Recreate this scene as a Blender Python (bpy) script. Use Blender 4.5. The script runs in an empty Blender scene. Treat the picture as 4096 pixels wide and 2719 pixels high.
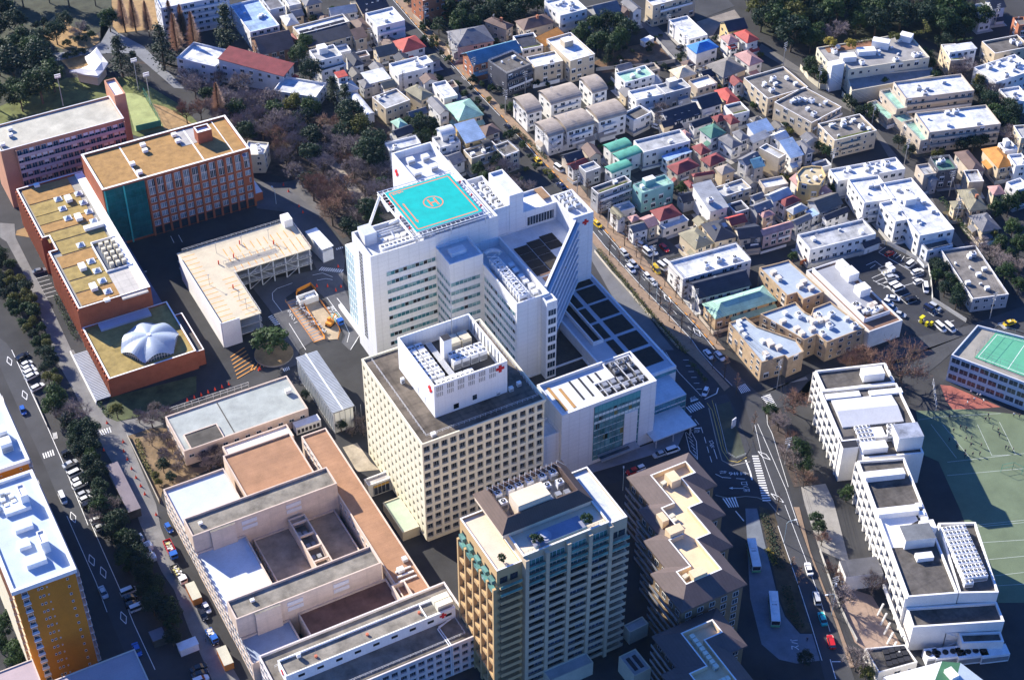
import bpy, math, random
from mathutils import Vector, Matrix
random.seed(7)
R = math.radians
SC = bpy.context.scene
COL = SC.collection
# ------------------------------------------------ camera, sky, sun, exposure
CAM_H, PITCH, AZ, FPX = 345.0, R(40.5255), R(28.1857), 6634.165   # metres, angles, focal length in photo pixels
cd = bpy.data.cameras.new('camera'); cam = bpy.data.objects.new('camera', cd); COL.objects.link(cam)
cd.sensor_width = 36.0; cd.lens = FPX/4096*36.0; cd.clip_start = 1.0; cd.clip_end = 3000.0
cam.location = (0, 0, CAM_H); cam.rotation_euler = (math.pi/2-PITCH, 0, -AZ)
SC.camera = cam
SUN_AZ, SUN_EL = 112.8, 28.0            # azimuth counter-clockwise from +x
W = bpy.data.worlds.new('World'); SC.world = W; W.use_nodes = True
nt = W.node_tree; bg = nt.nodes['Background']; sky = nt.nodes.new('ShaderNodeTexSky')
sky.sky_type = 'NISHITA'; sky.sun_disc = False; sky.sun_elevation = R(SUN_EL); sky.sun_rotation = R(90-SUN_AZ)
sky.air_density = 1.3; sky.dust_density = 0.3; sky.ozone_density = 8.0
hs = nt.nodes.new('ShaderNodeVectorMath'); hs.operation = 'MULTIPLY'; hs.inputs[1].default_value = (.58, .86, 1.45)      # the deep blue winter sky of the photograph
nt.links.new(sky.outputs[0], hs.inputs[0]); nt.links.new(hs.outputs[0], bg.inputs[0]); bg.inputs[1].default_value = 0.07
sl = bpy.data.lights.new('sun', 'SUN'); sl.energy = 5.0; sl.angle = R(0.5); sl.color = (1.0, 0.92, 0.79)
so = bpy.data.objects.new('sun', sl); COL.objects.link(so)
sd = Vector((math.cos(R(SUN_AZ))*math.cos(R(SUN_EL)), math.sin(R(SUN_AZ))*math.cos(R(SUN_EL)), math.sin(R(SUN_EL))))
so.rotation_euler = sd.to_track_quat('Z', 'Y').to_euler()
vs = SC.view_settings; vs.view_transform = 'Standard'; vs.look = 'None'; vs.gamma = 1.0; vs.exposure = 1.15
SC.display_settings.display_device = 'sRGB'
SC.cycles.max_bounces = 5; SC.cycles.diffuse_bounces = 3; SC.cycles.glossy_bounces = 2; SC.cycles.transparent_max_bounces = 4
# ------------------------------------------------ survey: a sighting in the photograph -> ground plan
TILES = {'%s%d' % (r, c): (1000*(c-1), y0, 2.155 if c == 4 else 2.24) for r, y0 in (('A', 0), ('B', 700), ('C', 1400), ('D', 2019)) for c in (1, 2, 3, 4)}
_f = Vector((math.sin(AZ)*math.cos(PITCH), math.cos(AZ)*math.cos(PITCH), -math.sin(PITCH)))
_r = Vector((math.cos(AZ), -math.sin(AZ), 0)); _d = _f.cross(_r)
def at(k, x, y, z=0.0):
    o = TILES[k]
    a = (o[0]+x/o[2]-2048)/FPX; b = (o[1]+y/o[2]-1359.5)/FPX
    v = _f+_r*a+_d*b
    t = (z-CAM_H)/v.z
    return Vector((v.x*t, v.y*t, z))
# ------------------------------------------------ materials
_M = {}
def mat(col, var=.12, rough=.85, sc=.22, spec=.3, pat=None, metal=0.0, grain=.06):
    key = (col, var, rough, sc, spec, pat, metal, grain)
    if key in _M: return _M[key]
    m = bpy.data.materials.new('surface'); m.use_nodes = True; t = m.node_tree; N = t.nodes; L = t.links
    b = N['Principled BSDF']; b.inputs['Roughness'].default_value = rough; b.inputs['Specular IOR Level'].default_value = spec; b.inputs['Metallic'].default_value = metal
    g = N.new('ShaderNodeNewGeometry')
    n1 = N.new('ShaderNodeTexNoise'); n1.inputs['Scale'].default_value = sc; n1.inputs['Detail'].default_value = 6; n1.inputs['Roughness'].default_value = .65
    n2 = N.new('ShaderNodeTexNoise'); n2.inputs['Scale'].default_value = 3.1; n2.inputs['Detail'].default_value = 3
    L.new(g.outputs['Position'], n1.inputs['Vector']); L.new(g.outputs['Position'], n2.inputs['Vector'])
    mr = N.new('ShaderNodeMapRange'); mr.inputs[1].default_value = .3; mr.inputs[2].default_value = .7; mr.inputs[3].default_value = 1-var*1.4; mr.inputs[4].default_value = 1+var
    L.new(n1.outputs[0], mr.inputs[0])
    m2 = N.new('ShaderNodeMapRange'); m2.inputs[1].default_value = .3; m2.inputs[2].default_value = .7; m2.inputs[3].default_value = 1-grain; m2.inputs[4].default_value = 1+grain
    L.new(n2.outputs[0], m2.inputs[0])
    mu = N.new('ShaderNodeMath'); mu.operation = 'MULTIPLY'; L.new(mr.outputs[0], mu.inputs[0]); L.new(m2.outputs[0], mu.inputs[1])
    val = mu.outputs[0]
    if pat:                                   # ('line'|'grid'|'brick'|'tile', spacing, strength)
        kind, s, k = pat
        tc = N.new('ShaderNodeTexCoord')
        def stripes(ax, sp):
            sx = N.new('ShaderNodeSeparateXYZ'); L.new(tc.outputs['Object'], sx.inputs[0])
            mm = N.new('ShaderNodeMath'); mm.operation = 'DIVIDE'; L.new(sx.outputs[ax], mm.inputs[0]); mm.inputs[1].default_value = sp
            fr = N.new('ShaderNodeMath'); fr.operation = 'FRACT'; L.new(mm.outputs[0], fr.inputs[0])
            lt = N.new('ShaderNodeMath'); lt.operation = 'LESS_THAN'; L.new(fr.outputs[0], lt.inputs[0]); lt.inputs[1].default_value = .14 if kind != 'line' else .4
            ml = N.new('ShaderNodeMath'); ml.operation = 'MULTIPLY_ADD'; L.new(lt.outputs[0], ml.inputs[0]); ml.inputs[1].default_value = -k; ml.inputs[2].default_value = 1
            return ml.outputs[0]
        outs = []
        if kind == 'line': outs = [stripes(0, s)]
        if kind == 'liney': outs = [stripes(1, s)]
        if kind == 'grid': outs = [stripes(0, s), stripes(1, s)]
        if kind == 'tile': outs = [stripes(0, s), stripes(1, s), stripes(2, s)]
        if kind == 'panel': outs = [stripes(0, s*2), stripes(1, s*2), stripes(2, s)]
        if kind == 'course': outs = [stripes(2, s)]
        for o in outs:
            q = N.new('ShaderNodeMath'); q.operation = 'MULTIPLY'; L.new(val, q.inputs[0]); L.new(o, q.inputs[1]); val = q.outputs[0]
    mx = N.new('ShaderNodeVectorMath'); mx.operation = 'SCALE'; mx.inputs[0].default_value = col; L.new(val, mx.inputs['Scale'])
    L.new(mx.outputs[0], b.inputs['Base Color'])
    if metal == 0 and rough > .5:
        bp = N.new('ShaderNodeBump'); bp.inputs['Strength'].default_value = .25; bp.inputs['Distance'].default_value = .05
        L.new(n2.outputs[0], bp.inputs['Height']); L.new(bp.outputs[0], b.inputs['Normal'])
    _M[key] = m; return m
def leafmat(c1, c2, tr=.25, sc=.5):
    key = ('leaf', c1, c2)
    if key in _M: return _M[key]
    m = bpy.data.materials.new('foliage'); m.use_nodes = True; t = m.node_tree; N = t.nodes; L = t.links
    b = N['Principled BSDF']; b.inputs['Roughness'].default_value = .6; b.inputs['Specular IOR Level'].default_value = .25
    g = N.new('ShaderNodeNewGeometry'); n = N.new('ShaderNodeTexNoise'); n.inputs['Scale'].default_value = sc; n.inputs['Detail'].default_value = 4
    L.new(g.outputs['Position'], n.inputs['Vector'])
    ad = N.new('ShaderNodeMath'); ad.operation = 'MULTIPLY_ADD'; L.new(g.outputs['Random Per Island'], ad.inputs[0]); ad.inputs[1].default_value = .5
    L.new(n.outputs[0], ad.inputs[2])
    oi = N.new('ShaderNodeObjectInfo'); a2 = N.new('ShaderNodeMath'); a2.operation = 'MULTIPLY_ADD'; L.new(oi.outputs['Random'], a2.inputs[0]); a2.inputs[1].default_value = .5; L.new(ad.outputs[0], a2.inputs[2])
    mr = N.new('ShaderNodeMapRange'); mr.inputs[1].default_value = .55; mr.inputs[2].default_value = 1.45; L.new(a2.outputs[0], mr.inputs[0])
    mx = N.new('ShaderNodeMix'); mx.data_type = 'RGBA'; mx.inputs[6].default_value = (*c1, 1); mx.inputs[7].default_value = (*c2, 1); L.new(mr.outputs[0], mx.inputs[0])
    L.new(mx.outputs[2], b.inputs['Base Color'])
    if tr:
        tl = N.new('ShaderNodeBsdfTranslucent'); L.new(mx.outputs[2], tl.inputs[0]); ms = N.new('ShaderNodeMixShader'); ms.inputs[0].default_value = tr
        L.new(b.outputs[0], ms.inputs[1]); L.new(tl.outputs[0], ms.inputs[2]); L.new(ms.outputs[0], N['Material Output'].inputs[0])
    _M[key] = m; return m
def glassmat(col, rough=.06, var=.3):
    return mat(col, var, rough, .35, .8)
WHITE = mat((.78, .78, .77), .05, .7, .12, .3, ('panel', 1.8, .05))
PLASTER = mat((.80, .79, .77), .06, .75, .15)
CREAM = mat((.62, .57, .44), .08, .8, .2)
CONC = mat((.42, .41, .39), .16, .9, .25)
DKCONC = mat((.10, .092, .08), .35, .95, .16)
BRICK = mat((.33, .105, .055), .14, .9, .4, .2, ('course', .45, .10))
ASPH = mat((.075, .076, .08), .22, .92, .08)
METAL = mat((.62, .63, .64), .1, .45, .5, .5, None, .3)
LTMETAL = mat((.74, .75, .76), .08, .5, .5)
STEEL = mat((.35, .36, .38), .15, .5, .5, .5, None, .5)
DARK = mat((.03, .03, .035), .2, .6)
BLACK = mat((.012, .012, .014), .2, .7)
GLASS = glassmat((.025, .04, .06)); TEAL = glassmat((.10, .30, .33)); TEALD = glassmat((.03, .14, .16))
PAINT = mat((.80, .80, .78), .12, .7, 1.2)
REDP = mat((.62, .02, .03), .05, .6)
ORANGE = mat((.75, .22, .04), .12, .7)
# ------------------------------------------------ mesh builder and things
class MB:
    def __init__(s): s.v = []; s.f = []; s.m = []; s.ms = []
    def mi(s, m):
        if m not in s.ms: s.ms.append(m)
        return s.ms.index(m)
    def face(s, pts, m):
        n = len(s.v); s.v += [tuple(p) for p in pts]; s.f.append(tuple(range(n, n+len(pts)))); s.m.append(s.mi(m))
    def prism(s, poly, z0, z1, m, mt=None, bottom=False):
        n = len(s.v); k = len(poly); zz1 = z1 if isinstance(z1, (list, tuple)) else [z1]*k
        s.v += [(p[0], p[1], z0) for p in poly]+[(p[0], p[1], z) for p, z in zip(poly, zz1)]
        i = s.mi(m)
        for j in range(k):
            s.f.append((n+j, n+(j+1) % k, n+k+(j+1) % k, n+k+j)); s.m.append(i)
        s.f.append(tuple(range(n+k, n+2*k))); s.m.append(s.mi(mt or m))
        if bottom: s.f.append(tuple(range(n+k-1, n-1, -1))); s.m.append(i)
    def box(s, x0, y0, z0, x1, y1, z1, m, mt=None):
        s.prism([(x0, y0), (x1, y0), (x1, y1), (x0, y1)], z0, z1, m, mt, True)
    def obox(s, c, sx, sy, z0, z1, a, m, mt=None):
        ca, sa = math.cos(a), math.sin(a)
        s.prism([(c[0]+x*ca-y*sa, c[1]+x*sa+y*ca) for x, y in ((-sx/2, -sy/2), (sx/2, -sy/2), (sx/2, sy/2), (-sx/2, sy/2))], z0, z1, m, mt, True)
    def tube(s, p, q, r, m, n=5, r2=None):
        p = Vector(p); q = Vector(q); d = (q-p)
        if d.length < 1e-5: return
        d.normalize(); a = d.orthogonal().normalized(); b = d.cross(a); r2 = r if r2 is None else r2
        k = len(s.v); i = s.mi(m)
        for c, rr in ((p, r), (q, r2)):
            for j in range(n):
                t = 2*math.pi*j/n; w = c+(a*math.cos(t)+b*math.sin(t))*rr; s.v.append(tuple(w))
        for j in range(n):
            s.f.append((k+j, k+(j+1) % n, k+n+(j+1) % n, k+n+j)); s.m.append(i)
        s.f.append(tuple(range(k+n, k+2*n))); s.m.append(i); s.f.append(tuple(range(k+n-1, k-1, -1))); s.m.append(i)
    def cyl(s, x, y, z0, z1, r, m, n=14, mt=None, r2=None):
        r2 = r if r2 is None else r2; k = len(s.v); i = s.mi(m)
        for z, rr in ((z0, r), (z1, r2)):
            for j in range(n): t = 2*math.pi*j/n; s.v.append((x+rr*math.cos(t), y+rr*math.sin(t), z))
        for j in range(n): s.f.append((k+j, k+(j+1) % n, k+n+(j+1) % n, k+n+j)); s.m.append(i)
        s.f.append(tuple(range(k+n, k+2*n))); s.m.append(s.mi(mt or m))
    def shell(s, poly, z0, z1, m, par=.9, t=.35, mt=None):
        """outer walls, a parapet ring and its inner faces; returns the inset outline for the roof sheet"""
        q = inset(poly, t); k = len(poly); n = len(s.v); i = s.mi(m); it = s.mi(mt or m)
        s.v += [(p[0], p[1], z0) for p in poly]+[(p[0], p[1], z1) for p in poly]+[(p[0], p[1], z1) for p in q]+[(p[0], p[1], z1-par-.05) for p in q]
        for j in range(k):
            j2 = (j+1) % k
            s.f += [(n+j, n+j2, n+k+j2, n+k+j), (n+k+j, n+k+j2, n+2*k+j2, n+2*k+j), (n+2*k+j, n+2*k+j2, n+3*k+j2, n+3*k+j)]
            s.m += [i, it, i]
        return q
    def build(s, name, parent=None, off=None):
        me = bpy.data.meshes.new(name)
        o = off if off is not None else (0, 0, 0)
        me.from_pydata([(x-o[0], y-o[1], z-o[2]) for x, y, z in s.v], [], s.f)
        for m in s.ms: me.materials.append(m)
        me.polygons.foreach_set('material_index', s.m); me.update()
        ob = bpy.data.objects.new(name, me); COL.objects.link(ob)
        if parent: ob.parent = parent
        return ob
def inset(poly, d):
    """offset a counter-clockwise outline inwards by d (d may be one number per edge)"""
    n = len(poly); ds = d if isinstance(d, (list, tuple)) else [d]*n; L = []
    for i in range(n):
        a = Vector(poly[i][:2]); b = Vector(poly[(i+1) % n][:2]); e = (b-a).normalized(); nn = Vector((-e.y, e.x)); L.append((a+nn*ds[i], e))
    out = []
    for i in range(n):
        p, e = L[i-1]; q, g = L[i]; den = e.x*g.y-e.y*g.x
        if abs(den) < 1e-6: out.append(tuple(q)); continue
        w = q-p; t = (w.x*g.y-w.y*g.x)/den; out.append(tuple(p+e*t))
    return out
def tag(o, label=None, cat=None, group=None, kind=None):
    if label: o['label'] = label
    if cat: o['category'] = cat
    if group: o['group'] = group
    if kind: o['kind'] = kind
    return o
def thing(name, label, cat, loc=(0, 0, 0), rz=0.0, group=None):
    o = bpy.data.objects.new(name, None); COL.objects.link(o); o.empty_display_size = .5
    o.location = loc; o.rotation_euler = (0, 0, rz); return tag(o, label, cat, group)
def structure(mb, name):
    return tag(mb.build(name), kind='structure')
def rc(u0, v0, u1, v1): return [(u0, v0), (u1, v0), (u1, v1), (u0, v1)]
class T:
    """a thing under construction: an Empty plus parts given in plan coordinates (rz=0) or in its own frame"""
    def __init__(s, name, label, cat, loc=(0, 0, 0), rz=0.0, group=None, local=False):
        s.e = thing(name, label, cat, loc, rz, group); s.off = (0, 0, 0) if local else loc; s.cnt = {}; s.over = {}
    def add(s, mb, name, parent=None): return mb.build(name, parent or s.e, s.off)
    def inst(s, name, mesh, loc, rz=0.0, scale=None, mats=None):
        """one part sharing a mesh; past 95 of a name the rest gather in one stuff part"""
        c = s.cnt.get(name, 0); s.cnt[name] = c+1
        if c >= 95: s.over.setdefault(name, []).append((mesh, loc, rz, scale)); return None
        o = bpy.data.objects.new(name, mesh); COL.objects.link(o); o.parent = s.e
        o.location = (loc[0]-s.off[0], loc[1]-s.off[1], loc[2]-s.off[2]); o.rotation_euler = (0, 0, rz)
        if scale: o.scale = scale
        return o
    def done(s):
        for name, lst in s.over.items():
            b = MB()
            for mesh, loc, rz, scale in lst:
                M = Matrix.Translation(loc) @ Matrix.Rotation(rz, 4, 'Z')
                if scale: M = M @ Matrix.Diagonal((*scale, 1))
                n = len(b.v); b.v += [tuple(M @ v.co) for v in mesh.vertices]
                for p in mesh.polygons: b.f.append(tuple(n+i for i in p.vertices)); b.m.append(b.mi(mesh.materials[p.material_index]))
            tag(s.add(b, name), kind='stuff')
        return s
# ------------------------------------------------ shared parts
_P = {}
def winmesh(w, h, frame=None, glass=None, mull=1, depth=.06, blind=0.0, sill=True):
    frame = frame or LTMETAL; glass = glass or GLASS
    key = ('win', round(w, 2), round(h, 2), frame, glass, mull, depth, blind)
    if key in _P: return _P[key]
    b = MB(); t = .07
    b.box(-w/2, -.03, 0, w/2, .02, h, glass)
    if blind: b.box(-w/2+.05, -.045, h*(1-blind), w/2-.05, -.031, h-.02, PLASTER)
    for x0, x1, z0, z1 in [(-w/2-t, w/2+t, -t, 0), (-w/2-t, w/2+t, h, h+t), (-w/2-t, -w/2, 0, h), (w/2, w/2+t, 0, h)]:
        b.box(x0, -depth-.03, z0, x1, .02, z1, frame)
    for i in range(mull):
        x = -w/2+w*(i+1)/(mull+1); b.box(x-.03, -depth, 0, x+.03, -.032, h, frame)
    o = b.build('window'); me = o.data; bpy.data.objects.remove(o); _P[key] = me; return me
def facade(t, p0, p1, z0, fh, nz, nx, w, h, name='window', sill=.9, skip=None, mesh=None, margin=.6, meshes=None, prob=1.0):
    """a grid of window parts on the wall p0->p1 (left to right seen from outside)"""
    p0 = Vector(p0[:2]); p1 = Vector(p1[:2]); d = p1-p0; L = d.length; d.normalize(); ang = math.atan2(d.y, d.x)
    if L < w+margin: return
    nx = max(1, min(nx, int((L-margin)/(w+.3))))
    for k in range(nz-1, -1, -1):
        for i in range(nx):
            if skip and skip(i, k): continue
            if prob < 1 and random.random() > prob: continue
            q = p0+d*(margin/2+(L-margin)*(i+.5)/nx)
            me = random.choice(meshes) if meshes else (mesh or winmesh(w, h))
            t.inst(name, me, (q.x, q.y, z0+k*fh+sill), ang)
def cross(t, p, ang, s, z, name='red_cross'):
    b = MB()
    for x0, x1, y0, y1 in ((-.5, .5, -.18, .18), (-.18, .18, .181, .5), (-.18, .18, -.5, -.181)):
        b.box(x0*s, -.14, y0*s, x1*s, -.02, y1*s, REDP)
    o = b.build(name, t.e); o.location = (p[0]-t.off[0], p[1]-t.off[1], z-t.off[2]); o.rotation_euler = (0, 0, ang); return o
def unitmesh(sx, sy, sz, fans=0, col=None):
    key = ('unit', sx, sy, sz, fans, col)
    if key in _P: return _P[key]
    b = MB(); c = col or LTMETAL
    b.box(-sx/2, -sy/2, .15, sx/2, sy/2, sz, c); b.box(-sx/2+.1, -sy/2+.1, 0, sx/2-.1, sy/2-.1, .15, DARK)
    b.box(-sx/2+.08, -sy/2-.02, .35, sx/2-.08, -sy/2, sz*.62, STEEL)
    for i in range(fans):
        x = -sx/2+sx*(i+.5)/fans; r = min(sx/fans, sy)*.38
        b.cyl(x, 0, sz, sz+.14, r, c, 10, BLACK); b.cyl(x, 0, sz+.13, sz+.16, r*.3, c, 6)
    o = b.build('roof_unit'); me = o.data; bpy.data.objects.remove(o); _P[key] = me; return me
def units(t, u0, v0, u1, v1, z, nx, ny, mesh, rz=0.0, jit=0.0, name='roof_unit'):
    for i in range(nx):
        for j in range(ny):
            t.inst(name, mesh, (u0+(u1-u0)*(i+.5)/nx+random.uniform(-jit, jit), v0+(v1-v0)*(j+.5)/ny+random.uniform(-jit, jit), z), rz)
def block(t, r, z0, z1, wm, rm, par=.9, th=.35, name='wall', rname='roof', cap=None):
    poly = r if isinstance(r, list) else rc(*r)
    b = MB(); q = b.shell(poly, z0, z1, wm, par, th, cap); o = t.add(b, name)
    b = MB(); b.prism(q, z1-par-.25, z1-par, rm); t.add(b, rname); return q
def railing(t, pts, z, h=1.1, m=None, step=1.5, name='railing', close=False):
    b = MB(); m = m or METAL
    pts = [Vector((p[0], p[1], 0)) for p in pts]
    if close: pts.append(pts[0])
    for p, q in zip(pts, pts[1:]):
        L = (q-p).length; n = max(1, int(L/step))
        for i in range(n+1): w = p+(q-p)*i/n; b.tube((w.x, w.y, z), (w.x, w.y, z+h), .035, m, 4)
        for hz in (h, h*.55): b.tube((p.x, p.y, z+hz), (q.x, q.y, z+hz), .035, m, 4)
    return t.add(b, name)
def text(body, loc, rz, size, m, name='road_marking', z=.03, parent=None, sx=1.0, sy=1.0):
    c = bpy.data.curves.new(name, 'FONT'); c.body = body; c.size = size; c.align_x = 'CENTER'; c.align_y = 'CENTER'; c.fill_mode = 'FRONT'; c.extrude = .004
    o = bpy.data.objects.new(name, c); COL.objects.link(o); dg = bpy.context.evaluated_depsgraph_get(); dg.update()
    me = bpy.data.meshes.new_from_object(o.evaluated_get(dg)); bpy.data.objects.remove(o)
    me.materials.clear(); me.materials.append(m)
    w = bpy.data.objects.new(name, me); COL.objects.link(w); w.location = (loc[0], loc[1], z); w.rotation_euler = (0, 0, rz); w.scale = (sx, sy, 1)
    if parent: w.parent = parent
    return w
# ================================================================ the hospital grounds (aligned with the plan axes)
def gr(k1, x1, y1, k2, x2, y2, z):
    a = at(k1, x1, y1, z); b = at(k2, x2, y2, z); return (min(a.x, b.x), min(a.y, b.y), max(a.x, b.x), max(a.y, b.y))
def sheet(t, poly, z, m, name='roof', th=.12):
    b = MB(); b.prism(poly, z-th, z, m); return t.add(b, name)
TILEW = mat((.74, .745, .76), .05, .6, .1, .35, ('panel', 1.7, .07))
GRASSROOF = mat((.36, .21, .075), .2, .95, .5); GROOF2 = mat((.33, .245, .085), .25, .95, .35)
# ---------------------------------------------------------------- white hospital
hosp = T('hospital', 'tall white hospital with a turquoise rooftop helipad and a red cross on its corner tower', 'hospital', (190, 350, 0))
RF = mat((.55, .58, .62), .1, .8, .3, .3, ('grid', 1.2, .06)); DKP = mat((.028, .024, .022), .3, .95, .8); RIB = glassmat((.05, .17, .21))
CURT = glassmat((.22, .36, .38), .2, .4)
def ribbon(t, p0, p1, z0, fh, nz, h, a0=0.0, a1=1.0, glass=None, name='window_band'):
    """one long band of glazing per storey with mullions and a few open dark panes"""
    p0 = Vector(p0); p1 = Vector(p1); d = p1-p0; L = d.length; d.normalize(); ang = math.atan2(d.y, d.x); w = L*(a1-a0)
    for k in range(nz-1, -1, -1):
        b = MB(); b.box(0, -.05, 0, w, .02, h, glass or RIB); b.box(-.05, -.16, -.12, w+.05, .02, -.001, LTMETAL); b.box(-.05, -.16, h+.001, w+.05, .02, h+.1, LTMETAL)
        n = max(2, int(w/1.35))
        for i in range(n+1): x = (w-.07)*i/n; b.box(x, -.11, .001, x+.07, -.052, h-.001, LTMETAL)
        for i in range(n):
            q = random.random()
            if q < .13: b.box(w*i/n+.12, -.07, .05, w*(i+1)/n-.1, -.053, h-.05, BLACK)
            elif q < .6: b.box(w*i/n+.12, -.07, h*random.uniform(.02, .4), w*(i+1)/n-.1, -.053, h-.02, CURT)
        o = b.build(name, t.e); q = p0+d*(L*a0); o.location = (q.x-t.off[0], q.y-t.off[1], z0+k*fh-t.off[2]); o.rotation_euler = (0, 0, ang)
block(hosp, (147.2, 363.5, 168.6, 377.4), 0, 44, TILEW, RF, 2.2, .5)
block(hosp, (168.62, 363.7, 190, 386), 0, 44.2, TILEW, RF, 1.0, .5)
block(hosp, (175.7, 386.02, 189.8, 410), 0, 44.1, TILEW, RF, 2.6, .6)
block(hosp, (168.5, 353.8, 179.7, 363.68), 0, 40, TILEW, RF, .9, .45)
block(hosp, (179.72, 332.3, 190.6, 363.66), 0, 36, TILEW, RF, 2.6, .45)
block(hosp, (187.9, 328.8, 191.4, 332.28), 0, 35.6, TILEW, RF, .6, .35)
ribbon(hosp, (147.2, 363.5), (168.6, 363.5), 7.6, 3.42, 9, 1.45, .22, .99)
ribbon(hosp, (168.5, 363.6), (168.5, 353.8), 7.4, 3.42, 8, 1.4, .08, .99); ribbon(hosp, (168.5, 353.8), (179.7, 353.8), 7.4, 3.42, 8, 1.4, .01, .9)
ribbon(hosp, (179.72, 353.8), (179.72, 332.3), 6.4, 3.42, 8, 1.5, .03, .95)
wm = winmesh(2.6, 2.2, LTMETAL, GLASS, 2)
for k in range(9): hosp.inst('window', wm, (189.7, 328.8, 3+k*3.42), 0)
for k in range(26):
    for j in range(2): hosp.inst('slit_window', winmesh(.8, .95, STEEL, GLASS, 0), (147.2, 371.9-j*1.25, 7+k*1.3), -math.pi/2)
b = MB(); b.prism([(149.6, 377.42), (153, 377.42), (153, 390), (149.6, 390)], 0, 30, mat((.55, .75, .76), .1, .35, .3), PLASTER)
for k in range(9): b.box(149.5, 377.6, 3.2*k+2.9, 149.62, 389.8, 3.2*k+3.1, LTMETAL)
for j in range(8): b.box(149.48, 378+j*1.6, .3, 149.598, 378.1+j*1.6, 29.8, LTMETAL)
hosp.add(b, 'glass_stair_tower')
b = MB(); b.box(148.3, 377.6, 0, 149.5, 397, 1.2, PLASTER); hosp.add(b, 'plinth')
# roof plant on the west wing
b = MB(); b.box(149, 371.6, 41.8, 153, 376.8, 45.8, TILEW, RF); hosp.add(b, 'stair_head')
units(hosp, 151.5, 364.6, 162.5, 367.4, 41.8, 8, 1, unitmesh(1.25, 2.4, 2.6, 1)); units(hosp, 153.6, 369, 162, 371, 41.8, 4, 1, unitmesh(1.4, 1.2, 1.8, 0, PLASTER), 0, .2)
b = MB()
for i in range(3): b.tube((153.5, 372+i*1.2, 43.6), (163, 372+i*1.2, 43.6), .3, METAL, 6)
b.tube((158, 368.2, 42.6), (158, 372, 44), .4, METAL, 6); hosp.add(b, 'duct')
railing(hosp, [(148.5, 364), (165, 364)], 43.9, 1.2)
# helipad
HZ = 47.0; c4 = [at('B2', 1490, 515, HZ), at('B2', 2085, 320, HZ), at('B2', 1790, 0, HZ), at('B2', 1200, 150, HZ)]
hu0, hv0, hu1, hv1 = (c4[0].x+c4[3].x)/2, (c4[0].y+c4[1].y)/2, (c4[1].x+c4[2].x)/2, (c4[2].y+c4[3].y)/2
hc = ((hu0+hu1)/2, (hv0+hv1)/2); TQ = mat((.0, .40, .37), .10, .7, .3, .2, None, 0, .02); HM = mat((.72, .20, .09), .08, .7)
b = MB(); b.box(hu0, hv0, HZ-.5, hu1, hv1, HZ, LTMETAL, TQ)
pad = hosp.add(b, 'helipad_deck')
b = MB(); z = HZ+.006
def stroke(b, p, q, w, z, m):
    p = Vector(p); q = Vector(q); d = (q-p).normalized(); n = Vector((-d.y, d.x))*w/2; b.face([(*(p-n), z), (*(q-n), z), (*(q+n), z), (*(p+n), z)], m)
i0 = 1.0; a0, b0, a1, b1 = hu0+i0, hv0+i0, hu1-i0, hv1-i0; w = .42
for p, q in (((a0, b0), (a1, b0)), ((a0, b1), (a1, b1)), ((a0, b0+w/2), (a0, b1-w/2)), ((a1, b0+w/2), (a1, b1-w/2))): stroke(b, p, q, w, z, HM)
def ringpts(r): return [(hc[0]+r*math.cos(2*math.pi*i/48), hc[1]+r*math.sin(2*math.pi*i/48), z) for i in range(48)]
r1, r2 = ringpts(3.15), ringpts(2.8)
for i in range(48): b.face([r1[i], r1[(i+1) % 48], r2[(i+1) % 48], r2[i]], HM)
for x in (-1.05, 1.05): stroke(b, (hc[0]+x, hc[1]-1.9), (hc[0]+x, hc[1]+1.9), .62, z, HM)
stroke(b, (hc[0]-.73, hc[1]), (hc[0]+.73, hc[1]), .55, z, HM)
ax = hu0+2.6; stroke(b, (ax, hv0+5.4), (ax, hv0+14), .38, z, HM)
b.face([(ax-.55, hv0+5.4, z), (ax, hv0+3.9, z), (ax+.55, hv0+5.4, z)], HM); b.face([(ax-.4, hv0+14, z), (ax+.4, hv0+14, z), (ax, hv0+15.2, z)], HM)
for i in range(6): stroke(b, (hu0+1.9+i*.62, hv1-1.9-.08*(i % 2)), (hu0+2.32+i*.62, hv1-1.9), .75-.2*(i % 3), z+.001, HM)
hosp.add(b, 'helipad_marking', pad)
b = MB(); e = 1.7
for zz, rr in ((HZ-.25, .13), (HZ-1.1, .16)):
    for p, q in (((hu0-e, hv0-e), (hu1+e, hv0-e)), ((hu1+e, hv0-e), (hu1+e, hv1+e)), ((hu1+e, hv1+e), (hu0-e, hv1+e)), ((hu0-e, hv1+e), (hu0-e, hv0-e))):
        b.tube((*p, zz), (*q, zz), rr, LTMETAL, 5)
for i in range(15):
    s = hu0+(hu1-hu0)*i/14; t_ = hv0+(hv1-hv0)*i/14
    for p, q in (((s, hv0), (s, hv0-e)), ((s, hv1), (s, hv1+e)), ((hu0, t_), (hu0-e, t_)), ((hu1, t_), (hu1+e, t_))): b.tube((*p, HZ-.3), (*q, HZ-.3), .09, LTMETAL, 4)
for x in (hu0-.6, (hu0+hu1)/2, hu1+.6):
    for y in (hv0-.8, hv1+.6): b.tube((x, y, HZ-.5), (x, y, 43), .22, METAL, 6)
b.tube((hu0-e, hv1, HZ-.6), (hu0-e-7, hv1-3, 35), .45, LTMETAL, 6); b.tube((hu0-e, hv0+9, HZ-.6), (hu0-e-7, hv1-3, 35), .45, LTMETAL, 6)
b.tube((hu0-e, hv1, HZ-.6), (hu0+3, hv1+5, 36), .45, LTMETAL, 6); hosp.add(b, 'helipad_frame')
b = MB()
for i in (.12, .4, .75): 
    for x in (hu0-.9, hu1+.9): b.cyl(x, hv0+(hv1-hv0)*i, HZ-.25, HZ+.35, .28, REDP, 8)
hosp.add(b, 'helipad_light')
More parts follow.
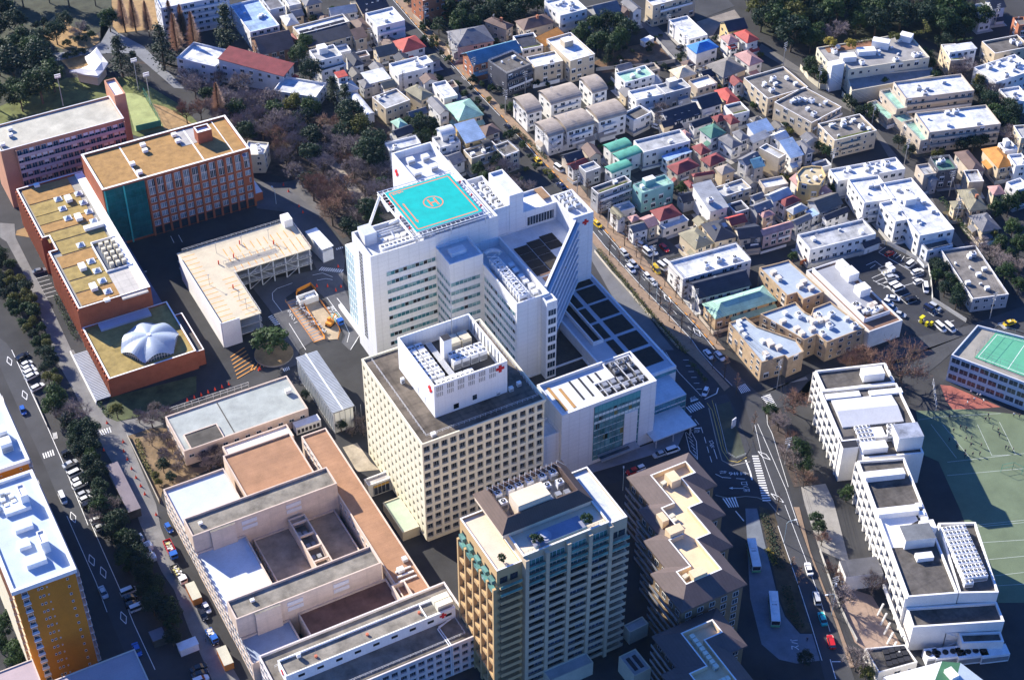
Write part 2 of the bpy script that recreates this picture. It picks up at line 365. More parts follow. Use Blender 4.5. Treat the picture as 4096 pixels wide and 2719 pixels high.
# rear block with a mast roof, red cross on its lit side
cross(hosp, (175.7, 406.5), -math.pi/2, 2.6, 38.6)
block(hosp, (198.1, 371.3, 203, 385.4), 0, 44, TILEW, RF, .7, .4)
block(hosp, (190.02, 371.4, 198.08, 389.8), 0, 40.5, TILEW, RF, 2.0, .4)
units(hosp, 191, 373, 197.5, 388, 38.5, 2, 4, unitmesh(1.8, 2.2, 1.9, 1), 0, .3); units(hosp, 176.8, 388, 188.6, 408, 41.4, 2, 3, unitmesh(2.4, 2.0, 1.9, 0), 0, .8)
# upper terrace wing, corner tower and the long slanting wall of ledges
b = MB(); q = b.shell([(190.62, 335), (216.2, 360.6), (215.0, 371.3), (190.62, 371.3)], 0, 30, TILEW, .3, .3); hosp.add(b, 'wall')
sheet(hosp, q, 29.7, RF)
block(hosp, (203.02, 371.32, 215, 381), 0, 36, TILEW, mat((.74, .74, .75), .05), .8, .4)
block(hosp, (215.02, 360.8, 222.5, 374.7), 0, 36.4, TILEW, RF, 1.6, .5)
b = MB(); b.box(204.4, 371.28, 30.3, 214, 371.31, 33.5, GLASS)
for i in range(10): b.box(204.4+i, 371.2, 30.3, 204.5+i, 371.27, 33.5, LTMETAL)
hosp.add(b, 'window_band')
b = MB(); b.box(211.8, 374.6, 36.1, 214.6, 380.6, 36.2, mat((.28, .17, .09), .25)); hosp.add(b, 'planter')
units(hosp, 216, 366, 221.6, 374, 34.9, 2, 3, unitmesh(1.8, 1.6, 1.7, 1)); cross(hosp, (219.6, 360.8), 0, 2.2, 33.4)
d0 = Vector((191.4, 335.2)); d1 = Vector((216.5, 360.8)); dd = (d1-d0).normalized(); dn = Vector((dd.y, -dd.x))
b = MB(); b.prism([d0+dn*.0, d1, d1-dn*.8, d0-dn*.8], 9, 36, TILEW); hosp.add(b, 'wall')
LED = mat((.62, .65, .72), .05, .6)
for k in range(8):
    b = MB(); z = 11+k*3.2
    b.prism([d0+dn*.01, d0+dn*1.0, d1+dn*1.0, d1+dn*.01], z, z+.9, LED, None, True); b.prism([d0+dn*.02, d0+dn*.06, d1+dn*.06, d1+dn*.02], z+.9, z+2.3, glassmat((.05, .09, .14)), None, True)
    hosp.add(b, 'ledge')
P4 = []
for (k, pts) in (('B3', [(55, 600), (135, 580), (200, 655), (125, 685)]),): pass
b = MB()
for i in range(3):
    for j in range(4):
        if i == 2 and j == 0: continue
        u0 = 195.2+i*5.0; v0 = 347.9+j*3.9+0.9*i
        if u0+4.5 > 193+(v0-337): continue
        b.box(u0, v0, 29.72, u0+4.7, v0+3.6, 29.9, DKP)
hosp.add(b, 'roof_garden')
b = MB(); b.box(196.2, 343.5, 29.72, 199, 346.3, 29.95, mat((.36, .2, .11), .2)); b.box(196, 347.4, 29.7, 205, 347.7, 30.2, mat((.55, .33, .2), .1)); hosp.add(b, 'planter')
# plant on the east wing
fr = MB()
for i in range(12):
    v = 334+i*1.75
    for u in (181.6, 184.6): fr.tube((u, v, 33.4), (u, v, 37.4), .1, LTMETAL, 4)
    fr.tube((181.6, v, 37.4), (184.6, v+1.5, 37.4), .1, LTMETAL, 4); fr.tube((184.6, v, 37.4), (181.6, v+1.5, 37.4), .1, LTMETAL, 4)
for u in (181.6, 184.6): fr.tube((u, 334, 37.4), (u, 353.5, 37.4), .12, LTMETAL, 4); fr.tube((u, 334, 35.4), (u, 353.5, 35.4), .1, LTMETAL, 4)
hosp.add(fr, 'plant_frame')
units(hosp, 181.4, 334.4, 184.8, 353, 33.4, 1, 8, unitmesh(2.8, 2.0, 3.0, 2)); units(hosp, 186.4, 335, 189.6, 352, 33.4, 1, 6, unitmesh(1.6, 1.8, 1.7, 0), 0, .4)
b = MB()
for i in range(5): a = i*.5; b.tube((184+2.6*math.cos(a), 356+2.6*math.sin(a), 36.2), (184+2.6*math.cos(a+.5), 356+2.6*math.sin(a+.5), 36.2), .8, METAL, 8)
hosp.add(b, 'duct')
b = MB(); b.box(171, 357.4, 39.1, 176, 360.2, 40.6, LTMETAL); hosp.add(b, 'roof_hatch')
# podium
PODW = mat((.45, .48, .53), .08, .8)
block(hosp, [(203, 311), (223.6, 311), (223.6, 365.6), (216.6, 360.6), (203, 347)], 0, 10, TILEW, PODW, .5, .6)
block(hosp, (166.6, 310.1, 202.98, 332.2), 0, 6, TILEW, mat((.06, .055, .05), .3), .5, .4)
b = MB(); b.prism([(191.6, 332.22), (202.98, 332.22), (202.98, 346.5), (191.6, 335)], 0, 6, TILEW, mat((.06, .055, .05), .3)); hosp.add(b, 'wall')
for v0, v1 in ((358.2, 364.6), (350, 357.2), (341.7, 348.8), (333, 340.4), (324.4, 331.6), (315.4, 322.9)):
    b = MB(); b.box(214.9, v0, 9.52, 221.9, v1, 9.72, DKP)
    if v1 < 360: b.box(210.6, v0-.4, 9.52, 213.2, v1-.4, 9.72, DKP)
    hosp.add(b, 'roof_garden')
b = MB(); q = b.shell([(206.2, 331.5), (209.9, 331.5), (209.9, 352.6), (206.2, 352.6)], 9.5, 10.8, TILEW, 1.2, .4); b.prism(q, 9.3, 9.56, BLACK); hosp.add(b, 'light_well')
b = MB(); b.box(223.62, 320, 0, 226.5, 352, 5.0, mat((.66, .65, .62), .08)); hosp.add(b, 'ramp_cover')
# entrance block
EB = (174.2, 295.1, 205.7, 309.9)
block(hosp, EB, 0, 24.2, TILEW, mat((.60, .62, .64), .08, .8, .2, .3, ('grid', 1.1, .05)), 1.0, .5)
block(hosp, (166.8, 296.2, 174.18, 303.2), 0, 17, TILEW, RF, .7, .35)
for v in (297.6, 300.4): hosp.inst('window', winmesh(2.2, 1.5), (166.8, v, 12), -math.pi/2)
wall = MB(); GLW = glassmat((.12, .25, .27), .08, .5)
u0, u1 = 184.8, 200.2
wall.box(u0, 294.98, 1.5, u1, 295.09, 22.8, GLW)
for i in range(13): x = u0+(u1-u0-.1)*i/12; wall.box(x, 294.84, 1.5, x+.1, 294.97, 22.8, TEAL)
for k in range(8): z = 3+k*2.6; wall.box(u0, 294.88, z, u1, 294.965, z+.9 if k in (5, 6) else z+.14, mat((.62, .72, .70), .1, .5))
wall.box(u0, 294.86, 20.6, u1, 294.975, 22.9, mat((.10, .34, .36), .1, .3))
for i in range(14):
    x = u0+random.random()*(u1-u0-1.3); z = 3.2+2.6*random.randint(0, 6); wall.box(x, 294.93, z+.2, x+1.2, 294.979, z+2.2, random.choice([BLACK, DARK, TEALD, mat((.2, .18, .06), .2)]))
hosp.add(wall, 'glass_front')
b = MB(); b.box(195, 294.5, 1.2, 199.4, 294.83, 16, TILEW); hosp.add(b, 'panel')
for i, u in enumerate((176.4, 179.2)):
    b = MB(); b.box(u, 297.2, 23.0, u+.9, 308.2-i*2, 23.35, mat((.42, .24, .09), .1)); hosp.add(b, 'roof_slot')
for i, u in enumerate((183.3, 186.4)): b = MB(); b.box(u, 298.8, 23.0, u+.7, 307.6, 23.25, DARK); hosp.add(b, 'roof_slot')
for i, u in enumerate((189.2, 191.8)): b = MB(); b.box(u, 303.8, 23.0, u+.7, 307.4, 23.25, DARK); hosp.add(b, 'roof_slot')
b = MB(); q = b.shell([(188.6, 296), (204.6, 296), (204.6, 309), (195.5, 309), (195.5, 302.6), (188.6, 302.6)], 23.1, 24.0, TILEW, .6, .3); b.prism(q, 23.1, 23.3, DARK)
for i in range(5): b.box(190+i*3, 296.4, 23.9, 190.25+i*3, 302+6*(i > 2), 24.1, METAL)
b.box(189, 299, 23.9, 204, 299.2, 24.15, METAL); hosp.add(b, 'plant_well')
units(hosp, 190, 297, 204, 302, 23.3, 5, 2, unitmesh(1.5, 1.4, 1.1, 0, STEEL), 0, .3); units(hosp, 196.5, 303.4, 204, 308.4, 23.3, 3, 2, unitmesh(1.6, 1.5, 1.1, 1, STEEL), 0, .3)
b = MB(); b.box(205.72, 301, 0, 221, 310.98, 7.6, LTMETAL, RF)
for k in range(3): b.box(205.9, 300.9, .6+k*2.4, 220.9, 300.99, 2.5+k*2.4, glassmat((.06, .2, .25))); b.box(221.01, 301.2, .6+k*2.4, 221.1, 310.8, 2.5+k*2.4, glassmat((.06, .2, .25)))
for i in range(12): b.box(206+i*1.33, 300.8, .4, 206.1+i*1.33, 300.89, 7.5, TEAL)
hosp.add(b, 'glass_lobby')
b = MB(); b.box(205.9, 310.92, 7.7, 223.5, 310.99, 8.9, TEAL); hosp.add(b, 'window_band')
b = MB(); b.box(203.5, 291, 3.9, 218.5, 300.7, 4.3, METAL)
for u in (205, 211, 217): b.cyl(u, 292, 0, 3.9, .2, METAL, 8)
hosp.add(b, 'entrance_canopy')
b = MB(); b.box(186, 291.4, 3.4, 199, 294.3, 3.7, STEEL); b.box(186, 292.4, 3.72, 196, 293.4, 3.9, GLASS); hosp.add(b, 'canopy')
hosp.done()
# ---------------------------------------------------------------- cream office slab in front of it
off = T('ward_block', 'cream ward block with a grid of square windows and white louvred rooftop plant room', 'building', (147, 310, 0))
OC = mat((.74, .69, .52), .05, .8, .1); O0, O1, V0, V1, OH = 128.1, 165.7, 289.5, 328.6, 38.0
block(off, (O0+.7, V0+.7, O1-.5, V1-.2), 0, OH-1.2, OC, DKCONC, .0, .3)
def deepgrid(t, p0, p1, z0, z1, nx, nz, dep, pier, span, m):
    p0 = Vector(p0); p1 = Vector(p1); d = p1-p0; L = d.length; d.normalize(); n = Vector((d.y, -d.x)); b = MB(); sx = L/nx; sz = (z1-z0)/nz
    def bx(a0, a1, zz0, zz1, d0, d1): b.prism([p0+d*a0+n*d1, p0+d*a1+n*d1, p0+d*a1+n*d0, p0+d*a0+n*d0], zz0, zz1, m, None, True)
    for i in range(nx+1):
        a = i*sx; bx(max(0, a-pier/2), min(L, a+pier/2), z0, z1, 0, dep)
    for k in range(nz+1):
        z = z0+k*sz; bx(0.02, L-.02, max(z0, z-span/2)+.01, min(z1-.01, z+span/2), .001, dep-.05)
    t.add(b, 'facade_grid')
    me = winmesh(sx-pier+.02, sz-span-.02, STEEL, glassmat((.02, .03, .045)), 2, .05); ang = math.atan2(d.y, d.x)
    for k in range(nz-1, -1, -1):
        for i in range(nx): q = p0+d*(sx*(i+.5))+n*.02; t.inst('window', me, (q.x, q.y, z0+k*sz+span/2+.01), ang)
deepgrid(off, (O0, V0+.7), (O1-.5, V0+.7), 1.5, OH, 14, 11, .7, .8, 1.1, OC)
def stag(t, p0, p1, z0, z1, nx, nz, m):
    """lit side wall: small deep windows in alternate bays, as slots between blocks of wall"""
    p0 = Vector(p0); p1 = Vector(p1); d = p1-p0; L = d.length; d.normalize(); n = Vector((d.y, -d.x)); b = MB(); sx = L/nx; sz = (z1-z0)/nz; ang = math.atan2(d.y, d.x)
    def bx(a0, a1, q0, q1, d1): b.prism([p0+d*a0+n*d1, p0+d*a1+n*d1, p0+d*a1+n*.001, p0+d*a0+n*.001], q0, q1, m, None, True)
    me = winmesh(1.25, 1.5, STEEL, BLACK, 0, .03)
    for i in range(nx):
        bx(i*sx, i*sx+.72, z0, z1, .7); bx(i*sx+1.98, (i+1)*sx, z0, z1, .7)
        for k in range(nz):
            z = z0+k*sz; bx(i*sx+.721, i*sx+1.979, z+.002, z+.8, .68); bx(i*sx+.721, i*sx+1.979, z+2.35, z+sz-.002, .68)
            q = p0+d*(i*sx+1.35)+n*.03; t.inst('window', me, (q.x, q.y, z+.82), ang)
    t.add(b, 'facade_grid')
stag(off, (O0+.7, V1-.2), (O0+.7, V0+.7), 1.5, OH, 14, 11, OC)
b = MB(); b.shell(rc(O0, V0, O1, V1), OH, OH+.7, OC, .7, .45); off.add(b, 'parapet')
sheet(off, rc(O0+.5, V0+.5, O1-.5, V1-.5), OH+.1, mat((.15, .125, .10), .5, .95, .13, .2, ('grid', 5, .15)))
railing(off, [(130.6, 327), (130.6, 292), (164.6, 292), (164.6, 327)], OH+.1, 1.1, LTMETAL, 1.6)
PZ = 49.5; PH = gr('B2', 1320, 1455, 'C3', 65, 95, PZ); b = MB(); PHW = mat((.84, .84, .83), .03, .6, .1, .3, ('panel', 1.0, .04))
q = b.shell(rc(*PH), OH+.12, PZ, PHW, 5.6, .4); off.add(b, 'plant_room'); sheet(off, q, PZ-5.5, DKCONC)
b = MB(); b.box(PH[0]+.6, PH[1]-.04, 47.4, PH[2]-4.5, PH[1]-.005, 48.9, PHW)
for i in range(34):
    x = PH[0]+.7+i*.53
    if i % 6 < 4: b.box(x, PH[1]-.08, 47.3, x+.3, PH[1]-.01, 48.9, STEEL); b.box(x, PH[1]-.08, 45.4, x+.22, PH[1]-.01, 46.8, STEEL)
off.add(b, 'louvre'); b = MB()
for i in range(22):
    y = PH[1]+1+i*1.02; b.box(PH[0]+.41, y, 45.2, PH[0]+.47, y+.6, 49.1, STEEL); b.box(PH[2]-.47, y, 45.2, PH[2]-.41, y+.6, 49.1, STEEL) if i % 2 else None
off.add(b, 'louvre'); b = MB()
for i in range(20): x = PH[0]+1+i*1.06; b.box(x, PH[3]-.47, 45, x+.65, PH[3]-.405, 49.1, PLASTER); 
off.add(b, 'louvre'); b = MB()
for u in (.25, .45): b.box(PH[0]-.06, PH[1]+(PH[3]-PH[1])*u, 39, PH[0]-.005, PH[1]+(PH[3]-PH[1])*u+1.6, 41.2, LTMETAL)
for x in (5.6, 11.4, 5.9): b.box(PH[0]+x, PH[1]-.07, 38.9+.8*(x == 11.4), PH[0]+x+1.3, PH[1]-.005, 40.6+.8*(x == 11.4), GLASS)
off.add(b, 'door_panel')
cross(off, (PH[2]-2.2, PH[1]), 0, 2.5, 47.6); cross(off, (PH[0], PH[1]+2.4), -math.pi/2, 2.3, 46.8)
units(off, PH[0]+1.2, PH[1]+5.5, PH[0]+6.2, PH[3]-2, PZ-5.5, 2, 5, unitmesh(2.1, 2.7, 3.0, 2)); units(off, PH[0]+2, PH[1]+.8, PH[0]+13.6, PH[1]+4.6, PZ-5.5, 4, 1, unitmesh(2.6, 3.4, 3.2, 2))
units(off, PH[0]+14.5, PH[1]+1, PH[0]+20, PH[1]+4.5, PZ-5.5, 2, 1, unitmesh(2.0, 2.0, 2.2, 1)); units(off, PH[0]+10, PH[1]+8.5, PH[0]+20.6, PH[1]+13, PZ-5.5, 4, 2, unitmesh(2.3, 2.0, 3.3, 2))
units(off, PH[0]+13, PH[1]+15, PH[0]+19.5, PH[1]+20.5, PZ-5.5, 2, 1, unitmesh(2.9, 3.8, 3.0, 0, mat((.62, .56, .42), .1)))
b = MB(); b.box(PH[0]+9.2, PH[1]+12.6, PZ-5.5, PH[0]+11.6, PH[1]+15, PZ+2.6, PLASTER, DARK); off.add(b, 'chimney')
b = MB(); b.tube((PH[0]+15.2, PH[3]-3, PZ-5.5), (PH[0]+15.2, PH[3]-3, PZ+11), .16, STEEL, 6, .08); b.tube((PH[0]+14.6, PH[3]-3, PZ+7), (PH[0]+15.8, PH[3]-3, PZ+7), .08, LTMETAL); off.add(b, 'mast')
b = MB()
for i in range(6): b.box(PH[0]+6.6+i*.02, PH[1]+5.6+i*2.2, PZ-5.4, PH[0]+8.8, PH[1]+6.0+i*2.2, PZ-4.2+.1*i, DARK); b.tube((PH[0]+7.4+i*.3, PH[1]+5.4, PZ-3.6), (PH[0]+7.4+i*.3, PH[3]-2, PZ-3.6), .12, METAL)
off.add(b, 'pipework')
units(off, 132, 311, 136.5, 318, OH+.1, 1, 1, unitmesh(1.0, .8, 1.9)); units(off, 154, 296, 164, 300, OH+.1, 3, 1, unitmesh(1.2, .9, 1.5, 0, PLASTER), 0, .5)
off.inst('roof_unit', unitmesh(1.3, 1.1, 1.2, 0, PLASTER), (132.5, 291.6, OH+.1)); off.done()
# low annexes at its foot
ax_ = T('covered_passage', 'low glazed passage with pale flat roof joining the cream ward block to the salmon wing', 'building', (122, 300, 0))
r_ = gr('C2', 1020, 1155, 'C2', 1315, 1120, 5); block(ax_, r_, 0, 5, PLASTER, mat((.45, .42, .4), .2), .5, .3)
b = MB(); b.box(r_[0]+1.5, r_[1]-.1, .4, r_[2]-2.4, r_[1]-.01, 4.2, glassmat((.05, .06, .09)))
for i in range(6): b.box(r_[0]+1.6+i*1.2, r_[1]-.18, .4, r_[0]+1.7+i*1.2, r_[1]-.101, 4.2, METAL)
b.box(r_[0]+1.5, r_[1]-.16, 3.3, r_[2]-2.4, r_[1]-.105, 4.15, mat((.55, .33, .08), .2)); ax_.add(b, 'glass_wall')
an = T('low_annexe', 'low annexe with a flat pale green roof along the foot of the cream ward block', 'building', (123, 285, 0))
r_ = gr('C2', 1190, 1365, 'C2', 1560, 1560, 3.5); block(an, (r_[0], r_[1], min(r_[2], 128), r_[3]), 0, 3.5, CREAM, mat((.42, .50, .38), .1), .25, .25)
# ---------------------------------------------------------------- long roofed hall with standing seam roof
cn = T('striped_roof_hall', 'long hall with a ribbed silver metal roof and a pale panelled side wall', 'building', (131, 356, 0))
r_ = gr('C2', 435, 100, 'C2', 935, 490, 9); u0, v0, u1, v1 = r_[0], r_[1], r_[2], max(r_[3], 371); um = u0+(u1-u0)*.47
b = MB(); b.box(u0+.4, v0+.4, 0, u1-.4, v1, 8.2, mat((.70, .71, .68), .08)); cn.add(b, 'wall')
RS = mat((.40, .43, .47), .1, .5, .3, .5, None, .2); RSD = mat((.16, .17, .19), .2, .6)
for a0, a1 in ((u0, um-.15), (um+.15, u1)):
    b = MB(); b.box(a0, v0, 8.3, a1, v1, 8.6, RSD)
    n = int((v1-v0)/.62)
    for i in range(n): y = v0+i*(v1-v0)/n; b.box(a0, y, 8.602, a1, y+.38, 8.82, RS)
    cn.add(b, 'roof')
b = MB(); b.box(um-.2, v0-.05, 8.5, um+.2, v1, 9.0, LTMETAL); cn.add(b, 'gutter')
b = MB()
for i in range(20): y = v0+.5+i*1.42; b.box(u0+.25, y, 0, u0+.38, y+.16, 8, METAL); b.box(u0+.3, y+.3, .8, u0+.39, y+1.25, 7, glassmat((.25, .28, .3)))
for i in range(9): x = u0+.6+i*1.7; b.box(x, v0+.27, 0, x+.1, v0+.38, 8, STEEL)
cn.add(b, 'panel_wall'); cn.done()
# ---------------------------------------------------------------- brick nursing college
col = T('brick_college', 'red brick college of three wings with brown grass roofs and a white petalled dome', 'building', (95, 445, 0))
def pil(t, p0, p1, z0, z1, n, w, dep, m):
    p0 = Vector(p0); p1 = Vector(p1); d = p1-p0; L = d.length; d.normalize(); nn = Vector((d.y, -d.x)); b = MB()
    for i in range(n+1): a = (L-w)*i/n; b.prism([p0+d*a+nn*dep, p0+d*(a+w)+nn*dep, p0+d*(a+w)+nn*.002, p0+d*a+nn*.002], z0, z1, m)
    t.add(b, 'pilaster')
WCAP = mat((.82, .81, .78), .04)
q = block(col, (93.25, 463.1, 145.7, 487), 0, 24, BRICK, GRASSROOF, .7, .8, 'wall', 'grass_roof', WCAP)
F2 = 463.1
b = MB(); b.box(93.6, F2-.06, 1, 107.8, F2-.01, 23.3, glassmat((.01, .11, .12)))
for i in range(9): b.box(93.6+i*1.75, F2-.16, 1, 93.68+i*1.75, F2-.065, 23.3, TEALD)
for k in range(7): b.box(93.6, F2-.14, 1+k*3.3, 107.8, F2-.062, 1.12+k*3.3, TEALD)
for u in (93.6, 100.2): b.box(u, F2-.4, 0, u+.5, F2-.17, 23.4, mat((.05, .4, .38), .1, .3))
col.add(b, 'glass_front')
pil(col, (108, F2), (145.7, F2), 0, 23.2, 12, .7, .45, BRICK)
WLT = winmesh(1.12, 2.85, LTMETAL, glassmat((.22, .27, .34), .1, .6), 1, .05); WLD = winmesh(1.12, 2.85, LTMETAL, GLASS, 1, .05)
for k in (6, 5, 4, 3, 2, 1):
    for i in range(24):
        c_ = 108.35+37.35/12*(i//2)+1.05+1.25*(i % 2)
        col.inst('window', (WLD if random.random() < .35 else WLT) if k > 4 else winmesh(1.12, 1.95, LTMETAL, glassmat((.18, .24, .32), .1, .6), 1, .05), (c_, F2, .6+k*3.2), 0)
b = MB(); b.box(108.8, F2-.05, .2, 145.4, F2-.004, 3.2, GLASS); col.add(b, 'ground_glazing')
r_ = gr('A1', 1730, 1140, 'A1', 1900, 1165, 28); block(col, (r_[0], r_[3]-4.2, r_[2], r_[3]), 23.3, 28, BRICK, WCAP, .8, .5, 'stair_head', 'roof', WCAP)
def skypyr(t, u, v, z, s=1.5):
    b = MB(); b.box(u-s*.75, v-s*.75, z, u+s*.75, v+s*.75, z+.35, LTMETAL); n = len(b.v)
    c = [(u-s*.62, v-s*.62, z+.36), (u+s*.62, v-s*.62, z+.36), (u+s*.62, v+s*.62, z+.36), (u-s*.62, v+s*.62, z+.36)]; a = (u, v, z+1.25)
    for i in range(4): b.face([c[i], c[(i+1) % 4], a], glassmat((.45, .52, .58), .15))
    t.add(b, 'skylight')
def ventbox(t, u, v, z, sx, sy, h=1.3):
    b = MB(); b.box(u-sx/2, v-sy/2, z+.3, u+sx/2, v+sy/2, z+h, PLASTER); b.box(u-sx/2+.2, v-sy/2+.2, z, u+sx/2-.2, v+sy/2-.2, z+.3, DARK); t.add(b, 'roof_vent')
def px(k, x, y, z): p = at(k, x, y, z); return p.x, p.y
for x, y in ((1280, 1300), (1300, 1350), (1560, 1210), (1595, 1265), (1185, 1470), (1250, 1545)): ventbox(col, *px('A1', x, y, 24), 24-.7, 1.8, 1.6)
b = MB()
for x in (1075, 1650): 
    u, v = px('A1', x, 1330 if x == 1075 else 1180, 23.3); b.box(u-.25, 464.2, 23.31, u+.25, 486, 23.42, PLASTER)
u, v = px('A1', 1830, 1430, 23.3); b.box(u-4, 476, 23.31, u+3.5, 485.8, 23.4, CONC); b.box(u+10.2, 464, 23.31, u+10.5, 486, 23.5, PLASTER); col.add(b, 'roof_walkway')
b = MB(); b.box(145.72, 465, 0, 149, 480, 3.4, BRICK, PLASTER); col.add(b, 'side_canopy')
# sign plaque at the top of the facade
b = MB(); b.cyl(0, 0, 0, .08, .55, REDP, 12); o = b.build('emblem', col.e); u, v = px('A1', 2000, 1420, 22.6); o.location = (u-95, F2-.05-445, 22.6); o.rotation_euler = (math.pi/2, 0, 0)
text('日本赤十字看護大学', (0, 0), 0, .95, PLASTER, 'lettering', 0, col.e); o = col.e.children[-1]; o.location = (u+7-95, F2-.05-445, 22.6); o.rotation_euler = (math.pi/2, 0, 0)
# west wing
L1 = 15.0; poly = [(69.8, 417.6), (93.5, 417.6), (93.5, 487), (70.1, 487), (70.1, 459.1), (72.4, 459.1), (72.4, 450.9), (69.8, 450.9)]
poly = [(69.8, 417.6), (93.24, 417.6), (93.24, 490.6), (70.1, 490.6), (70.1, 459.1), (72.4, 459.1), (72.4, 450.9), (69.8, 450.9)]
q = block(col, poly, 0, L1, BRICK, mat((.30, .29, .26), .15), .8, .5, 'wall', 'roof', WCAP)
b = MB(); b.box(90.4, 417.9, L1-.75, 92.74, 489.8, L1+.02, WCAP); col.add(b, 'parapet')
def lawn(u0, v0, u1, v1, m): 
    b = MB(); b.box(u0, v0, L1-.79, u1, v1, L1-.55, m); col.add(b, 'grass_roof')
for i, (v0, v1, ur) in enumerate(((480.2, 489.6, 87.6), (472.4, 479.6, 88.3), (467, 471.9, 88.6), (461.8, 466.5, 88.8), (456, 461.2, 89.2), (447.8, 455.4, 89.6), (440.6, 447.2, 83), (433.4, 440, 83.2), (426.4, 432.8, 83.4), (419.2, 425.8, 83.8))):
    lawn(71.6 if i < 5 else (73.4 if i == 5 else 71.4), v0, ur, v1, GROOF2 if i % 3 else GRASSROOF)
for x, y in ((520, 215), (560, 300), (607, 385), (703, 165), (747, 245), (795, 325), (840, 410), (815, 770), (868, 855), (915, 945), (965, 1040), (722, 625)): skypyr(col, *px('B1', x, y, L1-.3), L1-.6, 1.7)
for x, y in ((615, 225), (705, 390), (740, 835), (840, 1015)): ventbox(col, *px('B1', x, y, L1-.3), L1-.6, 2.1, 3.3, 1.5)
ventbox(col, *px('B1', 840, 465, L1), L1-.6, 6.4, 2.0, 1.4); ventbox(col, *px('B1', 330, 95, L1), L1-.6, 1.8, 1.6, 1.2); ventbox(col, *px('B1', 960, 1120, L1), L1-.6, 1.8, 1.4, 1.1)
r_ = gr('B1', 810, 610, 'B1', 1190, 800, L1); b = MB(); q = b.shell(rc(*r_), L1-.8, L1+.3, PLASTER, 1.0, .3); b.prism(q, L1-.79, L1-.7, mat((.10, .12, .16), .2)); col.add(b, 'plant_well')
units(col, r_[0]+1.5, r_[1]+1, r_[2]-1, r_[3]-2, L1-.7, 3, 5, unitmesh(1.3, 1.2, 2.0, 0, CREAM))
r_ = gr('B1', 965, 870, 'B1', 1330, 1035, L1); b = MB(); b.box(r_[0], r_[1], L1-.79, r_[2], r_[3], L1-.3, mat((.50, .47, .42), .08, .9, .3, .3, ('grid', 3.4, .1))); col.add(b, 'roof_terrace')
pil(col, (70.1, 490.4), (70.1, 459.1), 0, 14.2, 15, .8, .5, BRICK); pil(col, (69.8, 450.9), (69.8, 417.6), 0, 14.2, 16, .8, .5, BRICK)
for k in range(3, -1, -1):
    for i in range(28): v = 489.2-i*2.1; 
    for i in range(15): col.inst('window', winmesh(1.1, 2.1), (70.1, 489-i*2.02, 1+k*3.4), -math.pi/2)
    for i in range(16): col.inst('window', winmesh(1.1, 2.1), (69.8, 449.6-i*2.02, 1+k*3.4), -math.pi/2)
b = MB(); b.box(93.26, 418, 0, 97, 462, 4.2, BRICK, mat((.10, .13, .22), .2)); col.add(b, 'side_canopy')
# hall with dome
q = block(col, [(69.6, 390), (97.6, 390), (97.6, 417.58), (69.6, 417.58)], 0, 7.4, BRICK, GROOF2, .5, .5, 'wall', 'grass_roof', WCAP)
block(col, (97.62, 391, 100.4, 411.5), 0, 6, BRICK, DKCONC, .5, .35, 'wall', 'roof', WCAP)
b = MB(); b.box(74.5, 413.2, 6.95, 91, 416.6, 7.8, mat((.42, .46, .58), .08)); col.add(b, 'clerestory')
pil(col, (69.6, 417.4), (69.6, 390), 0, 6.9, 12, .8, .5, BRICK)
for k in (1, 0):
    for i in range(12): col.inst('window', winmesh(1.1, 1.8), (69.6, 416-i*2.27, 1+k*2.9), -math.pi/2)
dc = px('B1', 1330, 1425, 11.0); DR, DH, NS = 9.6, 3.6, 8; b = MB(); DOME = mat((.36, .42, .50), .05, .35, .2, .5); n = 8
def dpt(th, r):
    f = (th/(math.pi/3)) % 1.0; lim = DR*math.cos(math.pi/6)/math.cos((f-.5)*math.pi/3); s = math.sin(math.pi*f)
    return (dc[0]+r*lim*math.cos(th), dc[1]+r*lim*math.sin(th), 7.1+DH*(1-r**2.2)+s*(r**1.6)*2.3)
NT = 60
for i in range(NT):
    t0, t1 = 2*math.pi*i/NT+.45, 2*math.pi*(i+1)/NT+.45
    for j in range(n):
        b.face([dpt(t0, j/n), dpt(t0, (j+1)/n), dpt(t1, (j+1)/n), dpt(t1, j/n)] if j else [dpt(t0, 1/n), dpt(t1, 1/n), dpt(t0, 0)], DOME)
b.cyl(dc[0], dc[1], 7.1+DH-.1, 7.1+DH+.25, .7, LTMETAL, 8); dome = col.add(b, 'dome')
b = MB()
for i in range(NT):
    t0, t1 = 2*math.pi*i/NT+.45, 2*math.pi*(i+1)/NT+.45; p, q = dpt(t0, .97), dpt(t1, .97)
    b.face([(p[0], p[1], 6.9), (q[0], q[1], 6.9), (q[0], q[1], q[2]-.15), (p[0], p[1], p[2]-.15)], glassmat((.05, .08, .1)))
    b.tube((p[0], p[1], 6.95), (p[0], p[1], p[2]-.1), .06, LTMETAL, 4)
    b.tube((p[0], p[1], 6.95+.5*(p[2]-7)), (q[0], q[1], 6.95+.5*(q[2]-7)), .06, LTMETAL, 4)
col.add(b, 'dome_glazing', dome); col.done()
st = T('louvred_stair', 'long outdoor stair under black and white striped slats beside the domed brick hall', 'stair', (66.5, 401, 0))
b = MB(); b.box(64.4, 389.4, 0, 69, 414, .7, DARK)
for i in range(34): v = 389.6+i*.72; b.box(64.4, v, .8, 69, v+.3, 1.15, mat((.50, .53, .58), .08))
st.add(b, 'slats'); b = MB(); b.box(64, 389, 0, 64.35, 416, 1.1, PLASTER); st.add(b, 'side_wall')
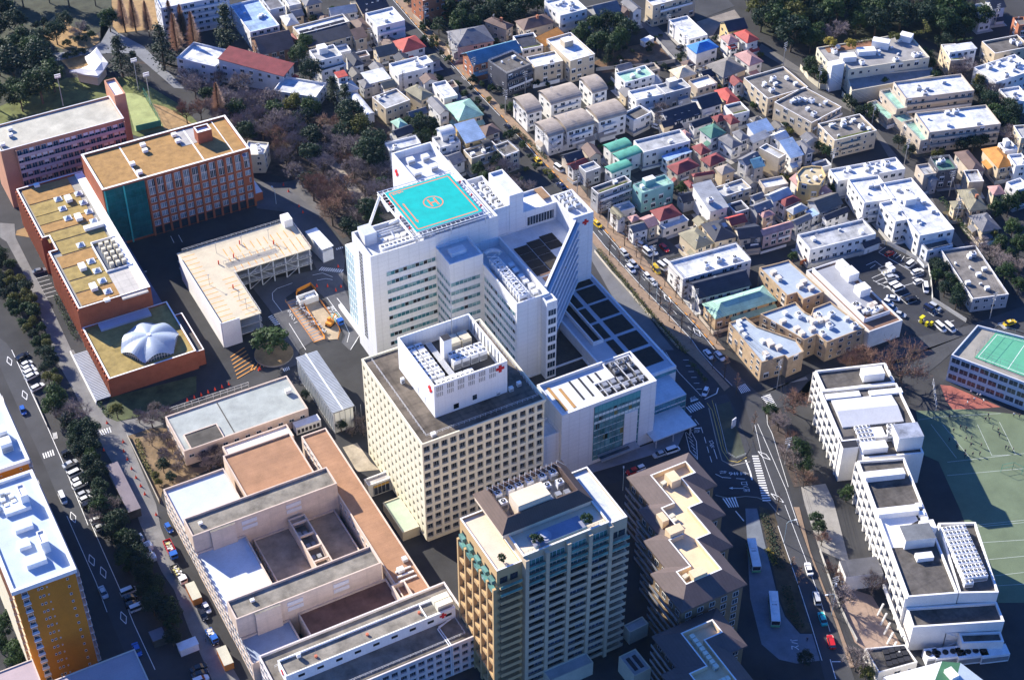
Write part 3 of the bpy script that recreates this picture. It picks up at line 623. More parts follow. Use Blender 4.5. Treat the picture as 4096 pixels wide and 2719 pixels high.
# ---------------------------------------------------------------- salmon dormitory block
PINK = mat((.52, .265, .165), .08, .85, .15); dm = T('dormitory', 'salmon dormitory slab with rows of balconies and a taller stair tower at its far end', 'building', (92, 510, 0))
q = block(dm, (69.5, 501.7, 113.5, 518.6), 0, 24, PINK, mat((.47, .45, .37), .18, .9, .2), .6, .5, 'wall', 'roof', mat((.62, .62, .63), .06))
block(dm, (113.52, 510.9, 117.6, 522.8), 0, 28, PINK, PLASTER, .8, .4, 'stair_tower')
BALC = mat((.50, .42, .45), .08)
for k in range(6, -1, -1):
    z = 1.6+k*3.1; b = MB(); b.box(74.5, 500.5, z-.25, 112.9, 501.69, z, BALC); b.box(74.5, 500.4, z-.24, 112.9, 500.49, z+1.0, BALC); dm.add(b, 'balcony')
    for i in range(18): dm.inst('window', winmesh(1.6, 2.1, LTMETAL, glassmat((.05, .08, .12)), 1, .05) if random.random() < .5 else winmesh(1.6, 2.1, LTMETAL, GLASS, 1, .05, .5), (75.6+i*2.14, 501.7, z+.02), 0)
b = MB()
for u in (74.3, 112.95): b.box(u, 500.3, 0, u+.25, 501.68, 23.4, PINK)
dm.add(b, 'side_fin')
for x, y in ((90, 1160), (95, 1215), (25, 1300)): ventbox(dm, *px('A1', x, y, 24), 23.4, 1.6, 1.2, 1.3)
dm.done()
# ---------------------------------------------------------------- parking deck
pk = T('parking_deck', 'L shaped open parking deck with a pale top painted with orange bays', 'parking deck', (115, 412, 0))
PD = 9.0; A = gr('B1', 1580, 700, 'B2', 135, 1290, PD); Bq = gr('B1', 1940, 725, 'B2', 548, 660, PD); tr = at('B2', 345, 400, PD)
pu0, pv0 = A[0], at('B1', 2000, 1345, PD).y; pu1 = at('B2', 135, 1290, PD).x; qv0 = at('B2', 548, 660, PD).y; qu1 = at('B2', 548, 660, PD).x; qv1 = tr.y
DECK = mat((.56, .49, .36), .09, .9, .25); poly = [(pu0, pv0), (pu1, pv0), (pu1, qv0), (qu1, qv0), (qu1, qv1), (pu0, qv1)]
for z in (3.0, 6.0, PD): b = MB(); b.prism(poly, z-.3, z, DECK if z == PD else CONC, None, True); pk.add(b, 'deck')
b = MB()
def cols(p, q, n):
    for i in range(n+1): x = p[0]+(q[0]-p[0])*i/n; y = p[1]+(q[1]-p[1])*i/n; b.box(x-.2, y-.2, 0, x+.2, y+.2, PD-.31, METAL)
e = .5
cols((pu1-e, pv0+e), (pu1-e, qv0+e), 4); cols((pu1+e, qv0+e), (qu1-e, qv0+e), 6); cols((qu1-e, qv0+4), (qu1-e, qv1-e), 3); cols((pu0+e, pv0+e), (pu0+e, qv1-e), 7); cols((pu0+5, qv1-e), (qu1-4, qv1-e), 5); pk.add(b, 'column')
b = MB(); n = 6
for i in range(n):
    x0 = pu1+e+(qu1-pu1-2*e)*i/n; x1 = pu1+e+(qu1-pu1-2*e)*(i+1)/n
    if i in (1, 2, 4): b.tube((x0, qv0+.2, .2), (x1, qv0+.2, 3), .13, METAL, 4); b.tube((x1, qv0+.2, 3), (x0, qv0+.2, 6), .13, METAL, 4); b.tube((x0, qv0+.2, 6), (x1, qv0+.2, 9), .13, METAL, 4)
pk.add(b, 'brace')
for z in (3.0, 6.0, PD):
    railing(pk, [(pu1, pv0), (pu1, qv0), (qu1, qv0), (qu1, qv1), (pu0+2, qv1)], z, 1.1, LTMETAL, 1.7, 'guard_rail')
b = MB(); b.box(pu0-.3, pv0, 0, pu0-.01, qv1-3, PD+1.1, PLASTER); b.box(pu0, pv0-.3, 0, pu0+6, pv0-.01, PD+1.1, PLASTER); pk.add(b, 'side_wall')
b = MB(); z = PD+.006; OL = mat((.72, .34, .07), .3, .8, 1.5)
for i in range(17): y = pv0+1.5+i*2.5; b.box(pu0+.8, y, z, pu0+5.2, y+.3, z+.004, OL); 
for i in range(9): y = pv0+1.5+i*2.5; b.box(pu1-4.8, y, z, pu1-.6, y+.3, z+.004, OL)
for i in range(12): x = pu1+1+i*2.4; b.box(x, qv0+.6, z, x+.3, qv0+4.8, z+.004, OL); b.box(x, qv1-9.3, z, x+.3, qv1-5, z+.004, OL); b.box(x, qv1-14.5, z, x+.3, qv1-10.4, z+.004, OL)
pk.add(b, 'bay_marking')
x0, y0 = px('B1', 1960, 730, PD); x1, y1 = px('B1', 2000, 850, PD); x2, y2 = px('B2', 190, 600, PD)
b = MB()
for i in range(22): x = x0+(x2-x0)*i/21; b.tube((x, y1, PD), (x, y1, PD+1), .05, STEEL, 4)
b.tube((x0, y1, PD+1), (x2, y1, PD+1), .06, STEEL, 4); b.tube((x0, y1+3, PD+1), (x2, y1+3, PD+1), .06, STEEL, 4)
for i in range(22): x = x0+(x2-x0)*i/21; b.tube((x, y1+3, PD), (x, y1+3, PD+1), .05, STEEL, 4)
b.box(x0+.5, y1+.1, PD+.003, x2, y1+2.9, PD+.02, mat((.30, .28, .25), .2)); pk.add(b, 'ramp_rail')
for k, x, y in (('B1', 1878, 985), ('B1', 2145, 1120), ('B2', 170, 580), ('B1', 2170, 640), ('B1', 2210, 1200), ('B1', 1940, 700)):
    u, v = px(k, x, y, PD); b = MB(); b.cyl(u, v, PD, PD+4.1, .07, STEEL, 5); b.box(u-.35, v-.1, PD+4.1, u+.35, v+.1, PD+4.25, STEEL); pk.add(b, 'lamp_post')
for k, x, y in (('B1', 2095, 740), ('B1', 2090, 1015), ('B2', 212, 620), ('B1', 1960, 800), ('B1', 2148, 620)):
    u, v = px(k, x, y, PD); b = MB(); b.cyl(u, v, PD, PD+1.5, .22, mat((.7, .08, .04), .1), 6); pk.add(b, 'hydrant')
b = MB(); u, v = qu1-3.4, qv1; b.box(u, v-4, PD, u+3, v, PD+3, PLASTER); pk.add(b, 'stair_head'); pk.done()
# ---------------------------------------------------------------- old salmon hospital complex
PK = mat((.64, .52, .43), .1, .85, .25, .3, ('panel', 2.4, .05)); RB = mat((.36, .20, .115), .16, .9, .2, .3, ('liney', 1.6, .07)); GC = mat((.235, .215, .18), .4, .95, .22)
LG = mat((.50, .55, .60), .06, .8, .3)
old = T('old_hospital_complex', 'sprawling old salmon wings with grey, white and red brown flat roofs round courts', 'building', (90, 300, 0))
def ob(rect, h, m=GC, par=.7, th=.35): return block(old, rect, 0, h, PK, m, par, th)
ZB = 10.0; ZT = 15.0
Ra = gr('C1', 1460, 1245, 'C1', 2165, 1340, ZB); Rb = gr('C1', 1665, 1500, 'C2', 660, 1235, ZT); Rf = gr('D1', 2025, 860, 'D2', 1090, 550, ZT)
Rc = gr('C1', 2100, 1000, 'C2', 495, 1095, ZB); Rd = gr('C2', 470, 790, 'D2', 1585, 695, ZB+.3)
ww = Ra[0]
ob((ww, Rb[3]+.02, Ra[2], Ra[3]), ZB, LG); ob((ww+.1, Rb[1], Rd[0]-.02, Rb[3]), ZT)
ob((Ra[2]+1.6, Rb[3]+.02, Rd[0]-2.2, Rc[3]+4), ZB-.1, RB, .5)
ob((Rd[0], Rf[1]-12, Rd[2], Rd[3]+1), ZB+.3, RB, .45)
ob((ww, Rf[3]+.02, ww+14.5, Rb[1]-.02), ZB-1.5, mat((.60, .66, .72), .1)); ob((ww+.1, Rf[1], Rd[0]-1.5, Rf[3]), ZT)
cu0, cv0, cu1, cv1 = ww+16.5, Rf[3]+.04, Rd[0]-1.6, Rb[1]-.04
ob((cu0, cv0, cu1, cv1), 5.5, mat((.33, .26, .19), .3), .6)
b = MB(); cx = cu0+(cu1-cu0)*.42
q = b.shell(rc(cx, cv0+.1, cx+5, cv1-1), 5.1, 9.2, PK, 4, .4)
for i in range(5): y = cv0+1.5+i*(cv1-cv0-5)/4; b.box(cx+.41, y, 8.4, cx+4.59, y+.45, 9.15, PK)
old.add(b, 'court_frame'); units(old, cx+1, cv0+3, cx+4, cv1-3, 5.2, 2, 4, unitmesh(1.2, 1.4, 1.6, 0, STEEL), 0, .3)
ob((ww, Rf[1]-9.5, ww+14, Rf[1]-.02), ZB-2.5, mat((.30, .36, .46), .12)); ob((ww+16.5, Rf[1]-9.6, Rd[0]-.5, Rf[1]-.02), ZB-1.6, mat((.17, .09, .065), .3))
# stair bulges on the tall rows, louvred vents and side windows
for rr in (Rb, Rf):
    b = MB(); b.box(ww+5, rr[1]-.9, 0, ww+12, rr[1]-.02, ZT-.1, PK, GC); old.add(b, 'stair_bay')
    for u in (ww+14, ww+27):
        for z in (ZT-2.6, ZT-4.6): b = MB(); b.box(u, rr[1]-.16, z, u+4.4, rr[1]-.03, z+1.3, mat((.62, .62, .66), .08)); old.add(b, 'louvre')
facade(old, (ww, Ra[3]), (ww, Rf[1]-9), .6, 3.2, 3, 26, 1.3, 1.5); facade(old, (Rd[2], Rf[1]-10), (Rd[2], Rd[3]), .8, 3.2, 3, 24, 1.4, 1.5)
facade(old, (Rd[0], Rb[1]), (Rd[0], Rf[1]), 6.0, 3.2, 1, 11, 1.2, 1.4); facade(old, (Rd[0], Rd[3]), (Rd[0], Rb[3]), 5.2, 2.4, 2, 7, 1.2, 1.3); facade(old, (cu0, cv1), (cu0, cv0), .5, 2.4, 2, 8, 1.1, 1.3)
for x, y in ((1795, 160),): u, v = px('D1', x, y, ZT); ventbox(old, u, v, ZT-.7, 1.1, .9, 1.0)
u, v = px('D2', 20, 850, ZT); ventbox(old, u, v, ZT-.7, 1.1, .9, 1.0)
b = MB()
for i in range(3): y = Rd[1]+3.5+i*1.8; b.box(Rd[0]+1.2+i*.4, y, ZB-.1, Rd[0]+6.5, y+.4, ZB+.4, PLASTER)
b.box(Rd[0]+2.6, Rd[1]+6.5, ZB-.1, Rd[0]+4.4, Rd[1]+8, ZB+1.1, PLASTER); b.box(Rd[0]+5.4, Rd[1]+9.5, ZB-.1, Rd[0]+6.8, Rd[1]+11, ZB+.9, METAL); old.add(b, 'roof_pipework')
b = MB(); q = b.shell(rc(Rd[0]-1.4, Rf[1]-11, Rd[0]+2.4, Rf[1]-5.5), ZB-2, ZB+1.6, PK, 3, .4); b.prism(q, ZB-2, ZB-1.5, mat((.55, .4, .25), .1)); old.add(b, 'light_well')
old.done()
# long front slab with the small red crosses
lo = T('long_ward_slab', 'long low pale ward slab with a raised white roof spine carrying a red cross', 'building', (94, 250, 0))
ZL = 12.5; r_ = gr('D2', 75, 1350, 'D2', 2055, 1155, ZL); WL = mat((.66, .60, .58), .08, .8, .2)
block(lo, (r_[0], r_[1]+.55, r_[2]-.4, r_[3]), 0, ZL-.9, WL, DKCONC, 0, .3); b = MB(); b.shell(rc(*r_), ZL-.9, ZL, WL, 1.0, .4); lo.add(b, 'parapet'); sheet(lo, rc(r_[0]+.4, r_[1]+.4, r_[2]-.4, r_[3]-.4), ZL-.8, mat((.20, .18, .15), .4, .95, .2))
deepgrid(lo, (r_[0], r_[1]+.55), (r_[2]-.4, r_[1]+.55), .4, ZL-.9, 21, 4, .55, .75, 1.1, WL)
facade(lo, (r_[0], r_[3]), (r_[0], r_[1]), .6, 3, 4, 7, 1.4, 1.5); facade(lo, (r_[2]-.4, r_[1]), (r_[2]-.4, r_[3]), .6, 3, 4, 6, 1.4, 1.5)
ZS = 15.6; s_ = gr('D2', 245, 1390, 'D2', 1840, 915, ZS); b = MB(); q = b.shell(rc(*s_), ZL-.78, ZS, PHW, .6, .35); lo.add(b, 'roof_spine'); sheet(lo, q, ZS-.6, GC)
cut = at('D2', 1515, 900, ZS).x; b = MB(); q = b.shell(rc(cut, s_[1]+.4, s_[2]-.4, s_[3]-.4), ZS-.6, ZS-.05, PHW, .5, .25); lo.add(b, 'plant_well')
units(lo, cut+4.2, s_[1]+.8, s_[2]-.9, s_[3]-.8, ZS-.6, 1, 2, unitmesh(4.4, 1.8, 2.1, 0, mat((.72, .69, .55), .08)))
for i in range(9): lo.inst('window', winmesh(1.6, .7, DARK, BLACK, 0), (s_[0]+4+i*5.1, s_[1], ZS-2.1), 0)
cross(lo, (s_[2]-3.6, s_[1]), 0, 1.9, ZS-1.2); cross(lo, (s_[0], s_[1]+2.5), -math.pi/2, 1.6, ZS-1.2)
railing(lo, [(s_[0]-.6, s_[3]+1), (s_[2]-6, s_[3]+1)], ZL-.78, 1.2, LTMETAL); railing(lo, [(r_[0]+3, r_[1]+2.2), (r_[2]-3, r_[1]+2.2), (r_[2]-3, s_[1]-.5)], ZL-.78, 1.0, LTMETAL)
b = MB(); zz = ZL-.3; u = s_[2]-5.5
for d in (0, .55): b.tube((s_[2]-1.6-d, s_[1]-.5, zz+.2), (u-d, s_[1]-1.2-d, zz), .16, LTMETAL, 6); b.tube((u-d, s_[1]-1.2-d, zz), (u-d+.3, r_[1]-.1, zz), .16, LTMETAL, 6); b.tube((u-d+.3, r_[1]-.15, zz), (u-d+.3, r_[1]-.15, 1), .16, LTMETAL, 6)
lo.add(b, 'pipe'); u, v = px('D2', 435, 1350, ZS); ventbox(lo, u, v, ZS-.6, 1.0, .9, 1.6)
for x, y in ((590, 1345), (1050, 1150), (1515, 955)): u, v = px('D2', x, y, ZS); b = MB(); b.tube((u, v, ZS-.6), (u, v, ZS+3.2), .04, STEEL, 4); b.cyl(u, v, ZS-.6, ZS, .4, mat((.6, .18, .1), .1), 7); lo.add(b, 'antenna')
lo.done()
# grey roofed low building and the white annexe north of it
GNR = mat((.36, .39, .37), .15, .9, .25)
gn = T('grey_roofed_ward', 'single storey salmon ward with a wide pale grey flat roof west of the ribbed hall', 'building', (99, 358, 0))
r_ = gr('C1', 1475, 590, 'C2', 520, 520, 6); r_ = (r_[0], r_[1], r_[2], 367.5); block(gn, r_, 0, 6, PK, GNR, .45, .4)
s_ = gr('C1', 1700, 745, 'C1', 2010, 780, 6); block(gn, (s_[0]-2, s_[1]-.5, s_[2], s_[3]), 5.6, 6.4, PK, DKCONC, .2, .3, 'stair_head'); u, v = px('C2', 340, 370, 6.3); ventbox(gn, u, v, 5.55, 1.8, 1.3, 1.6)
facade(gn, (r_[0], r_[1]), (r_[2], r_[1]), 2, 3, 1, 11, 1.4, 1.0); facade(gn, (r_[0], r_[3]), (r_[0], r_[1]), 1.2, 3, 1, 5, 1.2, 1.4); b = MB(); u, v = px('C1', 1990, 550, 5.6)
b.box(u-.15, r_[1]+1, 5.56, u+.15, r_[3]-1, 5.66, DKCONC); gn.add(b, 'roof_seam'); gn.done()
wl = T('white_roof_annexe', 'small annexe with a dazzling pale flat roof between the grey and red brown roofs', 'building', (100, 344, 0))
r_ = gr('C1', 1990, 862, 'C2', 400, 775, 6); block(wl, (r_[0], r_[1]+.6, r_[2], r_[3]), 0, 6, PK, mat((.72, .66, .58), .12), .5, .35)
facade(wl, (r_[0], r_[3]), (r_[0], r_[1]+.6), 1, 3, 1, 3, 1.2, 1.4); wl.done()
pb = T('plant_container', 'white louvred plant box standing beside the salmon ward below the ribbed hall', 'plant unit', (117, 343, 0)); b = MB(); u, v = px('C2', 510, 660, 2); b.box(u-4, v-1.4, .2, u+4, v+1.4, 3.2, LTMETAL)
for i in range(6): b.box(u-3.6+i*1.25, v-1.46, .8, u-2.8+i*1.25, v-1.41, 2.2, DARK)
pb.add(b, 'casing'); pb.done()
# ---------------------------------------------------------------- tan apartment tower
TAN = mat((.58, .39, .19), .06, .8, .15); TANL = mat((.56, .45, .31), .06, .8, .15); TC = mat((.74, .62, .47), .06)
tw = T('apartment_tower', 'tall tan apartment tower with green glazed top storeys and a dark sloping roof frame', 'apartment tower', (138, 242, 0))
TU0, TU1, TV0, TV1, TH = 120.0, 157.2, 231.8, 253.3, 50.0
block(tw, (128.0, TV0+1.4, 151.8, TV1), 0, TH, TANL, TC, .7, .5, 'wall', 'roof', PLASTER); block(tw, (TU0+1.2, TV0+2.0, 127.98, TV1+.02), 0, TH-2.2, TAN, mat((.66, .55, .42), .08), .6, .4, 'wall', 'roof', PLASTER); block(tw, (151.82, TV0+1.8, TU1, TV1-.02), 0, TH-1.2, TANL, RF, .6, .4, 'wall', 'roof', PLASTER)
GG = glassmat((.13, .30, .27)); FH = 2.75
def balc(p0, p1, dep, k, m, wm_, top):
    p0 = Vector(p0); p1 = Vector(p1); d = p1-p0; L = d.length; d.normalize(); n = Vector((d.y, -d.x)); z = 1.6+k*FH; b = MB()
    b.prism([p0+n*dep, p1+n*dep, p1+n*.003, p0+n*.003], z-.22, z, m, None, True)
    b.prism([p0+n*dep, p1+n*dep, p1+n*(dep-.12), p0+n*(dep-.12)], z+.003, z+.9, GG if top else m, None, True)
    tw.add(b, 'balcony')
for k in range(16, -1, -1):
    top = k >= 14
    for a, c in ((128.9, 133.5), (134.7, 139.4), (140.6, 145.4), (146.6, 151.2)):
        balc((a, TV0+1.4), (c, TV0+1.4), 1.2, k, TANL, None, top)
    balc((TU0+1.3, TV0+2.0), (127.2, TV0+2.0), 1.8, min(k, 15), TAN, None, top) if k < 16 else None
    balc((152.2, TV0+1.8), (TU1, TV0+1.8), 1.7, min(k, 15), TANL, None, top) if k < 16 else None
    for u in (130.2, 132.4, 136, 138.2, 142, 144.2, 148, 150.2): tw.inst('window', random.choice([winmesh(2.05, 2.1, DARK, GLASS, 1, .05), winmesh(2.05, 2.1, LTMETAL, glassmat((.12, .17, .24)), 1, .05), winmesh(2.05, 2.1, DARK, BLACK, 1, .05)]), (u, TV0+1.4, 1.63+k*FH), 0) if not top else tw.inst('window', winmesh(2.1, 2.0, LTMETAL, glassmat((.08, .24, .22)), 1, .05), (u, TV0+1.4, 1.63+k*FH), 0)
    if k < 16:
        for u in (123, 125.8): tw.inst('window', winmesh(1.9, 1.95, DARK, GLASS, 1, .05), (u, TV0+2.0, 1.63+k*FH), 0)
        for u in (153.6, 155.8): tw.inst('window', winmesh(1.7, 1.95, DARK, GLASS, 1, .05), (u, TV0+1.8, 1.63+k*FH), 0)
        for v in (251, 247, 243, 239, 235.6):
            b = MB(); z = 1.6+k*FH; b.prism([(TU0+1.18, v-1.1), (TU0+.2, v-1.1), (TU0+.2, v+1.1), (TU0+1.18, v+1.1)][::-1], z-.2, z+(1.0), (GG if top else TAN), None, True); tw.add(b, 'balcony') if k % 2 == 0 or top else None
            tw.inst('window', winmesh(1.9, 1.9, DARK, BLACK, 1, .05), (TU0+1.2, v, 1.63+k*FH), -math.pi/2)
pilb = MB()
for u in (128.0, 133.6, 139.5, 145.5, 151.3): pilb.box(u, TV0+.1, 0, u+1.0, TV0+1.39, TH-.6, TANL)
for v in (252.4, 248.6, 244.6, 240.6, 236.8, 233.6): pilb.box(TU0+.1, v, 0, TU0+1.19, v+.7, TH-2.4-6*(v > 233), TAN)
tw.add(pilb, 'pilaster')
# roof frame
o = rc(126.2, 240.4, 151.4, 256.2); i1 = inset(o, [2.6, 2.8, 2.2, 2.8]); BR = mat((.12, .08, .065), .12, .7, .3, .3, ('line', .6, .1)); b = MB(); z0, z1 = TH+1.2, TH+3.7
for j in range(4):
    j2 = (j+1) % 4; b.face([(*o[j], z0), (*o[j2], z0), (*i1[j2], z1), (*i1[j], z1)], BR); i2 = inset(i1, .3); b.face([(*i1[j], z1), (*i1[j2], z1), (*i2[j2], z1), (*i2[j], z1)], BR); b.face([(*i2[j], z1), (*i2[j2], z1), (*i2[j2], z0+.5), (*i2[j], z0+.5)], BR)
tw.add(b, 'roof_frame'); b = MB(); b.shell(inset(o, .4), TH-.6, TH+1.3, TC, 1.8, .4); tw.add(b, 'roof_storey')
r_ = gr('C3', 80, 1295, 'C3', 445, 1285, TH+5); b = MB(); b.box(r_[0], r_[1]-.5, TH-.4, r_[2], r_[3], TH+5.4, TC, mat((.72, .6, .44), .05)); tw.add(b, 'lift_house')
units(tw, 130, 247.4, 148, 254, TH+.3, 6, 2, unitmesh(1.8, 1.6, 2.3, 1), 0, .4); units(tw, 141, 244, 148, 247, TH+.3, 3, 1, unitmesh(1.5, 1.4, 1.8, 0, STEEL), 0, .3)
b = MB()
for i in range(14): u = 129+i*1.5; b.tube((u, 253.6, TH+.2), (u, 253.6, TH+4.7), .08, LTMETAL, 4); b.tube((u, 253.6, TH+4.6), (u+1.2, 251, TH+4.6), .07, STEEL, 4)
tw.add(b, 'roof_truss')
b = MB(); b.box(132, 234.4, TH-.69, 146, 238.6, TH+.1, mat((.25, .27, .36), .1)); b.cyl(135.6, 236.6, TH+.1, TH+.25, 1.8, mat((.34, .36, .45), .1), 20); b.cyl(135.6, 236.6, TH+.25, TH+.5, 1.0, mat((.40, .42, .5), .1), 16); tw.add(b, 'roof_terrace')
railing(tw, [(128.4, TV0+1.9), (151.4, TV0+1.9)], TH, .9, TEAL, 1.2)
tw.done()
# ---------------------------------------------------------------- stepped brown roofed blocks
BRF = mat((.115, .088, .085), .10, .75, .3, .35, ('line', .9, .06)); SAND = mat((.72, .56, .36), .08, .85); BW = mat((.20, .145, .09), .1)
def brown(t, outer, inner, z, rise, floors, sand=SAND):
    b = MB(); b.prism(inset(outer, .7), 0, z, BW); t.add(b, 'wall')
    b = MB(); n = len(outer)
    # slopes from the eaves up to the kerb of the sunken terrace, split by nearest outline corner
    oo = [(*p, z) for p in outer]; ii = [(*p, z+rise) for p in inner]
    k = len(inner); pts = []
    for a in range(n):
        a2 = (a+1) % n
        b.face([oo[a], oo[a2], ii[a2], ii[a]], BRF)
    b.prism(outer, z-.5, z-.002, BRF, None, True); t.add(b, 'roof')
    b = MB(); q = inset(inner, .35)
    for a in range(k):
        a2 = (a+1) % k; b.face([ii[a], ii[a2], (*q[a2], z+rise), (*q[a], z+rise)], PLASTER); b.face([(*q[a], z+rise), (*q[a2], z+rise), (*q[a2], z+rise-1.6), (*q[a], z+rise-1.6)], sand)
    b.face([(*p, z+rise-1.6) for p in q], sand); t.add(b, 'sunken_terrace')
    o = inset(outer, .7)
    for a in range(n):
        p, q2 = Vector(o[a]), Vector(o[(a+1) % n]); d = (q2-p)
        if d.length < 3 or d.x+d.y*.2 < -.1 and d.y > -.1: continue
        for f in range(floors): 
            if d.y < -1: 
                dn_ = d.normalized(); nn = Vector((dn_.y, -dn_.x)); bb = MB(); zz = 1.4+f*2.9; bb.prism([p+nn*1.3, q2+nn*1.3, q2+nn*.01, p+nn*.01], zz, zz+.25, BW, None, True); bb.prism([p+nn*1.3, q2+nn*1.3, q2+nn*1.2, p+nn*1.2], zz+.26, zz+1.1, mat((.22, .24, .28), .2, .4), None, True); t.add(bb, 'balcony')
        facade(t, p, q2, 1.7, 2.9, floors, max(1, int(d.length/3.2)), 1.6, 1.7, sill=0)
bn = T('brown_stepped_block', 'stepped apartment block with brown roof round a long sand coloured terrace, beside tan tower', 'apartment block', (183, 245, 0))
on = [(180.0, 257.2), (176.2, 257.2), (176.2, 246.9), (171.6, 246.9), (171.6, 236.2), (167.2, 236.2), (167.2, 221.4), (187.3, 221.4), (187.3, 234.1), (191.5, 234.1), (191.5, 244.5), (196.2, 244.5), (196.2, 254.8), (200.3, 254.8), (200.3, 269.2), (180.0, 269.2)]
inn = [(184.7, 253.0), (180.7, 253.0), (180.7, 242.3), (176.3, 242.3), (176.3, 232.0), (172.1, 232.0), (172.1, 227.0), (183.1, 227.0), (183.1, 238.9), (187.5, 238.9), (187.5, 249.4), (191.8, 249.4), (191.8, 259.7), (196.3, 259.7), (196.3, 264.8), (184.7, 264.8)]
brown(bn, on, inn, 20, 2.4, 6)
for x0, y0, x1, y1, k in ((1475, 1105, 1625, 1150, 'C3'), (1400, 80, 1515, 130, 'D3'), (1480, 210, 1655, 215, 'D3'), (1690, 590, 1860, 600, 'D3')):
    r_ = gr(k, x0, y0, k, x1, y1, 23.6); b = MB(); b.box(r_[0], r_[1], 20.81, r_[2], r_[3], 23.6, SAND); bn.add(b, 'lift_house')
for k, x, y in (('C3', 1570, 1190), ('C3', 1465, 1200), ('D3', 1540, 110), ('D3', 1555, 150), ('D3', 1660, 650)): bn.inst('roof_unit', unitmesh(1.6, 1.2, 1.5, 0, CREAM), (*px(k, x, y, 21.5), 20.8), .2)
bn.done()
bs = T('brown_stepped_block', 'lower stepped brown roofed block at the bottom edge with cream air units', 'apartment block', (168, 208, 0))
os_ = [(155, 209.9), (150.5, 209.9), (150.5, 190), (173.4, 190), (173.4, 207.3), (178.2, 207.3), (178.2, 221.2), (158.5, 221.2), (158.5, 209.9)]
os_ = [(158.6, 209.9), (154.2, 209.9), (154.2, 190), (173.4, 190), (173.4, 207.3), (178.2, 207.3), (178.2, 221.2), (158.6, 221.2)]
ins_ = [(164.6, 205.8), (159.6, 205.8), (159.6, 194), (168.9, 194), (168.9, 212.6), (174.2, 212.6), (174.2, 217.4), (164.6, 217.4)]
brown(bs, os_, ins_, 16, 1.8, 5); units(bs, 166, 204, 167.6, 216, 16.2, 1, 8, unitmesh(1.2, 1.2, 1.6, 0, mat((.7, .68, .55), .08))); units(bs, 161, 199.5, 168, 201, 16.2, 6, 1, unitmesh(1.0, 1.2, 1.5, 0, mat((.7, .68, .55), .08)))
bs.done()
# ---------------------------------------------------------------- orange end-wall apartment towers on the left
OW = mat((.52, .20, .018), .07, .8, .2, .3, ('course', .5, .05)); LB = mat((.46, .54, .64), .06, .8, .3)
def orange(t, u0, v0, u1, v1, h):
    b = MB(); b.box(u0, v0, 0, u1, v1, h-1.3, OW, LB); t.add(b, 'wall')
    b = MB(); b.shell(rc(u0-.5, v0-.5, u1+.5, v1+.5), h-1.29, h, LTMETAL, 1.25, .9); t.add(b, 'parapet'); sheet(t, rc(u0+.4, v0+.4, u1-.4, v1-.4), h-.9, LB)
    for k in range(13):
        z = 1+k*2.75
        for v in range(int((v1-v0)/4.2)):
            pass
        b = MB(); b.box(u1+.002, v0+1.0, z-.2, u1+1.1, v1-.3, z, PLASTER); b.box(u1+1.0, v0+1.0, z+.002, u1+1.1, v1-.3, z+1.0, LTMETAL); t.add(b, 'balcony')
        b = MB(); b.box(u0-1.2, v0+1.0, z-.2, u0-.002, v1-.3, z, CREAM); b.box(u0-1.2, v0+1.0, z+.002, u0-1.1, v1-.3, z+1.0, CREAM); t.add(b, 'balcony')
        for i, (f, w_, h_) in enumerate(((.16, 1.3, 1.2), (.38, .35, .6), (.44, .45, .6), (.52, .2, .3), (.86, .45, .6))):
            t.inst('window', winmesh(w_, h_, LTMETAL, GLASS, 0), (u0+(u1-u0)*f, v0, z+1.0), 0)
        b = MB(); b.box(u0+(u1-u0)*.16-.9, v0-.7, z+.6, u0+(u1-u0)*.16+.9, v0-.08, z+.95, LTMETAL); t.add(b, 'window_ledge')
ot = T('apartment_tower', 'apartment tower with a plain orange end wall and pale blue roof, lower left', 'apartment tower', (27, 310, 0))
orange(ot, 19.0, 291.4, 34.2, 329.6, 38)
for x0, y0, x1, y1, k, hh in ((100, 150, 300, 190, 'D1', 1.5), (155, 350, 280, 360, 'D1', 1.3), (210, 480, 425, 500, 'D1', 1.7), (35, 1440, 280, 1400, 'C1', 1.3)):
    r_ = gr(k, x0, y0, k, x1, y1, 38); b = MB(); b.box(r_[0], r_[1], 37.11, r_[2], r_[1]+3.0, 37+hh, LTMETAL, mat((.62, .68, .76), .05)); ot.add(b, 'roof_vent')
for x0, y0, x1, y1, k in ((320, 240, 435, 320, 'D1'), (140, 1215, 250, 1290, 'C1')): r_ = gr(k, x0, y0, k, x1, y1, 41); block(ot, r_, 37.11, 41, PLASTER, LTMETAL, .4, .3, 'lift_house')
units(ot, 22, 319, 28, 326, 37.1, 3, 3, unitmesh(1.2, 1.1, 1.4, 0), 0, .4); ot.done()
o2 = T('apartment_tower', 'second tower with an orange end wall, cut off by the left edge, behind the first', 'apartment tower', (27, 348, 0)); orange(o2, 19.2, 334.4, 34.6, 366, 38)
units(o2, 29, 339, 33, 349, 37.1, 1, 2, unitmesh(3.0, 3.0, 3.2, 0)); o2.done()
pr = T('mauve_roof_block', 'lower building with flat mauve roofs at the bottom left corner', 'building', (25, 265, 0))
MV = mat((.42, .33, .34), .06, .8); z = 16
for c in ((('D1', 0, 1475), ('D1', 290, 1375)), ): pass
a = at('D1', 290, 1375, z); b_ = at('D1', 360, 1568, z); block(pr, (8, a.y-14, a.x, a.y), 0, z, PK, MV, .25, .3)
a = at('D1', 1205, 1285, z); c_ = at('D1', 500, 1568, z); block(pr, (c_.x-1.5, a.y-16, a.x, a.y), 0, z, PK, MV, .25, .3); block(pr, (19, a.y-20, 22.3, a.y-8), 0, z-1, PK, PLASTER, .25, .3); pr.done()
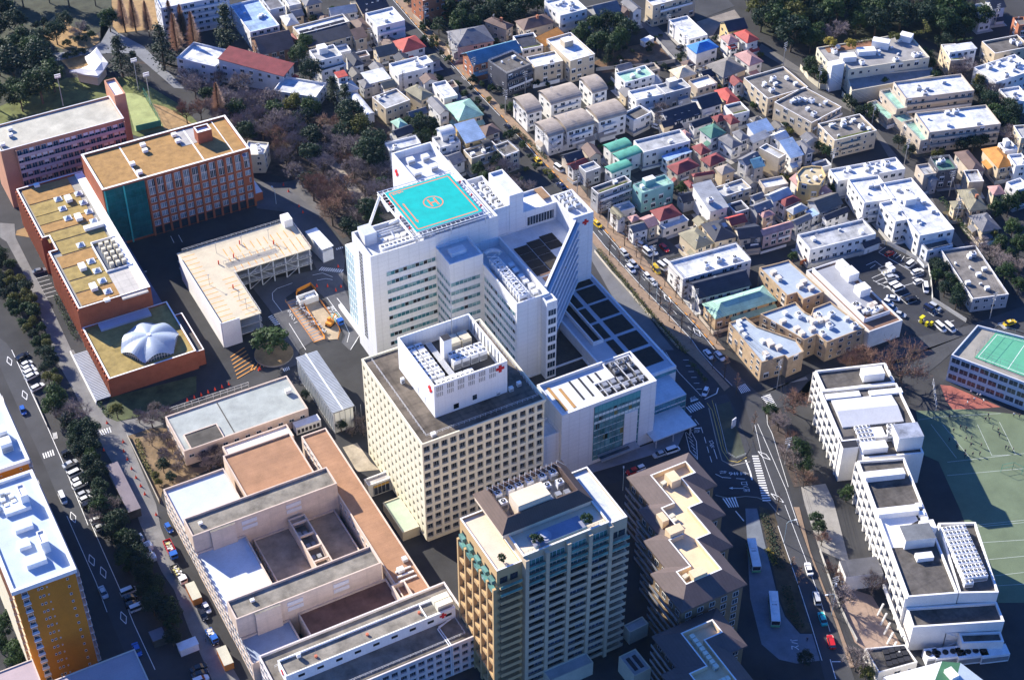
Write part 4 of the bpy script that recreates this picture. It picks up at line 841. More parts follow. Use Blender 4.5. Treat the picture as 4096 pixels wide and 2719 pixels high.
# ================================================================ houses and other buildings, one row each
WC = {'W': mat((.70, .69, .67), .08, .8, .3), 'C': mat((.55, .46, .33), .09, .8, .3), 'B': mat((.50, .43, .35), .1, .8, .3), 'G': mat((.38, .38, .39), .1, .8, .3), 'K': mat((.10, .10, .115), .15, .7),
      'Y': mat((.62, .46, .22), .08, .8), 'N': mat((.26, .15, .10), .1, .8), 'P': mat((.58, .42, .38), .08, .8), 'T': mat((.22, .42, .40), .08, .8), 'R': mat((.40, .16, .09), .12, .9, .4, .2, ('course', .5, .1)),
      'S': mat((.48, .35, .22), .16, .9, .6, .2, ('course', .6, .12)), 'L': mat((.56, .58, .62), .06, .7)}
RCOL = {'w': (.60, .62, .64), 'l': (.40, .41, .42), 'g': (.17, .17, .185), 'd': (.035, .04, .06), 'n': (.15, .10, .085), 'r': (.42, .075, .06), 'm': (.30, .50, .40), 'b': (.05, .22, .56), 't': (.33, .28, .235), 'o': (.50, .22, .05),
        'v': (.24, .22, .15), 'k': (.05, .05, .055), 'u': (.22, .05, .05), 'p': (.42, .24, .22), 'a': (.30, .42, .60), 'e': (.08, .20, .15), 'q': (.10, .24, .34), 'x': (.13, .12, .11), 'j': (.10, .34, .25), 'y': (.19, .175, .16), 'c': (.64, .52, .36)}
def rmat(c, flat): return mat(RCOL[c], .34 if flat else .2, .9 if flat else .72, .3, .3, ('grid', 3.1, .07) if flat else ('liney', .8, .16))
def rect3(L, F, Rr):
    x = (Rr-F); y = (L-F); a1 = math.atan2(x.y, x.x); a2 = math.atan2(y.y, y.x)-math.pi/2; w1, w2 = x.length, y.length
    s = math.atan2(w1*math.sin(a1)+w2*math.sin(a2), w1*math.cos(a1)+w2*math.cos(a2))
    ux = Vector((math.cos(s), math.sin(s), 0)); uy = Vector((-ux.y, ux.x, 0)); W_ = x.dot(ux); D_ = y.dot(uy)
    c = F+ux*W_/2+uy*D_/2; return c, W_, D_, s
SMALLW = [winmesh(1.5, 1.2), winmesh(1.1, 1.1, STEEL), winmesh(1.7, 1.9, LTMETAL, GLASS, 1, .06, .3), winmesh(.8, .9, LTMETAL, GLASS, 0)]
ACU = unitmesh(.9, .5, .8, 0); ACB = unitmesh(1.6, 1.2, 1.3, 0); ACF = unitmesh(2.0, 1.6, 1.6, 1)
def hiproof(b, W_, D_, h, rise, m, ov=.5):
    x, y = W_/2+ov, D_/2+ov; b.box(-x, -y, h-.18, x, y, h, m)
    if W_ >= D_: r = max(.2, x-y); A, B_ = (-r, 0, h+rise), (r, 0, h+rise)
    else: r = max(.2, y-x); A, B_ = (0, -r, h+rise), (0, r, h+rise)
    c = [(-x, -y, h+.004), (x, -y, h+.004), (x, y, h+.004), (-x, y, h+.004)]
    if W_ >= D_: b.face([c[0], c[1], B_, A], m); b.face([c[1], c[2], B_], m); b.face([c[2], c[3], A, B_], m); b.face([c[3], c[0], A], m)
    else: b.face([c[0], c[1], A], m); b.face([c[1], c[2], B_, A], m); b.face([c[2], c[3], B_], m); b.face([c[3], c[0], A, B_], m)
    b.tube(A, B_, .14, m, 4)
def gable(b, W_, D_, h, rise, m, along_x, ov=.5):
    x, y = W_/2+ov, D_/2+ov; t = .2
    if along_x: prof = [(-y, h-.12), (0, h+rise), (y, h-.12)]; f = lambda a, p, dz: (a, p[0], p[1]+dz); ends = (-x, x)
    else: prof = [(-x, h-.12), (0, h+rise), (x, h-.12)]; f = lambda a, p, dz: (p[0], a, p[1]+dz); ends = (-y, y)
    for p, q in ((prof[0], prof[1]), (prof[1], prof[2])):
        a, c = ends; P = [f(a, p, t), f(c, p, t), f(c, q, t), f(a, q, t)]; Q = [f(a, p, 0), f(c, p, 0), f(c, q, 0), f(a, q, 0)]
        b.face(P, m); b.face(Q[::-1], m)
        for i in range(4): j = (i+1) % 4; b.face([P[i], Q[i], Q[j], P[j]], m)
def vault(b, W_, D_, h, rise, m, along_x, ov=.4, n=12):
    x, y = W_/2+ov, D_/2+ov; half = y if along_x else x; end = x if along_x else y; pr = []
    for i in range(n+1): a = math.pi*i/n; pr.append((-half*math.cos(a), h+rise*math.sin(a)))
    f = (lambda a, p, d: (a, p[0], p[1]+d)) if along_x else (lambda a, p, d: (p[0], a, p[1]+d))
    for i in range(n): b.face([f(-end, pr[i], .15), f(end, pr[i], .15), f(end, pr[i+1], .15), f(-end, pr[i+1], .15)], m)
    for e in (-end, end): b.face([f(e, p, .15) for p in pr]+[f(e, p, -.05) for p in pr[::-1]], m)
    for e in (-end+ov, end-ov): b.face([f(e, p, -.02) for p in pr], m)
def house(row):
    k, L, F, Rr, h, ty, wc, rcode, opt, label = [s.strip() for s in row.split('|')]
    h = float(h); ks = k.split(',')*3
    P3 = [at(ks[i], *map(float, s.split(',')), h) if ':' not in s else at(s.split(':')[0], *map(float, s.split(':')[1].split(',')), h) for i, s in enumerate((L, F, Rr))]
    c, W_, D_, a = rect3(*P3); wm_ = WC[wc]; flat = ty[0] in 'FN'
    cat = 'building' if (flat and (W_*D_ > 150 or h > 8.5)) else 'house'; name = {'building': 'building', 'house': 'house'}[cat]
    if 'A' in opt: name, cat = 'apartment_block', 'apartment block'
    random.seed(int(abs(c.x*31+c.y*17)))
    t = T(name, label, cat, (c.x, c.y, 0), a, None, True); rm = rmat(rcode, flat)
    ov = 0 if flat else .55
    w, d = W_-2*ov, D_-2*ov; x, y = w/2, d/2
    if ty[0] == 'F':
        b = MB(); q = b.shell(rc(-x, -y, x, y), 0, h, wm_, .8, .28, PLASTER if wc in 'WCG' else None); t.add(b, 'wall'); b = MB(); b.prism(q, h-1.0, h-.75, rm); t.add(b, 'roof'); zr = h-.75
    elif ty[0] == 'N':
        b = MB(); b.box(-x, -y, 0, x, y, h-.2, wm_); t.add(b, 'wall'); b = MB(); b.box(-x-.25, -y-.25, h-.199, x+.25, y+.25, h, rm); t.add(b, 'roof'); zr = h
    else:
        b = MB(); b.box(-x, -y, 0, x, y, h-.19, wm_); r_ = MB(); rise = min(W_, D_)*.28
        if ty[0] == 'H': hiproof(r_, w, d, h, rise*.9, rm)
        elif ty[0] == 'G':
            ax_x = ty[1] == 'x'; gable(r_, w, d, h, rise, rm, ax_x)
            for s in (-1, 1):
                if ax_x: b.face([(s*x, -y, h-.2), (s*x, y, h-.2), (s*x, 0, h-.2+rise*.93)], wm_)
                else: b.face([(-x, s*y, h-.2), (x, s*y, h-.2), (0, s*y, h-.2+rise*.93)], wm_)
        elif ty[0] == 'V': vault(r_, w, d, h-.15, (D_ if ty[1] == 'x' else W_)*(.16 if 'lo' in opt else .3), rm, ty[1] == 'x')
        elif ty[0] == 'S':                   # one slope falling to the front
            zz = min(2.6, D_*.3); r_.face([(-x-.4, -y-.5, h), (x+.4, -y-.5, h), (x+.4, y+.3, h+zz), (-x-.4, y+.3, h+zz)], rm); r_.face([(-x-.4, y+.3, h+zz-.2), (x+.4, y+.3, h+zz-.2), (x+.4, -y-.5, h-.2), (-x-.4, -y-.5, h-.2)], rm)
            for s in (-1, 1): r_.face([(s*(x+.4), -y-.5, h), (s*(x+.4), y+.3, h+zz), (s*(x+.4), y+.3, h+zz-.2), (s*(x+.4), -y-.5, h-.2)], rm); b.face([(s*x, -y, h-.19), (s*x, y, h-.19), (s*x, y, h+zz-.3)], wm_)
            r_.face([(-x-.4, -y-.5, h-.2), (x+.4, -y-.5, h-.2), (x+.4, -y-.5, h), (-x-.4, -y-.5, h)], rm)
            b.face([(-x, y, h-.19), (x, y, h-.19), (x, y, h+zz-.3), (-x, y, h+zz-.3)], wm_)
        t.add(b, 'wall'); t.add(r_, 'roof'); zr = h+rise*.4
    n = max(1, int(round(h/3.0))); fh = (h-.4)/n
    if h > 3.4:
        facade(t, (-x, -y), (x, -y), .1, fh, n, max(1, int(w/2.7)), 1.6, 1.3, meshes=SMALLW, prob=.88)
        facade(t, (-x, y), (-x, -y), .1, fh, n, max(1, int(d/3.4)), 1.6, 1.3, meshes=SMALLW, prob=.75)
        facade(t, (x, -y), (x, y), .1, fh, n, max(1, int(d/4)), 1.6, 1.3, meshes=SMALLW, prob=.6)
    if 'b' in opt:
        for f in range(1, n):
            z = f*fh; b = MB(); w0, w1 = (-x*.95, x*.95) if 'bb' in opt else (-x*.7, x*.25 if random.random() < .5 else x*.8); b.box(w0, -y-1.1, z-.05, w1, -y-.002, z+.12, wm_); b.box(w0, -y-1.1, z+.121, w1, -y-1.0, z+1.05, wm_ if random.random() < .7 else LTMETAL); t.add(b, 'balcony')
    elif h > 5 and not flat and random.random() < .6:
        z = fh; w0 = -x*.8 if random.random() < .5 else 0; b = MB(); b.box(w0, -y-.95, z, w0+x*.8, -y-.002, z+.12, wm_); b.box(w0, -y-.95, z+.121, w0+x*.8, -y-.87, z+1.0, random.choice([wm_, LTMETAL, METAL])); t.add(b, 'balcony')
    if 'p' in opt:
        b = MB(); pw, pd = min(4.2, w*.35), min(3.6, d*.4); px_ = random.uniform(-x+pw, x-pw)*.6; b.box(px_-pw/2, y*.1, zr+.01, px_+pw/2, y*.1+pd, zr+2.6, wm_, PLASTER); t.add(b, 'stair_head')
    for ch in opt.split():
        if ch[0] == 'u':
            for _ in range(int(ch[1:])): t.inst('roof_unit', random.choice([ACU, ACB, ACB, ACF]), (random.uniform(-x*.75, x*.75), random.uniform(-y*.7, y*.7), zr), random.choice([0, 0, math.pi/2]))
        if ch == 'k':
            b = MB(); rr_ = random.uniform(-.4, .4)*x; b.box(rr_, -y*.3, zr, rr_+.9, -y*.3+.9, zr+2.2, WC['R']); t.add(b, 'chimney')
        if ch == 's':
            b = MB(); 
            for i in range(3): b.box(-x*.6+i*1.8, -y*.2, zr+.4, -x*.6+i*1.8+1.5, y*.3, zr+.6, glassmat((.03, .05, .12)))
            t.add(b, 'solar_panel')
        if ch == 'g': railing(t, rc(-x+.2, -y+.2, x-.2, y-.2), zr+.5, .9, METAL, 1.8, 'railing', True)
        if ch == 'h':
            b = MB(); b.box(-x*.8, -y+.5, zr+.002, x*.8, -y+1.3, zr+.7, mat((.10, .12, .03), .4, .95, 1.5)); t.add(b, 'roof_planting')
        if ch == 'd':                                      # door and porch
            b = MB(); b.box(x*.3, -y-.12, 0, x*.3+1, -y-.003, 2.1, DARK); b.box(x*.3-.3, -y-1.1, 2.3, x*.3+1.3, -y-.004, 2.45, wm_); t.add(b, 'door')
        if ch == 'l':                                      # roof lights
            b = MB()
            for i in range(3): b.box(-x*.5+i*x*.45, -y*.55, h+rise*.47, -x*.5+i*x*.45+.8, -y*.4, h+rise*.6, LTMETAL, GLASS)
            t.add(b, 'skylight')
    if 'A' not in opt and W_*D_ < 260:
        b = MB(); gm = random.choice([CONC, LCN, DKCONC, SOILG]); zz = random.uniform(.012, .055); b.box(-W_/2-1.3, -D_/2-1.5, -.02, W_/2+1.1, D_/2+.8, zz, gm); t.add(b, 'yard')
        if random.random() < .6: b = MB(); e = W_/2+1.2; b.box(-e, -D_/2-1.55, 0, e*random.uniform(.2, .8), -D_/2-1.4, random.uniform(.9, 1.7), random.choice([wm_, CONC, WC['B'], LTMETAL])); b.box(-e, -D_/2-1.39, 0, -e+.15, D_/2*random.uniform(-.2, .9), 1.3, random.choice([wm_, CONC, WC['B']])); t.add(b, 'garden_wall')
    if not flat and W_ > 6 and D_ > 6:
        for side in (0, 1):
            if random.random() < .55:
                b = MB(); zz = random.uniform(2.7, 3.3); q = random.uniform(.35, .75)
                if side == 0: x0 = -x if random.random() < .5 else x*(1-2*q); x1 = x0+2*x*q; b.box(x0, -y-1.5, 0, x1, -y-.003, zz-.3, wm_); b.face([(x0-.3, -y-1.9, zz-.35), (x1+.3, -y-1.9, zz-.35), (x1+.3, -y-.004, zz+.5), (x0-.3, -y-.004, zz+.5)], rm); b.face([(x0-.3, -y-.004, zz+.3), (x1+.3, -y-.004, zz+.3), (x1+.3, -y-1.9, zz-.5), (x0-.3, -y-1.9, zz-.5)], rm)
                else: y0 = -y*random.uniform(.2, 1); y1 = y0+y*q; b.box(-x-1.4, y0, 0, -x-.003, y1, zz-.3, wm_); b.face([(-x-1.8, y1+.3, zz-.35), (-x-1.8, y0-.3, zz-.35), (-x-.004, y0-.3, zz+.5), (-x-.004, y1+.3, zz+.5)], rm)
                t.add(b, 'lean_to')
    if random.random() < .45 and W_*D_ < 300:
        b = MB(); ax, ay = random.uniform(-.6, .6)*x, random.uniform(-.2, .6)*y; b.cyl(ax, ay, zr-.3, zr+2.6, .05, METAL, 4)
        for i in range(3): b.box(ax-.6+.1*i, ay-.03, zr+2.0+.25*i, ax+.6-.1*i, ay+.03, zr+2.06+.25*i, METAL)
        t.add(b, 'antenna')
    t.done(); return t
LCN = mat((.33, .31, .28), .2, .9, .6); SOILG = mat((.12, .10, .06), .4, .95, .8)
ROWS = '''
A1|1330,-60|1440,75|2060,-20|14|F|L|w|A b|tall pale apartment block at the top edge behind the reddish bare conifers
A1|1620,482|1925,598|2012,440|8|F|L|w||white flat roofed end of the long school house by the dark cedars
A1|1940,590|A2:300,690|A2:420,570|8|S|L|u||long pale building under a maroon lean-to roof beside the wood
A2|205,815|590,872|690,745|6|F|W|w||low wing with a dazzling white flat roof at the end of the maroon roofed building
A1|2080,40|A2:0,290|A2:255,215|8|F|W|a|u4|big flat blue grey roofed building with a white terrace at its near end
A2|0,340|95,500|410,430|5.5|Gx|N|n||broad brown gabled house below the blue grey flat roof
A2|265,145|325,240|445,212|7|H|C|l||small cream house with a pale grey hipped roof beside a white chimney
A2|385,240|440,310|890,190|8.5|F|C|w|u2|cream house with a white flat top above a wide dark front slope
A2|440,330|520,425|930,315|6.2|S|C|d||dark front slope block of the cream flat topped house
A2|120,-20|180,90|305,50|8|F|L|g||blue shaded house near the top edge left of the tree lined garden
A2|310,-40|350,55|450,20|7|F|W|l||white house cut by the top edge above the garden
A2|455,-40|500,60|640,10|8|H|C|g||cream house with grey hip cut by the top edge
A2|690,80|725,150|970,108|6|Gx|W|l||white house with a pale grey ridge roof left of the dark skylit gable
A2|900,0|1010,130|1240,50|6.5|Gx|C|d|l|house with a huge dark gable and a row of roof lights by the main road
A2|1030,120|1140,242|1388,182|10|F|W|w|A bb u3|white four storey flats with stacked front balconies beside the road
A2|895,190|975,288|1092,245|6|H|C|n||cream house with a small brown hipped roof left of the white flats
A2|1275,370|1365,478|1578,415|6|H|W|r||white house with a bright red pyramid roof beside the road
A2|1090,430|1152,520|1328,480|6|Gx|C|x||cream house with a dark flat ridge roof left of the red pyramid
A2|540,450|605,550|822,490|9|F|W|l|p|white modern house with a sunken roof terrace
A2|610,610|640,640|862,575|6|F|W|x||white lower terrace storey in front of the sunken roof terrace
A2|845,490|928,598|1028,570|6|H|W|d||white house with a steep dark blue hip roof
A2|1250,570|1332,672|1588,602|7.5|F|W|w|u1|white flat box house with a blank front wall
A2|1500,520|1560,580|1640,552|8|F|W|w||taller white rear box behind the blank fronted house
A2|1000,655|1072,750|1258,700|5.5|N|W|w||house with a white sheet metal roof left of the blank fronted house
A2|960,725|1020,800|1110,775|5|H|G|g||small grey hip roof tucked under the white metal roof
A2|760,650|792,697|873,676|8.5|N|W|r||tiny white tower room under a small square red roof
A2|765,760|842,838|988,800|5.5|H|W|l||white house with a grey hip roof beneath the little red tower room
A2|890,870|1040,1055|1130,1030|3.5|Vy|W|w||white barrel vaulted shed beside the dark evergreens
A2|1065,880|1215,975|1452,910|7|F|C|l|u2|cream house with a broad grey flat roof and shaded front
A2|1415,790|1535,905|1622,830|6.5|H|C|v||cream house with an olive hipped roof
A2|1570,910|1700,1035|1803,1010|7|Gy|W|g|l|tall grey gabled house with roof lights in its long slope
A2|1395,1010|1440,1060|1600,1010|4.5|Gx|G|g||low dark grey roof in front of the olive hipped house
A2|1640,745|1740,882|1858,848|7|F|W|w||white flat house with a bright roof by the road trees
A2|1745,940|1868,1092|2098,1028|6|H|C|m||house with a large pale mint hip roof beside the road
A2|1250,1180|1320,1240|1482,1182|6|Gx|W|d||house with a dark blue slope near the hospital corner
A2|1255,1090|1330,1152|1418,1116|6|H|W|m||small pale mint hip behind the dark blue slope
A2|1205,1282|1250,1352|1532,1280|8|F|W|w|g u1|white roof terrace house touching the rear of the hospital
A2|1640,1232|1702,1325|1885,1270|8|F|W|l|u2 g|white three storey house with a small vault on its terrace
A2|1660,1165|1720,1235|1850,1195|9.5|Vx|W|w||little white barrel roof on the terrace house behind the hospital
A2|1845,1160|1930,1288|2108,1222|8.5|S|Y|a||yellow walled house under a plain pale blue roof
A2|1920,1340|1985,1420|2240,1335|7|F|C|y|u3 b|cream flats with round dark vault windows behind the hospital garden
A2|2065,1270|2100,1330|2170,1300|8.5|Vx|K|k||black barrel roof between the cream flats and the blue roof
A2|1730,1390|1820,1485|1932,1432|5|Gx|W|g||white house with a grey gable next to the hospital rear wall
A2|2045,1145|2110,1225|2245,1168|6|H|C|n||mauve brown hip roof beside the road behind the yellow walled house
A3|-10,1290|40,1400|140,1320|8|F|C|y|g|cream roof terrace flats on the road side opposite the vaulted terrace row
A2|1370,-60|1548,12|1950,-60|10|F|R|w||brick orange apartment house at the top edge beside the road
A2|1830,270|1850,430|2170,330|6|H|G|g||large grey hip roofed villa in dark trees by the road
A2|2075,200|A3:60,272|A3:150,232|6|H|B|n|k|brown hip roofed villa with a brick chimney next to the grey villa
A3|130,190|212,275|492,202|7|H|B|n|k|biggest brown hipped villa with tall white framed windows
A2|1900,480|1992,592|A3:195,470|7|Gx|R|q||brick walled house with a long teal blue roof
A3|130,322|200,445|382,402|8.5|F|W|d|h|white house with a deep navy shaded roof court
A3|350,350|395,420|560,300|8|S|C|o||cream house with a thin orange roof edge behind the cream flats
A3|420,350|630,548|848,482|10|F|C|w|A p|tall cream flats with a pale square roof tower
A3|245,510|310,602|562,540|8.5|F|C|w|u1|flat white roof with one dark square opening
A2|2095,560|A3:60,665|A3:312,592|10|F|K|x|A bb g u3|dark framed apartment block with white blinds in a grid
A3|385,10|540,142|788,86|10|F|W|w|A bb u6|white flats with many roof boxes near the top edge
A3|790,60|880,178|1092,112|7|Gx|G|g||grey house with a wide dormer right of the boxy white flats
A3|975,50|1110,125|1182,100|7.5|Gy|N|n||narrow brown gabled house near the top edge
A3|1090,20|1190,115|1275,82|7.5|Gy|W|g||white walled grey gable next to the narrow brown gable
A3|1290,0|1372,52|1765,-40|10|F|C|w|A b|cream apartment slab cut by the top edge above the car park
A3|1510,180|1692,352|1862,312|6|F|W|w||single white flat roofed hall beside the empty lot
A3|1965,200|2045,292|2222,252|6.5|Gx|Y|d||yellow walled house with a dark gable by the wood
A3|1965,330|2042,398|2150,370|6|H|W|p||white house with a dull rose hip roof below the yellow walled house
A3|2110,292|2215,390|A4:70,330|6.5|H|W|r||white house with a salmon red hip roof at the wood's edge
A3|2035,405|2060,445|2130,425|4.5|H|W|r||tiny bright red hipped roof beside the blue tarpaulin house
A3|2120,480|2235,595|A4:100,515|6.5|H|W|p||larger rose hip roofed house beside the lane to the wood
A3|1670,410|1760,485|1962,420|7|H|W|b||house with its roof covered in bright blue sheeting
A3|1850,580|2000,702|2205,612|6|H|C|y||wide house with a mauve grey hipped roof
A3|1035,655|1122,742|1388,668|8|F|W|m|u3|white house with a mint green flat roof and three roof hatches
A3|1130,820|1222,900|1492,850|7|F|W|w|u1|white flat roofed house in front of the mint flat roof
A3|1415,760|1480,842|1702,770|7.5|F|G|l|p|grey white terraced house with slanting dark skylights
A3|1490,635|1602,712|1782,672|5.5|H|C|c||house with a cream orange hip roof below the empty lot
A3|1690,722|1772,795|1948,742|6|F|B|w|u2|beige flat roofed house right of the slanting skylights
A3|1420,1000|1510,1118|1792,1010|4.8|Gx|W|d|l|long white house under a deep navy roof with small roof lights
A3|1710,880|1812,985|1992,922|6|Gx|W|d||second navy roofed white house up the slope to the right
A3|1690,1100|1740,1152|1905,1085|5|Gx|W|d||third and smallest navy roofed white house
A3|1950,802|2030,932|2135,882|6|H|C|r||house with a red hip roof by the stepped concrete flats
A3|2030,940|2090,1030|2225,980|6.5|F|W|y|h|white house with a planted roof terrace below the red hip
A3|1900,1045|1945,1100|2040,1060|5.5|H|B|u||small maroon hip roof left of the planted terrace
A3|2000,1040|2065,1120|2145,1085|6|H|B|u||taller maroon hip roof right of the small one
A3|1790,1152|1892,1245|2022,1182|6|H|W|e||white house with a dark green hip roof
A3|1610,1180|1660,1235|1710,1200|5|H|P|p||tiny rose roofed house under the navy gables
A3|1205,1258|1290,1365|1702,1255|7|F|W|l|u1|long flat concrete grey roof next to the two mint vaults
A3|1470,1395|1500,1440|1702,1345|5|N|W|a||low blue white sheet roof in front of the concrete grey roof
A3|915,1302|990,1372|1190,1300|6.5|Vx|W|j|lo b|rear mint green curved roof of the row of three
A3|1000,1378|1070,1445|1278,1362|6.5|Vx|W|j|lo b|middle mint green curved roof of the row of three
A3|945,1492|1000,1562|1178,1472|6|Vx|W|j|lo|front mint green curved roof of the row of three
A3|540,1392|600,1462|762,1412|6|Gx|B|d||house with a dark navy roof facing the main road
A3|740,1318|800,1422|912,1382|6.5|Gy|B|n||brown slope roof next to the navy one by the road
A3|600,1472|655,1528|795,1462|5|Gx|W|u||white house with a maroon roof in front of the navy roof
A3|720,1482|770,1545|895,1492|6.5|F|G|l||pale grey box house right of the maroon roof by the road
A3|1720,1312|1800,1392|1892,1352|6|H|B|u||maroon hip at the head of the row of maroon roofs
A3|1800,1422|1882,1495|2022,1425|6|H|B|u||maroon hip with ridge tiles below the dark green hip
A3|1480,1495|1590,1568|1802,1490|6|H|B|u||largest maroon hip beside the concrete grey roof
A3|1680,1565|B3:1730,20|B3:1945,5|6|H|B|u||front maroon hip of the row beside the mint walled flats
A3|1890,1512|1990,1572|2132,1545|6|H|C|t||cream house with a sand hip roof right of the maroon row
A3|1950,1235|2080,1335|2172,1285|5.5|H|W|g||white house with a grey hip roof below the dark green hip
A3|2075,1185|2160,1260|2240,1230|6.5|H|W|g||taller white house with a slate hip roof on its right
A3|2140,1420|2210,1490|A4:80,1350|6.5|Gx|W|g||white house with slate gable in the dense cluster
A3|110,882|240,1032|388,985|8|Vx|W|t|lo A|short fawn curved roof flats at the near end of the rear row
A3|340,822|455,948|742,860|8|Vx|W|t|lo A b|long fawn curved roof flats in the middle of the rear row
A3|700,708|825,845|972,802|8|Vx|W|t|lo A b|fawn curved roof flats at the far end of the rear row
A3|310,1102|430,1238|578,1182|8.5|Vx|W|t|lo A b|fawn curved roof flats at the road end of the front row
A3|470,1048|598,1188|852,1108|8.5|Vx|W|t|lo A b|middle fawn curved roof flats of the front row
A3|760,962|882,1098|1142,1018|8.5|Vx|W|t|lo A b|far fawn curved roof flats of the front row
A3|1130,1000|1200,1080|1325,985|6|F|W|x||white flat annexe at the far end of the fawn curved roofs
A4|-20,662|155,852|478,732|8|F|C|y|A b u9|beige grey flats with white roof hatches, left of the staggered pair
A4|185,892|532,1060|818,938|8|F|C|y|A bb u9|beige grey flats with bay fronts, right of the staggered pair
A4|605,1062|730,1212|1082,1112|8|F|C|y|A b u9 h|beige flats with a white heap of air units and a planted balcony
A4|1255,705|1345,852|1928,770|9|F|B|w|A bb u4|rear long flats with a pale roof and a green side deck
A4|1450,972|1545,1142|2152,1052|9|F|B|w|A bb u5|front long flats with a pale roof and a green side deck
A4|1140,780|1265,945|1345,915|6|F|B|m|g|mint floored roof deck beside the rear long flats
A4|1020,880|1190,1030|1260,1000|3.2|F|B|m||lower mint deck stepping down beside the rear long flats
A4|1330,1045|1470,1215|1560,1185|6|F|B|m|g|mint floored roof deck beside the front long flats
A4|1225,990|1310,1060|1410,1020|4|F|B|m||small mint deck between the two long flats
A4|1650,385|1730,522|1858,512|7.5|F|C|w|h|pale house with flower pots on its white terrace
A4|1700,395|1725,450|1942,405|9|N|W|w||white sheet roofed top floor above the flower pot terrace
A4|2030,352|2112,462|2400,385|7|F|C|x|u2|dark flat roofed house with white cross walls at the right edge
A4|1990,562|2120,712|2420,560|7.5|F|W|w|u9|wide white roofed complex by the right edge
A4|2165,765|2255,888|2420,850|6|F|W|w|u2|white lower wing of the complex by the right edge
A4|1930,40|1990,130|2070,90|8|F|L|w||blue white house in the top right corner
A4|2040,0|2090,80|2200,50|8|Gx|L|d||shaded house beside the blue white one in the top right corner
A4|2290,150|2320,220|2400,200|8|F|R|y||brick house at the right edge below the top corner
A4|2310,1080|2340,1190|2420,1160|9|F|C|l|b|cream flats cut by the right edge above the orange roof
A4|2160,1230|2200,1300|2300,1270|8|F|W|l|p|white stepped house above the orange hip roof
A4|2250,1330|2290,1430|2400,1400|8|F|W|w|u2|white house right of the orange hip roof
A4|1755,1312|1905,1492|2035,1470|6|H|B|n||house with a large brown hipped roof in the right hand row
A4|2010,1282|2138,1452|2292,1412|6|H|C|o||cream house with an orange hipped roof
A4|1550,1362|1620,1475|1792,1452|8|F|K|e|g u2|dark house with a green painted roof deck
A4|1450,1420|1500,1509|1600,1480|7.5|F|B|l||beige house with steps beside the green painted roof
A4|0,1092|40,1172|188,1092|6|S|W|a||white house with a pale blue slope below the staggered flats
A4|175,1165|240,1225|332,1172|5.5|Gx|W|w||white sheet roof with a brown edge in the dense cluster
A4|-10,1195|30,1240|172,1162|5.5|S|W|l||white house under a pale grey slope left of the brown edged sheet
A4|75,1275|250,1365|318,1330|9|F|C|l|b|beige three storey house with a roof slab turned side on
A4|240,1262|350,1368|470,1330|6|S|W|a||house with pale blue metal roofs stepping down
A4|380,1225|480,1330|555,1300|6|H|G|g||grey hip roof right of the stepping blue metal
A4|0,1352|35,1455|112,1405|6|Gx|G|q||dark teal roofed house at the left of the cluster
A4|720,1452|760,1560|1320,1430|7|F|W|w|u9|front wing of the white clinic beside the lane with pale roof
B3|800,120|880,170|1192,68|8.5|F|G|y|bb h u1|slate grey flats with planted balconies on the main road
B3|1195,85|1270,165|1555,70|8.5|F|T|m|A p g u2|mint walled flats with a mint roof beside the slate grey flats
B3|985,312|1062,408|1132,372|6|Gy|W|v||narrow olive gable beside the taxi rank of the road
B3|1235,392|1332,478|1432,440|6|Gx|C|p||house with a pink mauve roof behind the dark grey porch
B3|1150,372|1180,425|1262,390|6|H|C|p||smaller pink mauve hip on the left of the pair
B3|1150,452|1190,522|1335,472|5.5|Gx|W|g||white house with a black grey roof in front of the pink mauve ones
B3|1330,322|1432,418|1642,362|6|H|W|u||house with a big russet hip roof by the lane
B3|1430,432|1462,482|1675,392|4|N|W|w||white flat front part of the russet roofed house
B3|1700,140|1880,332|2062,290|7.5|S|W|l|u1|white house with a grey sloping roof and curved balconies
B3|1920,112|2002,195|2250,110|7|F|C|l|u2|cream row with a long pale grey top
B3|1570,532|1752,672|1942,622|5.5|H|C|v|l|house with a broad olive hip roof above the parking yard
B3|1780,442|1922,602|2142,562|6|H|C|d|s|house with a navy pyramid roof and solar panels
B3|2000,388|2072,458|2225,422|6|Gx|C|r||house with a flat coral red roof behind the navy pyramid
B3|2110,472|2142,582|B4:100,520|6|Gx|B|d||dark gable right of the navy pyramid
B3|1540,768|1640,932|2235,742|8|F|W|w|A g u6|white terrace houses with open roof courts beside the parking yard
B3|1690,952|1780,1112|2245,972|6|Gx|W|d||long hall with a deep navy roof in front of the white terrace houses
B3|1805,1152|1928,1292|B4:238,1082|5|H|S|m||long hall with a pale aqua hip roof beside the road
B3|1640,60|1700,120|1760,100|5|H|B|u||little maroon roof beside the round tree behind the mint flats
B4|90,40|128,112|325,65|7|F|B|w||beige box house left of the curved ochre block
B4|235,218|302,275|442,215|6.5|H|W|u||white house with a wine red hip roof
B4|300,302|372,345|512,285|6|H|Y|l||yellow walled house with a grey hip roof
B4|140,168|200,240|352,152|7|Gx|W|l||white house with a light grey slope behind the wine red hip
B4|490,222|600,325|802,245|6|Gx|G|x||long dark grey ridge roof behind the white clinic
B4|610,352|660,398|862,312|5|Gx|W|d||navy roof with one white seam in front of the dark ridge
B4|485,312|540,355|612,322|5|N|W|a||small blue grey flat roof left of the white seam
B4|80,472|112,532|372,440|6|Gx|P|p||house with a long pale mauve ridge roof
B4|10,262|60,332|192,262|6.5|Gx|G|g||slate gable left of the little wine red one
B4|0,180|40,230|130,185|6|Gx|W|g||slate roofed house behind the slate gable
B4|75,322|112,372|212,332|6|H|C|p||cream house with a tiny rose hip roof
B4|-30,432|5,552|102,500|6|Gx|K|d||near black house beside the pale mauve ridge
B4|350,395|400,440|540,370|5|Gx|G|g||grey blue roofed house with hanging laundry sheets
